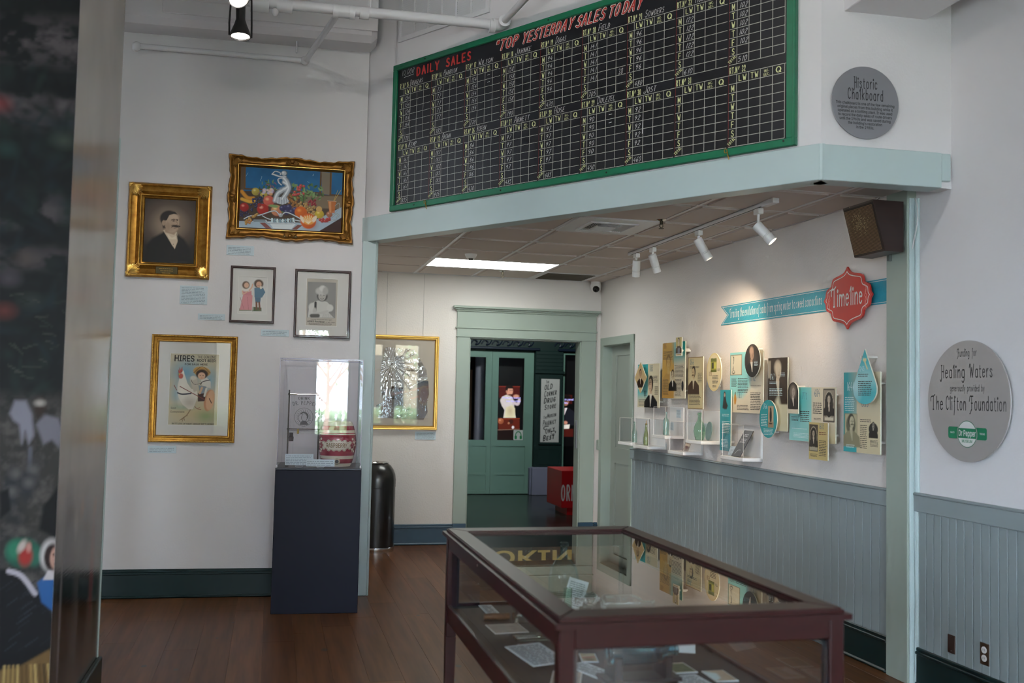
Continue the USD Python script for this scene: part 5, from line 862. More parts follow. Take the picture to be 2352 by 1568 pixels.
# white shelves with clear boxes along the rail
AQ1 = glass('aqua_glass', (0.72, 0.90, 0.85)); AQ2 = glass('green_glass', (0.66, 0.88, 0.74)); OLV = glass('olive_glass', (0.74, 0.80, 0.56))
def shelf(label, u0, u1, z, top, depth, back=None):
    t = thing('display_shelf', label, 'shelf', RW.m((u0+u1)/2, z, 0), 'white display shelves with clear boxes on the timeline wall'); w = u1-u0
    part(t, 'slab', bx(-w/2, 0, 0.0, w/2, 0.026, depth, 0.002), WPLASTIC); part(t, 'back_plate', bx(-w/2, 0.0, 0.0, w/2, (back or top)-z, 0.018, 0.002), WPLASTIC)
    x0, x1, d0, d1, y0, y1 = -w/2+0.012, w/2-0.012, 0.018, depth-0.012, 0.026, top-z; th = 0.003
    part(t, 'clear_box', J(px(x0, y0, d0, x0+th, y1, d1), px(x1-th, y0, d0, x1, y1, d1), px(x0+th, y0, d1-th, x1-th, y1, d1), px(x0, y1, d0, x1, y1+th, d1)), ACRYL)
    part(t, 'box_edges', J(*[bx(a-0.0012, y0, b-0.0012, a+0.0012, y1+th, b+0.0012) for a in (x0, x1) for b in (d1,)], bx(x0, y1, d1-0.0012, x1, y1+0.0024, d1+0.0012), bx(x0-0.0012, y1, d0, x0+0.0012, y1+0.0024, d1)), mat('acrylic_bright_edge', '#e9e7e2', 0.15, spec=0.8), kind='stuff'); return t
shelf('small white shelf at the far left end of the timeline, beside the panelled door', 1.07, 1.40, 1.110, 1.365, 0.19)
shelf('second white shelf from the door, low, with an olive bottle in its box', 1.46, 1.80, 1.100, 1.370, 0.19)
shelf('raised white shelf with a tall aqua bottle, third from the door', 1.895, 2.175, 1.213, 1.486, 0.19)
shelf('low white shelf holding old printed cards, fourth from the door', 2.225, 2.53, 1.096, 1.367, 0.18)
shelf('raised white shelf with a rounded green bottle and an oval disc', 2.575, 2.86, 1.203, 1.470, 0.18)
shelf('white shelf nearest the post, holding a slanted black plate', 3.165, 3.515, 1.115, 1.378, 0.165)
def bottle(name, label, u, z, d, prof, m):
    o_ = RW.p(u, z+0.0002, d); inner = [(max(r-0.003, 0.001), y if i else y+0.006) for i, (r, y) in enumerate(prof) if r > 0.0][::-1]
    g = lathe([(0, prof[0][1])]+prof+inner+[(0, prof[0][1]+0.006)], 28); t = thing(name, label, 'bottle', at(*o_)); part(t, 'glass_body', g, m, 40); return t
TALLB = [(0.024, 0), (0.026, 0.004), (0.026, 0.12), (0.02, 0.14), (0.011, 0.155), (0.010, 0.19), (0.013, 0.193), (0.013, 0.203), (0.010, 0.205)]
SLIM = [(0.023, 0), (0.025, 0.005), (0.024, 0.075), (0.022, 0.10), (0.013, 0.135), (0.010, 0.165), (0.009, 0.185), (0.012, 0.187), (0.012, 0.196), (0.009, 0.198)]
ROUND = [(0.030, 0), (0.034, 0.005), (0.046, 0.045), (0.050, 0.075), (0.045, 0.11), (0.028, 0.145), (0.017, 0.165), (0.014, 0.20), (0.018, 0.204), (0.019, 0.222), (0.013, 0.224)]
bottle('bottle', 'slim aqua bottle on the shelf beside the panelled door', 1.27, 1.136, 0.10, SLIM, AQ1); k = bottle('bottle', 'olive green bottle with a wire stopper in the second box from the door', 1.60, 1.126, 0.12, SLIM, OLV)
part(k, 'stopper', J(cyl((0, 0, 0.19), (0, 0, 0.228), 0.003, 8), cyl((0, 0, 0.19), (0, 0, 0.203), 0.008, 10)), mat('cork', '#b5925e', 0.8))
bottle('bottle', 'straight-sided aqua bottle on the raised third shelf', 2.00, 1.239, 0.10, TALLB, AQ1); bottle('bottle', 'plump green torpedo-shaped bottle on the raised shelf beside the oval disc', 2.67, 1.229, 0.10, ROUND, AQ2)
t = thing('oval_disc', 'grey-green oval disc leaning at the back of the raised shelf', 'disc', RW.m(2.775, 1.230, 0.075, 0, -0.12)); part(t, 'disc', slab(oval(0, 0.078, 0.050, 0.076, 40), 0, 0.008), mat('disc_grey_green', '#6f8a88', 0.35))
t = thing('printed_cards', 'two old printed cards leaning together on the low shelf', 'cards', RW.m(2.36, 1.123, 0.10))
for s in (-1, 1):
    P = sheet(-0.026, 0, 0.026, 0.075, 20, 26).fill('#8d8378').mottle(60, 0.7, 3+s); P.ell(0, 0.04, 0.014, 0.02, '#5d3a34', 0.5).rect(-0.02, 0.05, 0.02, 0.068, '#c9b7a0', 0.004); q = part(t, 'card', xf(bx(-0.026, 0, -0.001, 0.026, 0.075, 0.0, 0), rot(-0.35, (1, 0, 0))@rot(s*0.7, (0, 1, 0))@trimesh.transformations.translation_matrix((s*0.02, 0, 0))), MATB)
    v3 = trimesh.transform_points(np.column_stack([P.v, np.full(len(P.v), 0.0006)]), rot(-0.35, (1, 0, 0))@rot(s*0.7, (0, 1, 0))@trimesh.transformations.translation_matrix((s*0.02, 0, 0)))
    g = usdkit.mesh(stage, numbered(str(q.GetPath()), 'print'), trimesh.Trimesh(v3, P.f, process=False), PRINT); UsdGeom.PrimvarsAPI(g).CreatePrimvar('Col', Sdf.ValueTypeNames.Color3fArray, 'vertex').Set(Vt.Vec3fArray.FromNumpy(P.c.astype(np.float32)))
t = thing('slanted_plate', 'black printed plate slanting on its stand in the clear box nearest the post', 'plate', RW.m(3.372, 1.142, 0.142, 0, -0.52)); R_ = np.eye(4)
part(t, 'plate', xf(bx(-0.068, 0.0, 0, 0.068, 0.222, 0.006, 0.002), R_), mat('plate_charcoal', '#2b2b31', 0.3)); part(t, 'plate_print', xf(J(lines(-0.03, 0.035, 0.195, 0.165, 0.012, 0.0064, 3), lines(-0.045, 0.045, 0.155, 0.115, 0.008, 0.0064, 4, 0.35), flat(LineString(spline([(-0.03, 0.02), (-0.01, 0.05), (0.03, 0.055)], False)).buffer(0.002), 0.0064)), R_), mat('plate_silver', '#c9c9cc', 0.5), kind='stuff')
def table_card(label, m, w, h, rows, tilt=0.35):
    t = thing('label_card', label, 'label', m, 'label cards standing on shelves and plinth'); R_ = rot(-tilt, (1, 0, 0))
    part(t, 'card', xf(bx(-w/2, 0, 0, w/2, h, 0.003, 0), R_), LABEL); part(t, 'print', xf(lines(-w/2+0.006, w/2-0.006, h-0.006, 0.006, (h-0.012)/rows, 0.0033, rows+1), R_), LTXT, kind='stuff'); return t
table_card('pale card with six lines of print in front of the slanted black plate', RW.m(3.255, 1.1425, 0.125), 0.085, 0.075, 6)
for la, u, z, d in (('pale card on the back plate of the raised third shelf', 2.085, 1.43, 0.0185), ('pale card left of the bottle on the raised third shelf', 1.935, 1.315, 0.0185), ('pale card left of the plump green bottle', 2.605, 1.33, 0.0185)):
    t = thing('label_card', la, 'label', RW.m(u, z, d), 'label cards fixed inside the shelf boxes'); part(t, 'card', bx(-0.045, -0.035, 0, 0.045, 0.035, 0.002), LABEL); part(t, 'print', lines(-0.039, 0.039, 0.03, -0.03, 0.010, 0.0023, 6), LTXT, kind='stuff')
# ------------------------------------------------------------------ plinth with a clear case
NAVY = mat('navy_laminate', '#151828', 0.5, spec=0.22); PED = at(0.365, 7.375, 0, -0.071)
t = thing('plinth', 'dark navy box plinth standing against the white wall beside the sage post', 'plinth', PED)
part(t, 'body', bx(-0.30, -0.29, 0, 0.30, 0.29, 1.004, 0.003), NAVY); part(t, 'top', bx(-0.301, -0.291, 1.004, 0.301, 0.291, 1.016, 0.002), mat('navy_top', '#2a2e3a', 0.4))
t = thing('display_case', 'tall clear acrylic cover on the navy plinth, over a barrel and a glass sign', 'display case', at(0.365, 7.375, 1.0162, -0.071)); th = 0.005; X, Y, H_ = 0.291, 0.28, 0.772
for a in ((-X, -Y, 0, X, -Y+th, H_), (-X, Y-th, 0, X, Y, H_), (-X, -Y+th, 0, -X+th, Y-th, H_), (X-th, -Y+th, 0, X, Y-th, H_)): part(t, 'side_pane', px(*a), ACRYL)
part(t, 'top_pane', px(-X, -Y, H_, X, Y, H_+th), ACRYL)
part(t, 'bright_edges', J(*[bx(sx*X-0.002, sy*Y-0.002, 0, sx*X+0.002, sy*Y+0.002, H_) for sx in (-1, 1) for sy in (-1, 1)], *[bx(-X, sy*Y-0.002, H_-0.001, X, sy*Y+0.002, H_+th) for sy in (-1, 1)], *[bx(sx*X-0.002, -Y, H_-0.001, sx*X+0.002, Y, H_+th) for sx in (-1, 1)]), mat('acrylic_lilac_edge', '#d3d4e6', 0.2, transmission_weight=0.6), kind='stuff')
for sx in (-1, 1): part(t, 'fixing', bx(sx*X-0.006, -Y-0.003, 0.0, sx*X+0.006, -Y+0.004, 0.022, 0.002), CHROME)
CREAMG = mat('cream_glaze', '#d8cfbd', 0.16, coat=0.5); MAROON = mat('raspberry_glaze', '#8d1430', 0.12, coat=0.6)
t = thing('syrup_barrel', 'raspberry red and cream ceramic barrel lettered RASPBERRY inside the clear case', 'barrel', at(0.485, 7.335, 1.0165, -0.1))
prof = np.array([(0.100, 0), (0.110, 0.02), (0.128, 0.085), (0.138, 0.15), (0.139, 0.18), (0.133, 0.235), (0.118, 0.29), (0.104, 0.322)])
rz = lambda z: float(np.interp(z, prof[:, 1], prof[:, 0]))
def band(z0, z1, o=0.0): return lathe([(rz(z0)+o-0.004, z0)]+[(rz(z)+o, z) for z in np.linspace(z0, z1, 7)]+[(rz(z1)+o-0.004, z1)], 48)
part(t, 'body', J(lathe([(0, 0)]+[tuple(p) for p in prof]+[(0.096, 0.326), (0.09, 0.318), (0, 0.316)], 48)), CREAMG, 40)
for a, b in ((0.024, 0.056), (0.080, 0.245), (0.265, 0.295)): part(t, 'red_band', band(a, b, 0.0008), MAROON, 60, label='glossy raspberry red band')
def bend(m, zc, o):
    v = np.array(m.vertices); a = v[:, 0]/0.139; r = np.array([rz(zc+y) for y in v[:, 1]])+o+v[:, 2]; m = trimesh.Trimesh(np.column_stack([r*np.sin(a), -r*np.cos(a), zc+v[:, 1]]), m.faces, process=False); return m
lab = oval(0, 0, 0.108, 0.036).union(rr(-0.088, -0.030, 0.088, 0.030, 0.02)); lab = union_all([lab]+[oval(sx*0.104, sy*0.018, 0.016, 0.014, 16) for sx in (-1, 1) for sy in (-1, 1)]+[oval(u, sy*0.033, 0.014, 0.009, 14) for u in (-0.06, -0.02, 0.02, 0.06) for sy in (-1, 1)])
lm = flat(lab.segmentize(0.006), 0); lm = lm.subdivide_to_size(0.012)
lb = part(t, 'name_panel', bend(lm, 0.155, 0.0016), mat('label_cream', '#cfc6b6', 0.3))
lw = lab.buffer(-0.004).exterior.buffer(0.0016).segmentize(0.006); part(lb, 'panel_line', bend(flat(lw, 0), 0.155, 0.0022), mat('gilt_line', '#8f7f64', 0.4)); part(lb, 'barrel_lettering', bend(typed('RASPBERRY', 0.030, 0, -0.014, True, 'c', 0.158), 0.155, 0.0026), mat('barrel_ink', '#7a6138', 0.4, 0.3), kind='stuff')
fl_ = [];
for s in (-1, 1):
    fl_ += [flat(LineString(spline([(s*0.125, -0.05), (s*0.150, -0.02), (s*0.132, 0.01), (s*0.155, 0.04)], False)).buffer(0.0018).segmentize(0.006), 0)]+[flat(oval(s*u, v, 0.011, 0.009, 14), 0) for u, v in ((0.133, 0.045), (0.152, 0.02), (0.132, -0.03), (0.153, -0.045), (0.165, 0.0))]
part(t, 'painted_sprigs', J(*[bend(f, 0.155, 0.0018) for f in fl_]), CREAMG, kind='stuff')
part(t, 'tap_boss', xf(lathe([(0, 0), (0.020, 0), (0.023, 0.006), (0.023, 0.018), (0.017, 0.024), (0.012, 0.024)], 24), trimesh.transformations.translation_matrix((0.005, -0.108, 0.040))@rot(PI/2, (1, 0, 0))), mat('boss_tan', '#b3a48c', 0.35), 40); part(t, 'tap_hole', xf(lathe([(0, 0.0), (0.013, 0.0), (0.0131, 0.0245), (0, 0.0250)], 20), trimesh.transformations.translation_matrix((0.005, -0.108, 0.040))@rot(PI/2, (1, 0, 0))), BLACK)
IRON = mat('dark_pewter', '#4a4640', 0.35, 0.8)
t = thing('sign_stand', 'pewter stand with an etched glass sign of a drinks name and a portrait medallion', 'stand', at(0.235, 7.275, 1.0165, -0.071)); sw_, z1, z0 = 0.108, 0.52, 0.268
for s in (-1, 1):
    part(t, 'upright', cyl((s*sw_, 0, 0), (s*sw_, 0, 0.55 if s < 0 else 0.50), 0.0052, 12), IRON); part(t, 'foot', bx(s*sw_-0.012, -0.03, 0, s*sw_+0.012, 0.03, 0.008, 0.002), IRON)
    part(t, 'collar', J(cyl((s*sw_, 0, z1-0.008), (s*sw_, 0, z1+0.008), 0.0085, 12), cyl((s*sw_, 0, z0-0.006), (s*sw_, 0, z0+0.006), 0.0095, 12)), IRON)
part(t, 'top_bar', cyl((-sw_, 0, z1), (sw_, 0, z1), 0.0055, 10), CHROME); part(t, 'bottom_bar', cyl((-sw_, 0, z0), (sw_, 0, z0), 0.0045, 10), IRON)
gl = part(t, 'glass_sign', px(-0.097, -0.003, z0+0.006, 0.097, 0.003, z1-0.008), pane('etched_glass', (0.84, 0.85, 0.85), 0.1)); ET = mat('etched_ink', '#4a4a4a', 0.5)
up = lambda m, o: xf(m, np.array([[1, 0, 0, 0], [0, 0, -1, o], [0, 1, 0, 0], [0, 0, 0, 1.0]]))
med = [flat(oval(0, 0.355, 0.066, 0.066).exterior.buffer(0.0012), 0)]
for k in range(46): a = k*2*PI/46; l = 0.05+0.012*math.sin(k*3.0); med.append(flat(LineString([(0.035*math.cos(a), 0.35+0.035*math.sin(a)), (l*math.cos(a+0.2), 0.35+l*math.sin(a+0.2))]).buffer(0.0009), 0))
med += [flat(oval(0.004, 0.352, 0.020, 0.028, 20).exterior.buffer(0.0016), 0), flat(Polygon([(-0.03, 0.30), (0.035, 0.30), (0.02, 0.325), (0, 0.33), (-0.015, 0.325)]), 0), flat(LineString(spline([(-0.02, 0.38), (0, 0.39), (0.024, 0.375), (0.026, 0.35)], False)).buffer(0.005), 0)]
part(gl, 'etched_medallion', up(J(*med), -0.0035), ET, kind='stuff')
arc = [flat(affinity.rotate(write(ch, 0.026, 0, 0.0, 0.12, 0.6), -(u*240), origin=(0, 0)).buffer(0), 0).apply_translation([u, 0.445-1.4*u*u, 0]) for ch, u in zip('DR.PEPPER', np.linspace(-0.075, 0.075, 9))]
part(gl, 'etched_lettering', up(J(flat(write('DRINK', 0.019, -0.002, 0.482, 0.14, 0.6, 0.3, align='c', fit=0.075), 0), *arc), -0.0035), ET, kind='stuff')
part(t, 'drip_tube', cyl((-sw_+0.006, 0, z0-0.020), (sw_-0.006, 0, z0-0.020), 0.011, 14), glass('pale_glass', (0.9, 0.92, 0.92))); part(t, 'clamp', bx(-0.045, -0.013, z0-0.034, -0.030, 0.013, z0+0.002, 0.002), mat('old_brass2', '#7d6a3a', 0.4, 0.8))
part(t, 'spout', J(cyl((-0.085, 0, z0-0.025), (-0.085, 0, z0-0.05), 0.014, 14), lathe([(0, z0-0.088), (0.016, z0-0.088), (0.018, z0-0.06), (0.014, z0-0.05), (0, z0-0.05)], 8, (-0.085, 0, 0))), mat('spout_black', '#241f1d', 0.5))
LF = Frame((0.063, 7.10), (0.597, -0.043)); PLF = lambda u, d: LF.m(u, 1.0165, d, 0, 0)
table_card('larger pale card on the plinth in front of the glass sign', LF.m(0.140, 1.0300, -0.105), 0.198, 0.080, 6, 0.12); table_card('narrow pale card at the front of the plinth, before the barrel', LF.m(0.292, 1.0280, -0.035), 0.198, 0.050, 3, 0.12)
for la, u, d in (('clear wire easel under the larger card on the plinth', 0.140, -0.105), ('clear wire easel under the narrow card on the plinth', 0.292, -0.035)):
    single('card_easel', la, 'easel', J(*[tube([(s*0.02, -0.0, 0.016), (s*0.02, -0.004, 0.012), (s*0.025, 0.0, 0.010), (s*0.03, 0.002, -0.03)], 0.0016, 6) for s in (-1, 1)], tube([(-0.03, 0.002, -0.03), (0.03, 0.002, -0.03)], 0.0016, 6), tube([(-0.02, -0.004, 0.012), (0.02, -0.004, 0.012)], 0.0016, 6)).apply_translation([0, 0.0062, 0.004]), mat('clear_wire', '#c9cdd2', 0.2, 0.3), LF.m(u, 1.0165, d), 'wire easels on the plinth')

# ------------------------------------------------------------------ litter bin
t = thing('litter_bin', 'tall black domed litter bin with a chrome foot ring, behind the sage post', 'bin', at(1.045, 9.77, 0)); SBLK = mat('satin_black', '#121213', 0.28, spec=0.6, coat=0.2)
part(t, 'body', lathe([(0, 0.03), (0.178, 0.03), (0.180, 0.035), (0.184, 0.62), (0.184, 0.63)], 48), SBLK, 40); part(t, 'dome', lathe([(0.1845, 0.625), (0.186, 0.63), (0.186, 0.70), (0.178, 0.755), (0.160, 0.80), (0.132, 0.838), (0.100, 0.862), (0.098, 0.862), (0.098, 0.80)], 48), SBLK, 40)
part(t, 'rim', lathe([(0.092, 0.855), (0.100, 0.868), (0.110, 0.870), (0.113, 0.862)], 48), CHROME, 60); part(t, 'foot_ring', lathe([(0.172, 0), (0.183, 0.002), (0.184, 0.026), (0.186, 0.030), (0.184, 0.048), (0.178, 0.05)], 48), CHROME, 60); part(t, 'liner', lathe([(0.095, 0.40), (0.097, 0.86)], 32), mat('liner_black', '#050505', 0.8))

# ------------------------------------------------------------------ alcove ceiling fittings
t = thing('ceiling_light', 'long white fluorescent panel set in the alcove ceiling', 'ceiling light', at(1.40, 8.79, 2.80))
part(t, 'housing', J(bx(0.004, 0.004, 0.008, 1.216, 0.606, 0.03)), WHITEP); part(t, 'diffuser', bx(0.02, 0.02, 0.0, 1.20, 0.59, 0.008), emit('panel_glow', '#fbfff8', 12.0), label='glowing white diffuser'); part(t, 'trim', slab(sbox(0.0, 0.0, 1.22, 0.61).difference(sbox(0.022, 0.022, 1.198, 0.588)), -0.002, 0.008), WHITEP)
t = thing('air_diffuser', 'square four-way air diffuser in the middle of the alcove ceiling', 'vent', at(2.01, 6.35, 2.80)); q = sbox(0.01, 0.01, 0.60, 0.60)
part(t, 'plate', slab(q.difference(sbox(0.14, 0.14, 0.47, 0.47)), -0.006, 0.006), WHITEP); part(t, 'lip', slab(sbox(0.125, 0.125, 0.485, 0.485).difference(sbox(0.145, 0.145, 0.465, 0.465)), -0.016, -0.004), WHITEP); part(t, 'recess', bx(0.14, 0.14, 0.004, 0.47, 0.47, 0.03), mat('vent_dark', '#26241f', 0.8))
for k in range(5):
    part(t, 'louvre', xf(bx(-0.075, -0.012, -0.001, 0.075, 0.012, 0.001), trimesh.transformations.translation_matrix((0.305, 0.165+0.03*k, -0.006))@rot(0.6, (1, 0, 0))), WHITEP); part(t, 'louvre', xf(bx(-0.075, -0.012, -0.001, 0.075, 0.012, 0.001), trimesh.transformations.translation_matrix((0.305, 0.445-0.03*k, -0.006))@rot(-0.6, (1, 0, 0))), WHITEP)
    for s in (-1, 1): part(t, 'louvre', xf(bx(-0.009, -0.15, -0.001, 0.009, 0.15, 0.001), trimesh.transformations.translation_matrix((0.305+s*(0.09+0.016*k), 0.305, -0.006))@rot(s*0.6, (0, 1, 0))), WHITEP)
t = thing('return_grille', 'slatted return air grille in the alcove ceiling by the far corner', 'vent', at(2.62, 9.40, 2.80)); part(t, 'frame', slab(sbox(0.01, 0.01, 0.60, 0.60).difference(sbox(0.05, 0.05, 0.56, 0.56)), -0.004, 0.006), WHITEP); part(t, 'recess', bx(0.05, 0.05, 0.012, 0.56, 0.56, 0.03), MAT['vent_dark'])
for k in range(9): part(t, 'slat', xf(bx(0.05, -0.016, -0.001, 0.56, 0.016, 0.001), trimesh.transformations.translation_matrix((0, 0.08+0.056*k, 0.0))@rot(0.7, (1, 0, 0))), mat('slat_grey', '#8f877c', 0.6))
for la, x, y in (('pendent brass sprinkler head beside the square air diffuser', 2.575, 6.26), ('pendent brass sprinkler head behind the fluorescent panel', 2.205, 9.47)):
    t = thing('sprinkler', la, 'sprinkler', at(x, y, 2.797), 'sprinkler heads in the alcove ceiling'); BR = mat('sprinkler_bronze', '#4a4438', 0.4, 0.8)
    part(t, 'escutcheon', lathe([(0.012, -0.012), (0.036, -0.003), (0.036, 0.0), (0.0, 0.0)], 24), CHROME, 40); part(t, 'body', lathe([(0, -0.035), (0.010, -0.035), (0.012, -0.008), (0.012, 0)], 14), BR); part(t, 'yoke', J(tube([(-0.010, 0, -0.03), (-0.012, 0, -0.048), (0, 0, -0.062)], 0.0028, 6), tube([(0.010, 0, -0.03), (0.012, 0, -0.048), (0, 0, -0.062)], 0.0028, 6)), BR); part(t, 'deflector', lathe([(0, -0.067), (0.018, -0.066), (0.018, -0.063), (0, -0.062)], 18), BR)
t = thing('smoke_detector', 'round white smoke detector in front of the fluorescent panel', 'smoke detector', at(1.67, 8.42, 2.796)); part(t, 'base', lathe([(0, -0.012), (0.052, -0.012), (0.055, 0)], 32), WPLASTIC, 40); part(t, 'dome', lathe([(0, -0.040), (0.034, -0.038), (0.046, -0.026), (0.050, -0.012)], 32), WPLASTIC, 40); part(t, 'sensor_cage', lathe([(0, -0.056), (0.020, -0.054), (0.022, -0.038), (0, -0.038)], 12), mat('sensor_grey', '#5c5a57', 0.5)); 
t = thing('security_camera', 'small white dome camera with a black eye in the far corner of the alcove', 'camera', at(3.362, 9.985, 2.80)); part(t, 'mount', lathe([(0, -0.03), (0.050, -0.026), (0.055, 0)], 28), WPLASTIC, 40); part(t, 'housing', lathe([(0.052, -0.02), (0.060, -0.045), (0.052, -0.095), (0.03, -0.115), (0, -0.12)][::-1], 28), WPLASTIC, 60); part(t, 'lens_eye', blob((-0.012, -0.042, -0.085), (0.037, 0.032, 0.036), 3), mat('lens_black', '#08090b', 0.08), True)
t = thing('lighting_track', 'white lighting track on the alcove ceiling, running along the timeline wall', 'track', at(2.935, 5.42, 2.797)); part(t, 'rail', J(bx(-0.018, 0, -0.024, -0.006, 2.40, 0, 0.002), bx(0.006, 0, -0.024, 0.018, 2.40, 0, 0.002), bx(-0.018, 0, -0.006, 0.018, 2.40, 0)), WHITEP); part(t, 'feed_box', bx(-0.022, -0.09, -0.032, 0.022, 0.06, 0, 0.003), WHITEP); part(t, 'end_cap', bx(-0.018, 2.395, -0.024, 0.018, 2.405, 0), WHITEP); part(t, 'slot', bx(-0.006, 0, -0.022, 0.006, 2.39, -0.006), mat('slot_dark', '#3b3936', 0.7))
LENS_ON = emit('lamp_glow', '#ffe9c0', 28.0); LENS_OFF = mat('lamp_lens', '#e9e4d8', 0.2)
def track_head(label, x, y, direction, length, on, drop=0.07, r=0.033):
    d = np.array(direction, float); d /= np.linalg.norm(d); t = thing('track_head', label, 'spotlight', at(x, y, 2.772), 'white spotlight heads on the alcove track')
    part(t, 'adapter', bx(-0.018, -0.035, -0.036, 0.018, 0.035, 0, 0.003), WPLASTIC); part(t, 'arm', J(cyl((0, 0, -0.03), (0, 0, -drop), 0.009, 10)), WPLASTIC)
    o = np.array([0, 0, -drop-0.005]); T_ = trimesh.geometry.align_vectors([0, 0, 1], d); T_[:3, 3] = o-d*0.02
    part(t, 'can', xf(lathe([(0, 0), (r*0.9, 0.0), (r, 0.006), (r, length*0.62), (r*0.93, length*0.63), (r*0.93, length*0.68), (r*1.02, length*0.69), (r*1.02, length), (r*0.9, length), (r*0.9, length*0.93)], 24), T_), WPLASTIC, 30); part(t, 'lens', xf(lathe([(0, length*0.955), (r*0.9, length*0.95)], 24), T_), LENS_ON if on else LENS_OFF, label='glowing lamp face' if on else None)
track_head('unlit white spotlight at the far end of the alcove track', 2.945, 7.69, (0.1, 0.35, -1), 0.14, False); track_head('second white spotlight from the far end of the alcove track', 2.945, 7.33, (0.45, 0.2, -1), 0.15, False)
track_head('lit white spotlight third along the alcove track', 2.945, 6.46, (0.62, -0.05, -1), 0.17, True); track_head('lit white spotlight glaring at the near end of the alcove track', 2.945, 5.57, (0.72, -0.50, -0.95), 0.15, True, 0.11)

# ------------------------------------------------------------------ hall: pipes, spotlamps, grille over the board
t = thing('sprinkler_pipe', 'thick white sprinkler main crossing the hall to the chalkboard wall, with couplings', 'pipe'); yy = 6.50
part(t, 'main', tube([(-2.4, yy, 4.06), (1.42, yy, 4.125)], 0.034, 16), WHITEP, True)
for x, r, l in ((-0.16, 0.055, 0.06), (0.0, 0.044, 0.05), (0.33, 0.046, 0.018), (0.44, 0.046, 0.018), (0.385, 0.042, 0.06), (0.52, 0.038, 0.03), (1.40, 0.046, 0.02)): part(t, 'coupling', tube([(x-l, yy, 4.09+0.017*x), (x+l, yy, 4.09+0.017*x)], r, 18), WHITEP, 40)
part(t, 'elbow', tube(spline([(1.40, yy, 4.125), (1.45, yy-0.005, 4.126), (1.475, yy-0.04, 4.128), (1.47, yy-0.09, 4.13)], False), 0.042, 14), WHITEP, True); part(t, 'riser', tube([(1.47, yy-0.08, 4.13), (1.62, yy-1.3, 4.16)], 0.024, 14), WHITEP, True)
part(t, 'hanger_rod', tube([(0.56, yy, 4.12), (0.565, yy, 4.99)], 0.009, 8), WHITEP); part(t, 'plug', blob((-0.06, yy-0.01, 4.04), (0.022, 0.022, 0.028)), WHITEP, True)
t = thing('wall_pipe', 'thin white pipe branching from the main, running under the beam', 'pipe')
part(t, 'branch', tube([(0.355, yy, 4.097), (0.175, 7.66, 4.13)], 0.021, 14), WHITEP, True); part(t, 'run', tube([(-1.06, 7.735, 4.135), (0.15, 7.672, 4.13)], 0.021, 14), WHITEP, True)
for p in ((0.168, 7.668, 4.13), (-1.075, 7.738, 4.135)): part(t, 'elbow', J(blob(p, (0.034, 0.034, 0.034), 2)), WHITEP, True)
part(t, 'flange', cyl((-1.085, 7.74, 4.135), (-1.088, 7.795, 4.135), 0.026, 14), WHITEP); part(t, 'hanger', tube([(0.10, 7.60, 4.16), (0.10, 7.60, 4.25)], 0.006, 8), WHITEP)
SPOTB = mat('lamp_black', '#101010', 0.4); SPOTG = emit('lamp_white_glow', '#fff6ea', 16.0)
def hall_lamp(label, p, tiltv, yaw):
    t = thing('spotlamp', label, 'spotlamp', at(*p), 'black spotlamps under the hall ceiling'); d = np.array(tiltv, float); d /= np.linalg.norm(d); T_ = trimesh.geometry.align_vectors([0, 0, 1], d)
    can = lathe([(0, -0.125), (0.026, -0.125), (0.028, -0.12), (0.027, -0.03), (0.036, 0.0), (0.057, 0.055), (0.059, 0.078), (0.054, 0.078), (0.051, 0.07)], 28); part(t, 'can', xf(can, T_), SPOTB, 30); part(t, 'lamp_face', xf(lathe([(0, 0.072), (0.053, 0.069)], 28), T_), SPOTG, label='glowing lamp face')
    c, s = math.cos(yaw), math.sin(yaw); e = np.array([c, s, 0])
    part(t, 'yoke', J(*[tube([e*k*0.040+[0, 0, 0.165], e*k*0.058+[0, 0, 0.155], e*k*0.064, e*k*0.063+d*0.075], 0.0058, 8) for k in (-1, 1)], tube([e*-0.040+[0, 0, 0.165], e*0.040+[0, 0, 0.165]], 0.0065, 8)), SPOTB); part(t, 'stem', tube([(0, 0, 0.165), (0, 0, 0.80)], 0.006, 8), SPOTB); part(t, 'flex', tube(spline([(-0.02, 0, 0.125), (-0.045, 0.02, 0.15), (-0.02, 0.03, 0.19), (0.0, 0, 0.23)], False), 0.0045, 6), SPOTB)
hall_lamp('black spotlamp in an open yoke hanging below the hall pipe', (-0.25, 5.9, 3.718), (0.03, -0.10, -1), 0.1); hall_lamp('second black spotlamp, cut by the top of the photograph, tilted to show its lit face', (-0.258, 5.2, 3.645), (0.40, -0.62, -0.8), 0.3)
t = thing('lamp_track', 'black lamp track under the hall ceiling', 'track', at(-0.255, 4.6, 4.56)); part(t, 'rail', bx(-0.02, -1.6, 0, 0.02, 1.6, 0.04), SPOTB); part(t, 'hanger', cyl((0, 1.2, 0.03), (0, 1.2, 0.48), 0.008, 8), SPOTB)
t = thing('wall_grille', 'white louvred return grille on the wall above the chalkboard', 'vent', CW.m(0.845, 4.50, 0.0)); gw, gh = 0.97, 0.48
part(t, 'frame', slab(sbox(-gw/2, -gh/2, gw/2, gh/2).difference(sbox(-gw/2+0.035, -gh/2+0.035, gw/2-0.035, gh/2-0.035)), 0, 0.014), WHITEP); part(t, 'recess', bx(-gw/2+0.03, -gh/2+0.03, 0.0, gw/2-0.03, gh/2-0.03, 0.002), mat('grille_recess', '#6f6f72', 0.8))
for k in range(7): part(t, 'mullion', bx(-gw/2+0.03+0.1517*k-0.008, -gh/2+0.03, 0.002, -gw/2+0.03+0.1517*k+0.008, gh/2-0.03, 0.013), WHITEP)
for k in range(26): part(t, 'louvre', xf(bx(-gw/2+0.033, -0.0085, -0.0008, gw/2-0.033, 0.0085, 0.0008), trimesh.transformations.translation_matrix((0, -gh/2+0.043+0.0158*k, 0.0065))@rot(0.7, (1, 0, 0))), WHITEP)

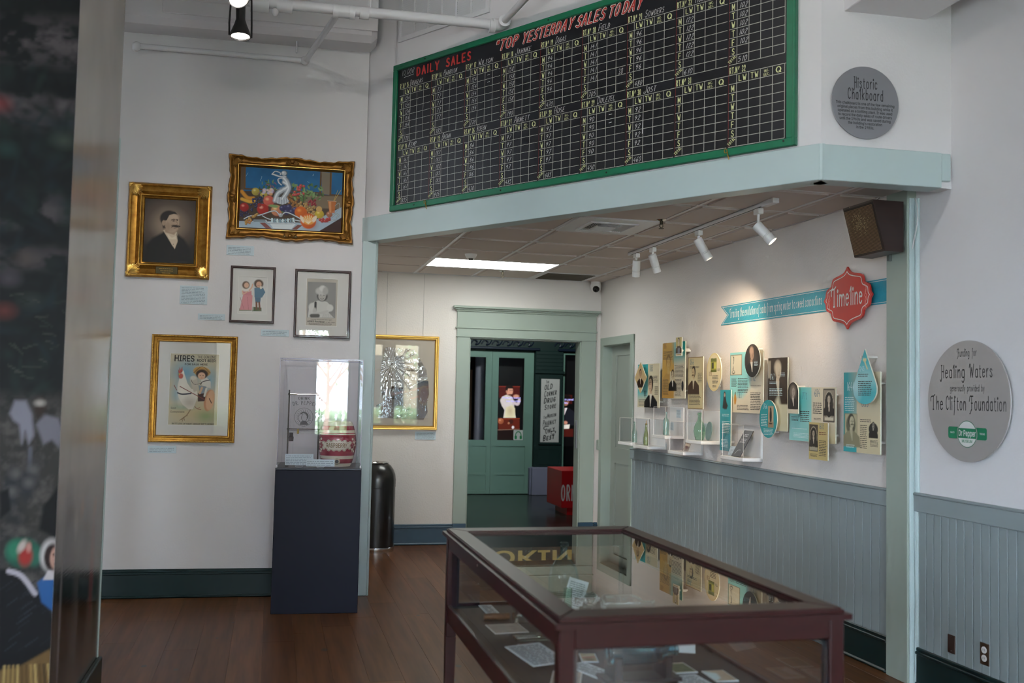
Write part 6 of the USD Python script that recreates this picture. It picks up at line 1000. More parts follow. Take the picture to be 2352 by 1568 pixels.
# ------------------------------------------------------------------ pier wrapped in a dark mural at the left edge
t = thing('mural_pier', 'broad pier at the left edge wrapped in a dark mural of trees and costumed figures', 'pier', at(-1.75, 4.2, 0)); PW_, PL_ = 0.944, 1.13
part(t, 'core', bx(0, 0, 0, PW_, PL_, 4.98), WALLM); part(t, 'baseboard', J(bx(PW_, -0.02, 0, PW_+0.024, PL_+0.016, 0.21, 0.005), bx(0, -0.024, 0, PW_+0.02, 0, 0.21, 0.005)), TEAL)
part(t, 'edge_trim', bx(PW_-0.02, PL_, 0.2, PW_+0.006, PL_+0.014, 2.85, 0.003), PALE, label='pale sage edge strip')
MURAL = printed('mural_vinyl', 0.6, spec=0.2); MURALG = usdkit.material(stage, '/World/Looks/mural_sheen', {'a': ('attribute', {'attribute': 'Col'}), 'p': ('principled_bsdf', {'roughness': 0.16, 'ior': 1.9}), 'tc': ('texture_coordinate', {}), 'mp': ('mapping', {'scale': (1, 3, 60)}), 'nz': ('noise_texture', {'scale': 2.0, 'detail': 3}), 'bp': ('bump', {'strength': 0.10, 'distance': 0.003})},
    [('a.color', 'p.base_color'), ('tc.object', 'mp.vector'), ('mp.vector', 'nz.vector'), ('nz.fac', 'bp.height'), ('bp.normal', 'p.normal')], surface='p.BSDF'); rm = random.Random(3)
def put_on(P, name, m, T_):
    v = trimesh.transform_points(np.column_stack([P.v, np.zeros(len(P.v))]), T_); g = usdkit.mesh(stage, numbered(str(t.GetPath()), name), trimesh.Trimesh(v, P.f, process=False), m)
    UsdGeom.PrimvarsAPI(g).CreatePrimvar('Col', Sdf.ValueTypeNames.Color3fArray, 'vertex').Set(Vt.Vec3fArray.FromNumpy(P.c.astype(np.float32)))
class OnPier(Sketch):
    def __init__(s, P): s.P, s.k = P, 0.00156
    def q(s, x, y): return 0.769+x*0.001562-(1568-y)*0.0000772, 0.415+(1568-y)*0.00171
P = sheet(0.30, 0.2, PW_, 4.9, 150, 640).fill('#15181a'); P.mottle(5, 0.9, 1, '#0b0d0e'); nz = lambda sx, sy, sd: meshkit.fbm(np.column_stack([P.v*[sx, sy], np.full(len(P.v), sd*1.7)]), 4, sd)
S = OnPier(P); P._mix(np.clip((nz(9, 9, 21)-0.5)*4, 0, 1)*0.35, '#27302f')
for y, hgt, a in ((85, 42, 0.75), (232, 20, 0.6), (262, 26, 0.45), (490, 30, 0.6), (600, 22, 0.5)):
    z_ = 0.415+(1568-y)*0.00171; P._mix(np.clip(1.2-np.abs(P.Y-z_-0.05*(P.X-0.9))/(hgt*0.0026), 0, 1)*np.clip((nz(10, 16, y)-0.42)*6, 0, 1)*a, '#6a6264')
for k in range(150): S.ell(175*rm.random(), 150+760*rm.random(), 4+9*rm.random(), 10+26*rm.random(), rm.choice(['#0c0f10', '#0d1214', '#20302c', '#101516', '#1c2a30']), 0.9, rm.random()*180, 0.6)
for x, y, c in ((0, 245, '#8a3a3a'), (10, 725, '#7a3f38'), (20, 650, '#5c555c'), (60, 600, '#5a4e48'), (70, 700, '#3a4440'), (15, 350, '#2c4a44'), (150, 320, '#4c5a4e')): S.ell(x, y, 22, 16, c, 0.9, 0, 0.7)
for k in range(34): x, y = 175*rm.random(), 680+200*rm.random(); S.line([(x, y), (x+30*rm.random()+14, y+34*(rm.random()-0.3))], 5, rm.choice(['#2c3630', '#3a4238', '#18201c', '#454a40']), 0.7, False)
P._mix(np.clip((0.415+(1568-900)*0.00171-P.Y)/0.12, 0, 1)*0.85, '#3d3a37'); P._mix(np.clip((0.415+(1568-900)*0.00171-P.Y)/0.12, 0, 1)*np.clip((nz(22, 22, 5)-0.45)*5, 0, 1)*0.6, '#66605c'); P._mix(np.clip((0.415+(1568-1010)*0.00171-P.Y)/0.12, 0, 1)*np.clip((nz(14, 14, 8)-0.45)*5, 0, 1)*0.6, '#23262a')
S.poly([(22, 960), (34, 930), (60, 930), (74, 960), (78, 1010), (66, 1030), (58, 1000), (50, 1030), (44, 985), (30, 975)], '#8f8c98', 10).poly([(84, 985), (100, 960), (136, 970), (150, 1010), (140, 1040), (120, 1020), (100, 1030)], '#7f7c86', 10).line([(70, 1040), (68, 1090)], 12, '#5f5e68').ell(92, 945, 14, 24, '#3a2c26', 0.5).ell(92, 935, 12, 8, '#b0a8a0', 0.6)
for x, y in ((30, 1110), (70, 1100), (60, 1130), (20, 1150)): S.ell(x, y, 16, 28, '#2c3036', 0.7, 0, 0.8).ell(x+6, y-12, 12, 12, '#6e6a68', 0.7, 0, 0.7)
S.poly([(90, 1225), (100, 1170), (140, 1120), (160, 1150), (155, 1260), (120, 1240)], '#08090b', 10).poly([(0, 1140), (20, 1130), (25, 1180), (0, 1200)], '#0c0d10', 8)
S.poly([(-60, 1320), (15, 1312), (60, 1340), (110, 1390), (130, 1450), (120, 1500), (60, 1540), (-60, 1560)], '#090b10', 10)
for k in range(26): x, y = 110*rm.random(), 1350+150*rm.random(); S.line([(x, y), (x+26, y-18)], 4, rm.choice(['#20262f', '#171c24', '#2b333e']), 0.6, False)
S.poly([(-60, 1545), (40, 1535), (125, 1490), (155, 1520), (155, 1640), (-60, 1640)], '#6f5630', 6)
for k in range(14): S.line([(10+10*k, 1530), (6+11*k, 1600)], 7, rm.choice(['#a68a52', '#3f2f1a', '#c2a76a', '#5a4422']), 0.7, False)
S.ell(52, 1277, 41, 38, '#25594a', 0.12).ell(35, 1270, 20, 24, '#2f7d60', 0.4).ell(80, 1285, 15, 24, '#2a6b58', 0.4).ell(58, 1285, 16, 24, '#a8302c', 0.35).ell(50, 1262, 8, 16, '#c9b8b0', 0.5, 25).ell(66, 1265, 6, 12, '#c98a80', 0.5).line([(20, 1318), (50, 1330), (80, 1370)], 14, '#b9b2bc')
S.poly([(85, 1345), (105, 1330), (140, 1335), (160, 1380), (155, 1420), (120, 1410), (95, 1390)], '#2a5f9c', 6).ell(118, 1283, 26, 40, '#c9c2c0', 0.2).ell(120, 1288, 19, 34, '#2c1b18', 0.15).ell(128, 1290, 13, 27, '#c59a8a', 0.15).poly([(98, 1340), (110, 1318), (145, 1322), (150, 1338)], '#c8bfc0', 4).ell(124, 1283, 3, 3, '#2a1512', 0.4).ell(133, 1284, 3, 3, '#2a1512', 0.4).line([(126, 1303), (132, 1303)], 3, '#8a4440').line([(130, 1400), (160, 1540)], 12, '#a9a3ae').line([(148, 1400), (150, 1540)], 8, '#4a3426')
P.c *= 0.62
put_on(P, 'mural_front', MURAL, np.array([[1, 0, 0, 0], [0, 0, -1, -0.0006], [0, 1, 0, 0], [0, 0, 0, 1.0]]))
P = sheet(0, 0.2, PL_, 4.9, 60, 300).grad('#8b847c', '#b0a89f', 0.9, 3.4); P._mix(np.clip(1-np.abs(P.Y-1.75)/0.75, 0, 1)*0.6, '#cbc2b8'); P.mottle(3, 0.25, 4); P._mix(np.clip((nz(7, 1.4, 9)-0.5)*5, 0, 1)*0.25, '#b3a99f'); P._mix(np.clip((1.2-P.Y)/0.3, 0, 1)*0.85, '#3a3736')
for x, z0, z1, w_, c in ((0.25, 0.3, 1.1, 0.3, '#101113'), (0.66, 0.3, 1.05, 0.26, '#121315'), (0.5, 0.25, 1.0, 0.07, '#55504e'), (0.86, 0.45, 0.95, 0.10, '#7a2f28'), (0.98, 0.3, 0.85, 0.12, '#2c3b2c'), (0.42, 0.9, 1.12, 0.07, '#77706a'), (0.55, 0.98, 1.06, 0.10, '#8a6f60'), (0.88, 0.95, 1.03, 0.10, '#8a6f60'), (0.15, 0.3, 0.9, 0.04, '#8b8788')): P.ell(x, (z0+z1)/2, w_/2, (z1-z0)/2, c, 0.3)
put_on(P, 'mural_side', MURALG, np.array([[0, 0, 1, PW_+0.0006], [1, 0, 0, 0], [0, 1, 0, 0], [0, 0, 0, 1.0]]))
# ------------------------------------------------------------------ mahogany table case in the foreground
CASEW = mat('case_mahogany', '#2d0f0f', 0.34, spec=0.28, noise=(7, 0.7, '#220a09', (9, 1.2, 6)), coat=0.0, bump=(40, 0.04, 0.002)); CASEX = mat('case_mahogany_cross', '#2d0f0f', 0.34, spec=0.28, noise=(7, 0.7, '#220a09', (1.2, 9, 6)), coat=0.0, bump=(40, 0.04, 0.002))
CASEL = mat('case_leg_blue_black', '#141218', 0.4)
t = thing('table_case', 'dark mahogany table display case with a glass top and sides, in the foreground', 'display case', at(0.78, 2.575, 0)); Wd, Ln = 0.868, 1.762; TZ = 0.97
def mitred(side):
    o, i = 0.0, 0.085; a = [(0, 0), (Wd, 0), (Wd, Ln), (0, Ln)]; b = [(i, i+0.012), (Wd-i+0.04, i+0.012), (Wd-i+0.04, Ln-i-0.06), (i, Ln-i-0.06)]
    b = [(0.082, 0.105), (Wd-0.048, 0.118), (Wd-0.082, Ln-0.150), (0.082, Ln-0.150)]; b = [(0.075, 0.10), (Wd-0.075, 0.10), (Wd-0.075, Ln-0.10), (0.075, Ln-0.10)]
    return Polygon([a[side], a[(side+1) % 4], b[(side+1) % 4], b[side]])
for k in range(4):
    g = mitred(k); m = J(slab(g, TZ-0.022, TZ-0.004), slab(g.buffer(-0.004, join_style=2), TZ-0.004, TZ)); part(t, 'top_rail', m, CASEX if k in (0, 2) else CASEW)
part(t, 'top_moulding', slab(sbox(-0.016, -0.016, Wd+0.016, Ln+0.016).difference(sbox(0.012, 0.012, Wd-0.012, Ln-0.012)), TZ-0.030, TZ-0.014), CASEX)
part(t, 'inner_bead', slab(sbox(0.073, 0.098, Wd-0.073, Ln-0.098).difference(sbox(0.084, 0.109, Wd-0.084, Ln-0.109)), TZ-0.018, TZ-0.008), CASEX)
part(t, 'top_glass', px(0.078, 0.103, TZ-0.014, Wd-0.078, Ln-0.103, TZ-0.0095), pane('case_glass', (0.89, 0.92, 0.91), 0.09))
LG_ = 0.045; zd = 0.63
for x in (0, Wd-LG_):
    for y in (0, Ln-LG_): part(t, 'leg', J(bx(x, y, 0.5, x+LG_, y+LG_, TZ-0.02, 0.003), trimesh.convex.convex_hull(np.array([(x+a*LG_, y+b*LG_, 0.5) for a in (0, 1) for b in (0, 1)]+[(x+(0.15+0.7*a)*LG_, y+(0.15+0.7*b)*LG_, 0.0) for a in (0, 1) for b in (0, 1)]))), CASEW)
for y0, y1 in ((0.003, 0.022), (Ln-0.022, Ln-0.003)): part(t, 'apron', bx(LG_, y0, TZ-0.088, Wd-LG_, y1, TZ-0.02, 0.003), CASEX); part(t, 'lower_rail', bx(LG_, y0, 0.565, Wd-LG_, y1, zd+0.012, 0.003), CASEX)
for x0, x1 in ((0.003, 0.022), (Wd-0.022, Wd-0.003)): part(t, 'apron', bx(x0, LG_, TZ-0.088, x1, Ln-LG_, TZ-0.02, 0.003), CASEW); part(t, 'lower_rail', bx(x0, LG_, 0.565, x1, Ln-LG_, zd+0.012, 0.003), CASEW)
for x in (LG_, Wd-LG_-0.012): part(t, 'stop_bead', J(bx(x, 0.012, zd, x+0.012, 0.03, TZ-0.088), bx(x, Ln-0.03, zd, x+0.012, Ln-0.012, TZ-0.088)), CASEL)
part(t, 'deck', bx(0.02, 0.02, zd-0.02, Wd-0.02, Ln-0.02, zd), mat('deck_felt', '#322d29', 0.6, noise=(20, 0.3, '#332f2b', (1, 1, 1))))
GP = pane('case_side_glass', (0.91, 0.93, 0.93), 0.085)
for a in ((LG_, 0.010, zd, Wd-LG_, 0.013, TZ-0.086), (LG_, Ln-0.013, zd, Wd-LG_, Ln-0.010, TZ-0.086), (0.010, LG_, zd, 0.013, Ln-LG_, TZ-0.086), (Wd-0.013, LG_, zd, Wd-0.010, Ln-LG_, TZ-0.086)): part(t, 'side_glass', px(*a), GP)
part(t, 'lock', xf(lathe([(0, 0.002), (0.006, 0.002), (0.007, 0)], 14), trimesh.transformations.translation_matrix((0.003, 1.10, TZ-0.05))@rot(-PI/2, (0, 1, 0))), CHROME)
# --- what lies in it
ZD = 0.6302; CARDW = mat('exhibit_card', '#c9d4d8', 0.6); CARDI = mat('exhibit_ink', '#4e585e', 0.7)
def flat_card(name, label, x, y, w, h, rz, paint=None, rows=0, cat='card', z=ZD, tilt=0.0, m=CARDW, group=None):
    c, s = math.cos(rz), math.sin(rz); mm = at(x, y, z, rz) if not tilt else matrix((c, s, 0), (-s*math.cos(tilt), c*math.cos(tilt), math.sin(tilt)), (s*math.sin(tilt), -c*math.sin(tilt), math.cos(tilt)), (x, y, z))
    t = thing(name, label, cat, mm, group); part(t, 'sheet', bx(-w/2, 0, 0, w/2, h, 0.003), m)
    if rows: part(t, 'print', lines(-w/2+0.008, w/2-0.008, h-0.008, 0.006, (h-0.016)/rows, 0.0034, rows), CARDI, kind='stuff')
    if paint: P = sheet(-w/2+0.004, 0.004, w/2-0.004, h-0.004, 40, 40); paint(P, w, h); P.put(t, 'picture', PRINT, 0.0036)
    return t
flat_card('exhibit_card', 'printed white card lying by the left rear corner of the table case', 0.955, 4.105, 0.058, 0.20, 0.0, rows=9)
t = thing('wooden_stick', 'short brown wooden rod lying in the table case, left of the small clear jar', 'rod', at(0.945, 4.03, ZD+0.014)); part(t, 'rod', tube([(-0.055, 0, 0), (0.055, 0, 0)], 0.0135, 14), mat('brown_wood', '#5e4022', 0.5, noise=(20, 0.5, '#3f2a16', (1, 8, 8))), 40)
t = thing('glass_jar', 'small clear glass jar lying on its side in the table case', 'jar', at(1.0, 3.95, ZD+0.034)); CGL = glass('clear_jar_glass', (0.93, 0.96, 0.93))
part(t, 'glass_body', xf(lathe([(0, 0), (0.030, 0), (0.033, 0.006), (0.033, 0.09), (0.022, 0.11), (0.021, 0.13), (0.018, 0.13), (0.019, 0.112), (0.029, 0.088), (0.029, 0.01), (0, 0.008)], 28), rot(PI/2, (0, 1, 0))), CGL, 40)
flat_card('paper_sheet', 'crumpled cream paper lying in front of the glass jar in the table case', 0.955, 3.795, 0.14, 0.15, 0.05, lambda P, w, h: P.fill('#b3aa9c').mottle(40, 0.35, 4), cat='paper', m=MATB)
t = thing('glass_strips', 'stack of clear glass strips lying in the left of the table case', 'glass strips', at(1.0, 3.66, ZD))
for k in range(3): part(t, 'strip', bx(-0.06, 0.035*k, 0.0, 0.075, 0.035*k+0.02, 0.012, 0.002), CGL)
def pk(P, w, h): P.fill('#c7b52e').rect(-1, h*0.55, 1, 1, '#b9402a', 0.004).rect(-1, h*0.48, 1, h*0.56, '#20201c', 0.002).rect(-1, -1, -w*0.4, h*0.5, '#d9d6cc', 0.002).line([(-w*0.3, h*0.2), (w*0.3, h*0.2)], 0.006, '#6b611a').line([(-w*0.3, h*0.34), (w*0.3, h*0.34)], 0.006, '#6b611a')
flat_card('paper_packet', 'red and yellow paper packet behind the large white card in the table case', 0.97, 3.515, 0.085, 0.10, -0.05, pk, cat='packet')
flat_card('exhibit_card', 'largest white printed card, tilted up at the left front of the table case', 0.972, 3.30, 0.145, 0.20, 0.28, rows=13, z=ZD+0.012, tilt=0.10)
flat_card('exhibit_card', 'beige paper card partly hidden behind the front corner leg of the table case', 0.955, 3.08, 0.10, 0.17, -0.35, lambda P, w, h: P.fill('#b3a798').mottle(30, 0.2, 7), m=MATB)
flat_card('exhibit_card', 'white printed card beside the black cradle in the table case', 1.128, 3.165, 0.085, 0.18, 0.35, rows=10)
flat_card('colour_picture', 'colour picture card behind the white card near the front leg of the table case', 1.13, 3.345, 0.06, 0.11, -0.2, lambda P, w, h: P.fill('#b8aa86').mottle(50, 0.5, 3).line([(-0.02, 0.05), (0.02, 0.06)], 0.012, '#a8493a').ell(0, 0.025, 0.02, 0.02, '#7d6a45', 0.4), cat='picture')
flat_card('postcard', 'postcard of a green garden right of the black cradle in the table case', 1.415, 3.16, 0.085, 0.12, 0.02, lambda P, w, h: P.fill('#cfc8b8').rect(-w*0.45, 0.008, w*0.45, h-0.01, '#586648', 0.002).mottle(60, 0.7, 5), cat='picture')
flat_card('postcard', 'pale map-like card on the deck, rightmost of the cards in the table case', 1.512, 3.045, 0.08, 0.125, -0.02, lambda P, w, h: P.fill('#b9a78f').poly([(-w/2, h), (0, h*0.7), (-w*0.1, h*0.3), (-w/2, 0)], '#c9dedd', 0.01).mottle(30, 0.15, 2), cat='picture')
flat_card('exhibit_card', 'white printed card at the front of the table case, right of the cradle', 1.40, 2.985, 0.10, 0.15, 0.08, rows=9)
flat_card('exhibit_card', 'white printed card at the foot of the glass front, left of the cradle', 1.09, 2.985, 0.10, 0.10, 0.1, rows=6)
t = thing('open_card', 'folded white card standing half open at the back right of the table case', 'card', at(1.50, 3.42, ZD, -0.4)); part(t, 'leaf', xf(bx(-0.06, 0, 0, 0.06, 0.10, 0.002), rot(0.55, (1, 0, 0))), CARDW); part(t, 'leaf', bx(-0.06, 0, 0, 0.06, 0.10, 0.002), mat('card_dark', '#1b1f2a', 0.6))
BLUEG = glass('blue_glass', (0.50, 0.78, 0.88), 0.03); CR = mat('cradle_black', '#0c0d12', 0.4)
t = thing('bottle_cradle', 'black cradle with two notched posts holding the blue bottle in the table case', 'cradle', at(1.22, 3.12, ZD)); part(t, 'base', bx(-0.13, -0.05, 0, 0.14, 0.05, 0.014, 0.002), CR)
for x in (-0.085, 0.09):
    g = rr(-0.055, 0.0, 0.055, 0.075, 0.004).difference(oval(0, 0.085, 0.044, 0.044, 32)); part(t, 'post', xf(slab(g, -0.012, 0.012), trimesh.transformations.translation_matrix((x, 0, 0.012))@rot(PI/2, (0, 0, 1))@rot(PI/2, (1, 0, 0))), CR)
t = thing('bottle', 'blue glass bottle lying on a black cradle in the front of the table case', 'bottle', at(1.112, 3.12, ZD+0.093)); part(t, 'glass_body', xf(lathe([(0, 0.008), (0.03, 0.0), (0.040, 0.004), (0.043, 0.012), (0.043, 0.16), (0.034, 0.19), (0.017, 0.21), (0.015, 0.235), (0.019, 0.238), (0.019, 0.248), (0.013, 0.248), (0.012, 0.212), (0.030, 0.187), (0.038, 0.16), (0.038, 0.014), (0, 0.014)], 36), rot(PI/2, (0, 1, 0))), BLUEG, 40)
CARB = glass('demijohn_glass', (0.84, 0.94, 0.95)); prof = [(0.055, 0), (0.062, 0.006), (0.064, 0.02), (0.066, 0.15), (0.058, 0.19), (0.036, 0.225), (0.018, 0.245), (0.0155, 0.28), (0.021, 0.284), (0.021, 0.300), (0.016, 0.303)]
t = thing('demijohn', 'large clear glass demijohn standing at the back of the table case', 'bottle', at(1.265, 4.13, ZD)); part(t, 'glass_body', lathe([(0, 0)]+prof+[(max(r-0.0035, 0.004), max(z, 0.006)) for r, z in prof[::-1]]+[(0, 0.006)], 40), CARB, 40)
t = thing('label_easel', 'white card leaning on a clear easel in front of the demijohn', 'card', at(1.245, 3.95, ZD, -0.35)); part(t, 'card', xf(bx(-0.042, 0, 0, 0.042, 0.125, 0.003), trimesh.transformations.translation_matrix((0, 0, 0.055))@rot(1.15, (1, 0, 0))@rot(-0.25, (0, 0, 1))), CARDW); part(t, 'print', xf(lines(-0.034, 0.034, 0.115, 0.01, 0.0085, 0.0034, 8), trimesh.transformations.translation_matrix((0, 0, 0.055))@rot(1.15, (1, 0, 0))@rot(-0.25, (0, 0, 1))), CARDI, kind='stuff'); part(t, 'easel', bx(-0.03, -0.01, 0, 0.03, 0.05, 0.055, 0.002), CGL)
t = thing('glass_tumbler', 'small greenish glass cylinder in front of the leaning card in the table case', 'jar', at(1.205, 3.87, ZD)); part(t, 'glass_body', lathe([(0, 0), (0.017, 0), (0.018, 0.003), (0.018, 0.155), (0.015, 0.155), (0.015, 0.006), (0, 0.006)], 24), AQ2, 40)
t = thing('glass_stopper', 'clear glass stoppered phial lying in front of the lying clear bottle', 'bottle', at(1.215, 3.80, ZD+0.12, 0.25)); part(t, 'glass_body', xf(lathe([(0, 0), (0.010, 0.0), (0.012, 0.01), (0.005, 0.018), (0.006, 0.04), (0.022, 0.055), (0.028, 0.075), (0.022, 0.095), (0.010, 0.105), (0.012, 0.11), (0, 0.112)], 24), rot(PI/2, (0, 1, 0))), CGL, 40); part(t, 'rest', bx(0.03, -0.02, -0.12, 0.085, 0.02, -0.029, 0.003), CGL)
t = thing('bottle', 'clear pale blue bottle lying on a clear block in the middle of the table case', 'bottle', at(1.30, 3.72, ZD+0.122, -0.12)); part(t, 'glass_body', xf(lathe([(0, 0.006), (0.03, 0), (0.036, 0.01), (0.036, 0.13), (0.024, 0.155), (0.012, 0.17), (0.011, 0.20), (0.015, 0.202), (0.015, 0.212), (0.009, 0.212), (0.009, 0.17), (0.021, 0.152), (0.032, 0.13), (0.032, 0.012), (0, 0.012)], 30), rot(PI/2, (0, 1, 0))), glass('pale_blue_glass', (0.78, 0.92, 0.96)), 40); part(t, 'rest', bx(0.02, -0.03, -0.122, 0.12, 0.03, -0.037, 0.003), CGL)

# ------------------------------------------------------------------ shop street beyond the doorway
SGRN = mat('shop_green', '#7a9f90', 0.45); DGRN = mat('shop_dark_green', '#16302d', 0.45); LAV = mat('plinth_lavender', '#8a8ca3', 0.6); YS = 14.95
ST = Frame((0, YS), (1, 0))
def shopdoor(label, x0, x1, gx0, gx1):
    t = thing('shop_door', label, 'door', ST.m(0, 0, 0), 'green doors of the shop front'); g = rr(x0, 0.01, x1, 2.25).difference(sbox(gx0, 0.83, gx1, 2.15)).difference(sbox(gx0-0.02, 0.33, gx1+0.02, 0.75)).difference(sbox(gx0-0.02, 0.06, gx1+0.02, 0.30))
    part(t, 'leaf', slab(g, -0.045, 0), SGRN); part(t, 'lower_panel', bx(gx0-0.03, 0.32, -0.04, gx1+0.03, 0.76, -0.014, 0.004), SGRN); part(t, 'kick_panel', bx(gx0-0.03, 0.05, -0.04, gx1+0.03, 0.31, -0.008, 0.004), SGRN)
    part(t, 'glass', px(gx0-0.01, 0.82, -0.026, gx1+0.01, 2.16, -0.022), pane('shop_glass', (0.9, 0.92, 0.92), 0.08)); part(t, 'glazing_bead', slab(sbox(gx0-0.002, 0.828, gx1+0.002, 2.152).difference(sbox(gx0+0.014, 0.844, gx1-0.014, 2.136)), -0.02, -0.004), SGRN); return t
shopdoor('left leaf of the green shop doors, half hidden by the door casing', 2.55, 3.348, 2.66, 3.262); dr = shopdoor('right leaf of the green shop doors, with a headphones sticker on its glass', 3.352, 4.025, 3.44, 3.885)
STK = thing('headphones_sticker', 'white square sticker with green headphones on the shop door glass', 'sticker', ST.m(3.798, 0.925, -0.020)); part(STK, 'square', slab(rr(-0.078, -0.078, 0.078, 0.078, 0.012), 0, 0.002), mat('sticker_white', '#d8dcd8', 0.5)); HG = mat('sticker_green', '#17894f', 0.5)
part(STK, 'headband', flat(LineString([(0.045*math.cos(a), -0.005+0.058*math.sin(a)) for a in np.linspace(0, PI, 16)]).buffer(0.0075), 0.0024), HG); part(STK, 'ear_cup', flat(rr(-0.060, -0.065, -0.022, -0.008, 0.014), 0.0024), HG); part(STK, 'ear_cup', flat(rr(0.022, -0.065, 0.060, -0.008, 0.014), 0.0024), HG)
t = thing('shop_fascia', 'dark green carved board over the shop doors', 'fascia', ST.m(0, 0, 0)); part(t, 'board', bx(0.5, 2.26, -0.08, 7.3, 3.5, 0.03), DGRN); part(t, 'cornice', J(bx(0.5, 2.26, 0.03, 4.10, 2.30, 0.10, 0.01), bx(4.40, 2.26, 0.03, 7.3, 2.30, 0.10, 0.01)), mat('fascia_blue', '#142236', 0.4))
car = []
for x in np.arange(2.9, 5.2, 0.17):
    if 4.05 < x < 4.42: continue
    car.append(tube(spline([(x-0.08, 2.34, 0.035), (x-0.03, 2.40, 0.045), (x+0.02, 2.37, 0.05), (x, 2.33, 0.045), (x+0.05, 2.345, 0.04), (x+0.09, 2.41, 0.035)], False), 0.011, 6))
part(t, 'carved_scrolls', J(*car), MAT['fascia_blue'], kind='stuff'); part(t, 'gilt_lettering', J(typed('R. OOKIN', 0.20, 2.40, 2.79, True, 'l', 2.3, 0.032)), mat('gilt_paint', '#cbb36a', 0.5), kind='stuff')
t = thing('shop_pilaster', 'dark green pilaster on a lavender plinth, framing the white shop sign', 'pilaster', ST.m(0, 0, 0)); part(t, 'shaft', bx(4.035, 0.43, -0.05, 4.495, 2.262, 0.06, 0.006), DGRN); part(t, 'plinth', bx(3.985, 0, -0.05, 4.515, 0.43, 0.16, 0.008), LAV); part(t, 'plinth_side', bx(3.965, 0, -0.05, 4.02, 0.42, 0.10, 0.006), LAV)
part(t, 'cap', bx(4.02, 1.90, 0.05, 4.51, 1.945, 0.09, 0.008), DGRN); part(t, 'panel_bead', slab(sbox(4.10, 0.47, 4.46, 0.72).difference(sbox(4.112, 0.482, 4.448, 0.708)), 0.058, 0.066), DGRN); part(t, 'sign_frame', slab(sbox(4.10, 0.79, 4.465, 1.85).difference(sbox(4.126, 0.815, 4.439, 1.825)), 0.055, 0.085), DGRN)
for k in range(5): part(t, 'brick_course', bx(4.04, 1.96+0.06*k, 0.055, 4.49, 2.012+0.06*k, 0.066, 0.004), DGRN)
t = thing('shop_sign', 'tall white sign hand-lettered for an old corner drug store, on the green pilaster', 'sign', ST.m(4.283, 0.82, 0.064)); part(t, 'board', bx(-0.152, 0, 0, 0.152, 1.0, 0.008, 0.002), mat('sign_board_white', '#d9d8d4', 0.5)); SI = mat('sign_ink', '#131313', 0.5)
def sl(s, h, x, y, f_, w=0.15, small=0.72, r=0.22): return flat(write(s, h, x, y, w, 0.6, 0.25, 0.32, small=small, fit=f_, rotz=r), 0.0084)
part(t, 'sign_lettering', J(sl('The', 0.042, -0.075, 0.925, 0.05), sl('Old', 0.072, -0.095, 0.822, 0.125, 0.17, 1.0), sl('Corner', 0.080, -0.098, 0.715, 0.20), sl('Drug', 0.080, -0.098, 0.610, 0.18, 0.16, 0.8), sl('Store', 0.072, -0.09, 0.510, 0.185), sl('The', 0.040, -0.105, 0.365, 0.055), sl('Modern', 0.058, -0.04, 0.385, 0.14, 0.17), sl('Pharmacy', 0.080, -0.11, 0.255, 0.21, 0.15), sl('Only', 0.068, -0.065, 0.135, 0.15, 0.15, 0.8, 0.3), sl('The', 0.042, 0.015, 0.098, 0.06), sl('Best', 0.078, -0.10, 0.022, 0.175, 0.18, 0.7),
    *[flat(LineString(spline(p, False)).buffer(0.006), 0.0084) for p in ([(-0.02, 0.255), (-0.08, 0.245), (-0.098, 0.215), (-0.07, 0.195)], [(0.02, 0.172), (0.07, 0.18), (0.10, 0.172), (0.09, 0.150)])]), SI, kind='stuff')
t = thing('white_column', 'pale round column standing behind the left shop door glass', 'column', at(3.24, 15.35, 0)); part(t, 'shaft', lathe([(0.09, 0.0), (0.10, 0.02), (0.085, 0.1), (0.078, 2.4), (0.09, 2.5)], 28), mat('column_white', '#a7a5b2', 0.6), 40)
t = thing('brown_shelf', 'brown wooden display cabinet seen through the left shop door glass', 'cabinet', at(2.98, 15.75, 0)); WBR = mat('store_wood', '#7a4d24', 0.5, noise=(6, 0.5, '#4f2f15', (6, 6, 0.6))); part(t, 'side', bx(0.10, -0.1, 0.0, 0.20, 0.1, 1.95, 0.004), WBR); part(t, 'back', bx(-0.9, 0.08, 0, 0.12, 0.1, 1.95), WBR)
for z in (0.4, 0.85, 1.3, 1.7): part(t, 'shelf', bx(-0.9, -0.1, z, 0.10, 0.08, z+0.025), WBR)
SCR = printed('screen_glow', 0.4, emission=0.9)
t = thing('video_screen', 'screen behind the shop glass showing a man in white shirt and apron at a counter', 'screen', ST.m(3.70, 0.85, -0.30)); part(t, 'housing', bx(-0.32, -0.85, -0.05, 0.34, 1.32, -0.002, 0.004), BLACK)
P = sheet(-0.31, -0.09, 0.33, 1.31, 150, 330).fill('#070708'); S = Sketch(P, (410, 1310), (770, 1318), (428, 310), 0.46, 1.32, -0.27, -0.02)
S.poly([(505, 660), (770, 660), (770, 820), (505, 800)], '#4a1410', 8).line([(505, 665), (770, 668)], 12, '#7a2a1c').line([(520, 720), (770, 725)], 5, '#2a0c0a').poly([(490, 1045), (770, 1050), (770, 1180), (500, 1185)], '#5a1f12', 8).poly([(490, 1190), (770, 1190), (770, 1330), (480, 1330)], '#1a0d0a', 10).line([(490, 1190), (770, 1185)], 8, '#8a6a5a').line([(500, 1060), (770, 1055)], 8, '#8f3a20')
S.poly([(560, 1045), (575, 950), (540, 900), (520, 840), (540, 790), (600, 765), (670, 790), (700, 850), (700, 940), (722, 1045)], '#c9bfb8', 6).poly([(575, 1040), (600, 900), (660, 880), (710, 930), (715, 1045)], '#d8cfae', 8).ell(650, 960, 40, 60, '#9a7a50', 0.9, a=0.5)
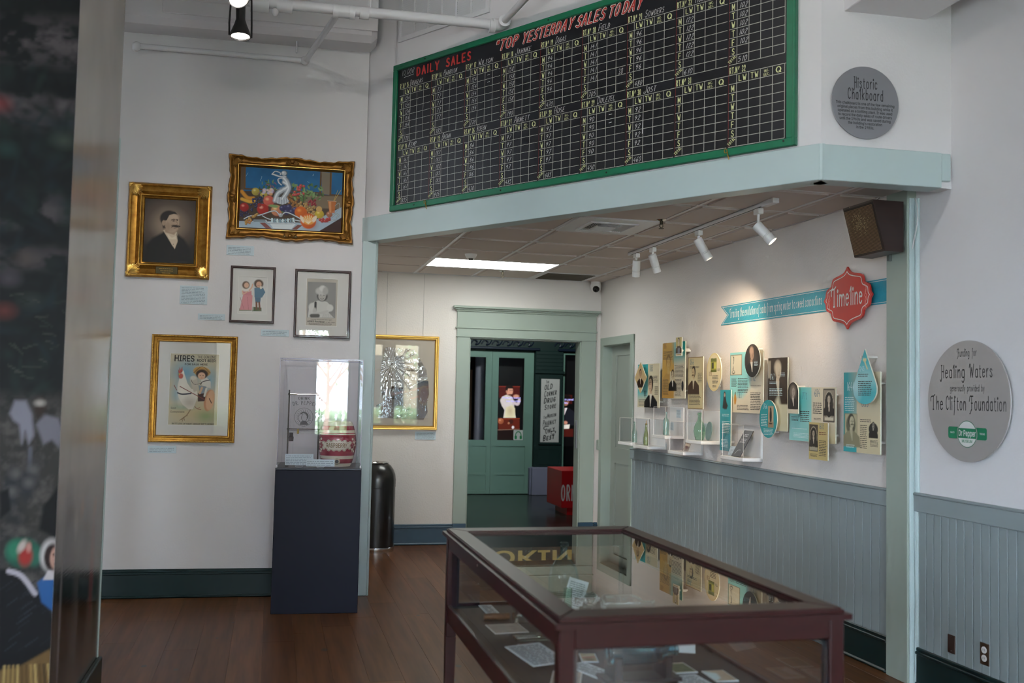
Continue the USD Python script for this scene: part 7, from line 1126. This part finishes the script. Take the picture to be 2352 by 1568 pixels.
S.line([(545, 830), (600, 890), (680, 850)], 52, '#cfc3c2').line([(690, 860), (745, 880), (765, 830)], 40, '#c8b6ba').ell(725, 785, 36, 22, '#c98d74', 0.3).ell(640, 720, 44, 58, '#c98e76', 0.12).poly([(585, 720), (590, 665), (640, 645), (690, 670), (680, 690), (620, 690), (605, 740)], '#17110f', 5).ell(600, 725, 8, 14, '#b87c66', 0.3).line([(630, 765), (668, 765)], 14, '#1a1210').line([(640, 712), (655, 712)], 6, '#241815').line([(664, 712), (676, 712)], 6, '#241815').line([(600, 790), (640, 815), (660, 790)], 8, '#e8dfd8')
S.ball(530, 1085, 36, '#a35a3c', '#d8a080', '#4a1f14').ball(660, 1090, 30, '#3a1a14').ball(630, 1110, 14, '#a06a50').ell(685, 1160, 16, 18, '#d9d2d6', 0.2); P.put(t, 'picture', SCR, 0.0)
CAP = emit('caption_glow', '#b9b4ff', 1.2); part(t, 'captions', J(typed('Press the button', 0.030, 0.045, 0.643, True, 'c', 0.30, 0.001), typed('see the video', 0.030, 0.075, 0.590, True, 'c', 0.24, 0.001)), CAP, kind='stuff')
t = thing('video_screen', 'screen right of the pilaster showing a man in a dark suit and red tie', 'screen', ST.m(4.73, 0.85, -0.20)); part(t, 'housing', bx(-0.24, -0.85, -0.05, 0.34, 1.4, -0.002, 0.004), BLACK)
P = sheet(-0.23, -0.1, 0.33, 1.35, 84, 200).fill('#060607'); S = Sketch(P, (1205, 1200), (1380, 1200), (1205, 260), 0.235, 1.24, -0.235, 0.05)
S.poly([(1200, 690), (1380, 690), (1380, 800), (1200, 780)], '#3a100c', 8).poly([(1215, 1020), (1220, 900), (1250, 850), (1340, 850), (1420, 900), (1440, 1060), (1215, 1060)], '#17181f', 6).poly([(1255, 850), (1320, 850), (1285, 940)], '#d4d0d2', 4).poly([(1270, 850), (1290, 850), (1285, 930), (1262, 980), (1225, 1010), (1222, 900)], '#7a1a20', 6).ell(1295, 760, 46, 62, '#9a6a58', 0.12).ell(1310, 730, 56, 42, '#120d0d', 0.2).poly([(1205, 1040), (1250, 1060), (1355, 1050), (1350, 1100), (1250, 1110), (1205, 1090)], '#d5cfc4', 4).ell(1300, 1030, 26, 20, '#b8806c', 0.3).poly([(1200, 1105), (1400, 1105), (1400, 1200), (1200, 1200)], '#42140f', 8).line([(1225, 670), (1280, 672)], 6, '#5a5aa8'); P.put(t, 'picture', SCR, 0.0)
part(t, 'captions', J(typed('button panel', 0.030, -0.215, 0.635, True, 'l', 0.24, 0.001), typed('of video.', 0.030, -0.22, 0.580, True, 'l', 0.15, 0.001)), CAP, kind='stuff')
t = thing('shop_window_frame', 'green frame strip at the right of the pilaster', 'window frame', ST.m(0, 0, 0)); part(t, 'stile', bx(4.498, 0.43, -0.04, 4.535, 2.26, 0.02, 0.004), SGRN); part(t, 'head', bx(4.535, 2.21, -0.04, 7.2, 2.26, 0.02, 0.004), SGRN)
REDB = mat('kiosk_red', '#b3161a', 0.35); t = thing('red_kiosk', 'red box with white lettering in the dark shop street, beside the door jamb', 'kiosk', at(3.72, 12.30, 0)); part(t, 'body', bx(0, 0, 0.10, 0.9, 0.7, 0.585, 0.006), REDB); part(t, 'foot', bx(0.10, 0.08, 0, 0.82, 0.62, 0.10), REDB)
part(t, 'kiosk_lettering', up(flat(write('ORNAMENT'[:4], 0.19, 0.0, 0.20, 0.13, 0.42, 0.3, fit=0.25), 0), -0.0008), mat('kiosk_white', '#d6d3d0', 0.5), kind='stuff')

# ------------------------------------------------------------------ the street outside the windows (seen in the glass reflections)
struct('ground_outside', bx(-40, -40, -0.3, 20, -2.75, -0.05), mat('paving', '#b9b4aa', 0.9, noise=(2, 0.4, '#77736a', (1, 1, 1)))); struct('ground_side', bx(-40, -2.75, -0.3, -4.72, 30, -0.05), MAT['paving'])
t = thing('brick_building', 'tan building across the street, mirrored in the glass', 'building', at(1.9, -14, 0)); TAN = mat('tan_brick', '#e2cfb0', 0.85, noise=(3, 0.3, '#ad9371', (1, 1, 1))); part(t, 'wall', bx(0, -4, 0, 7, 0, 5.2), TAN); part(t, 'cornice', bx(-0.1, -4.1, 5.2, 7.1, 0.12, 5.5), MATB)
for k in range(3): w_ = part(t, 'window', bx(1.0+2.0*k, -0.05, 1.0, 2.1+2.0*k, 0.02, 2.8), mat('far_window', '#3c464c', 0.2)); part(w_, 'sill', bx(0.95+2.0*k, 0, 0.9, 2.15+2.0*k, 0.08, 1.0), MATB)
LEAF = [mat(f'leaf_{k}', c, 0.6) for k, c in enumerate(('#a9bd8e', '#bccb9f', '#90a878'))]; BARK = mat('bark', '#c0a08c', 0.85)
ro = random.Random(9)
def tree(label, x, y, h, n):
    t = thing('street_tree', label, 'tree', at(x, y, 0), 'trees outside the windows'); ms = [tube([(0, 0, 0), (0.03, 0, h*0.25), (0, 0.05, h*0.5)], [0.06, 0.05, 0.04], 8)]; tips = []
    for k in range(9):
        a = ro.random()*6.28; b = np.array([math.cos(a), math.sin(a), 1.1])*h*(0.22+0.2*ro.random()); s = np.array([0, 0, h*(0.22+0.03*k)]); ms.append(tube([s, s+b*0.5+[0, 0, 0.1], s+b], [0.03, 0.02, 0.008], 6)); tips += [s+b*q for q in (0.45, 0.7, 1.0)]
    part(t, 'trunk', J(*ms), BARK, 40); v, f = [], []
    for k in range(n):
        c = np.array(tips[ro.randrange(len(tips))])+np.array([ro.gauss(0, 0.45), ro.gauss(0, 0.45), ro.gauss(0, 0.4)]); u_ = np.array([ro.gauss(0, 1) for _ in range(3)]); u_ /= np.linalg.norm(u_); w_ = np.cross(u_, [0.3, 0.5, 0.8]); w_ /= np.linalg.norm(w_); i = len(v)
        v += [c-u_*0.08, c+w_*0.04, c+u_*0.08, c-w_*0.04]; f += [(i, i+1, i+2), (i, i+2, i+3)]
    part(t, 'foliage', trimesh.Trimesh(v, f, process=False), LEAF[ro.randrange(3)], kind='stuff')
tree('slender tree outside the windows, left of the other', -1.0, -8.5, 5.5, 900); tree('leafy tree outside the windows, in front of the tan building', 5.2, -8.9, 6.0, 1300)
hv, hf = [], []
for k in range(4200):
    c = np.array([-7+15*ro.random(), -11+0.9*ro.random(), 1.05*ro.random()]); u_ = np.array([ro.gauss(0, 1) for _ in range(3)]); u_ /= np.linalg.norm(u_); w_ = np.cross(u_, [0.3, 0.5, 0.8]); w_ /= np.linalg.norm(w_); i = len(hv); hv += [c-u_*0.12, c+w_*0.07, c+u_*0.12, c-w_*0.07]; hf += [(i, i+1, i+2), (i, i+2, i+3)]
single('hedge', 'green clipped hedge across the street, seen only in reflections', 'hedge', trimesh.Trimesh(hv, hf, process=False), LEAF[2], kind='stuff')
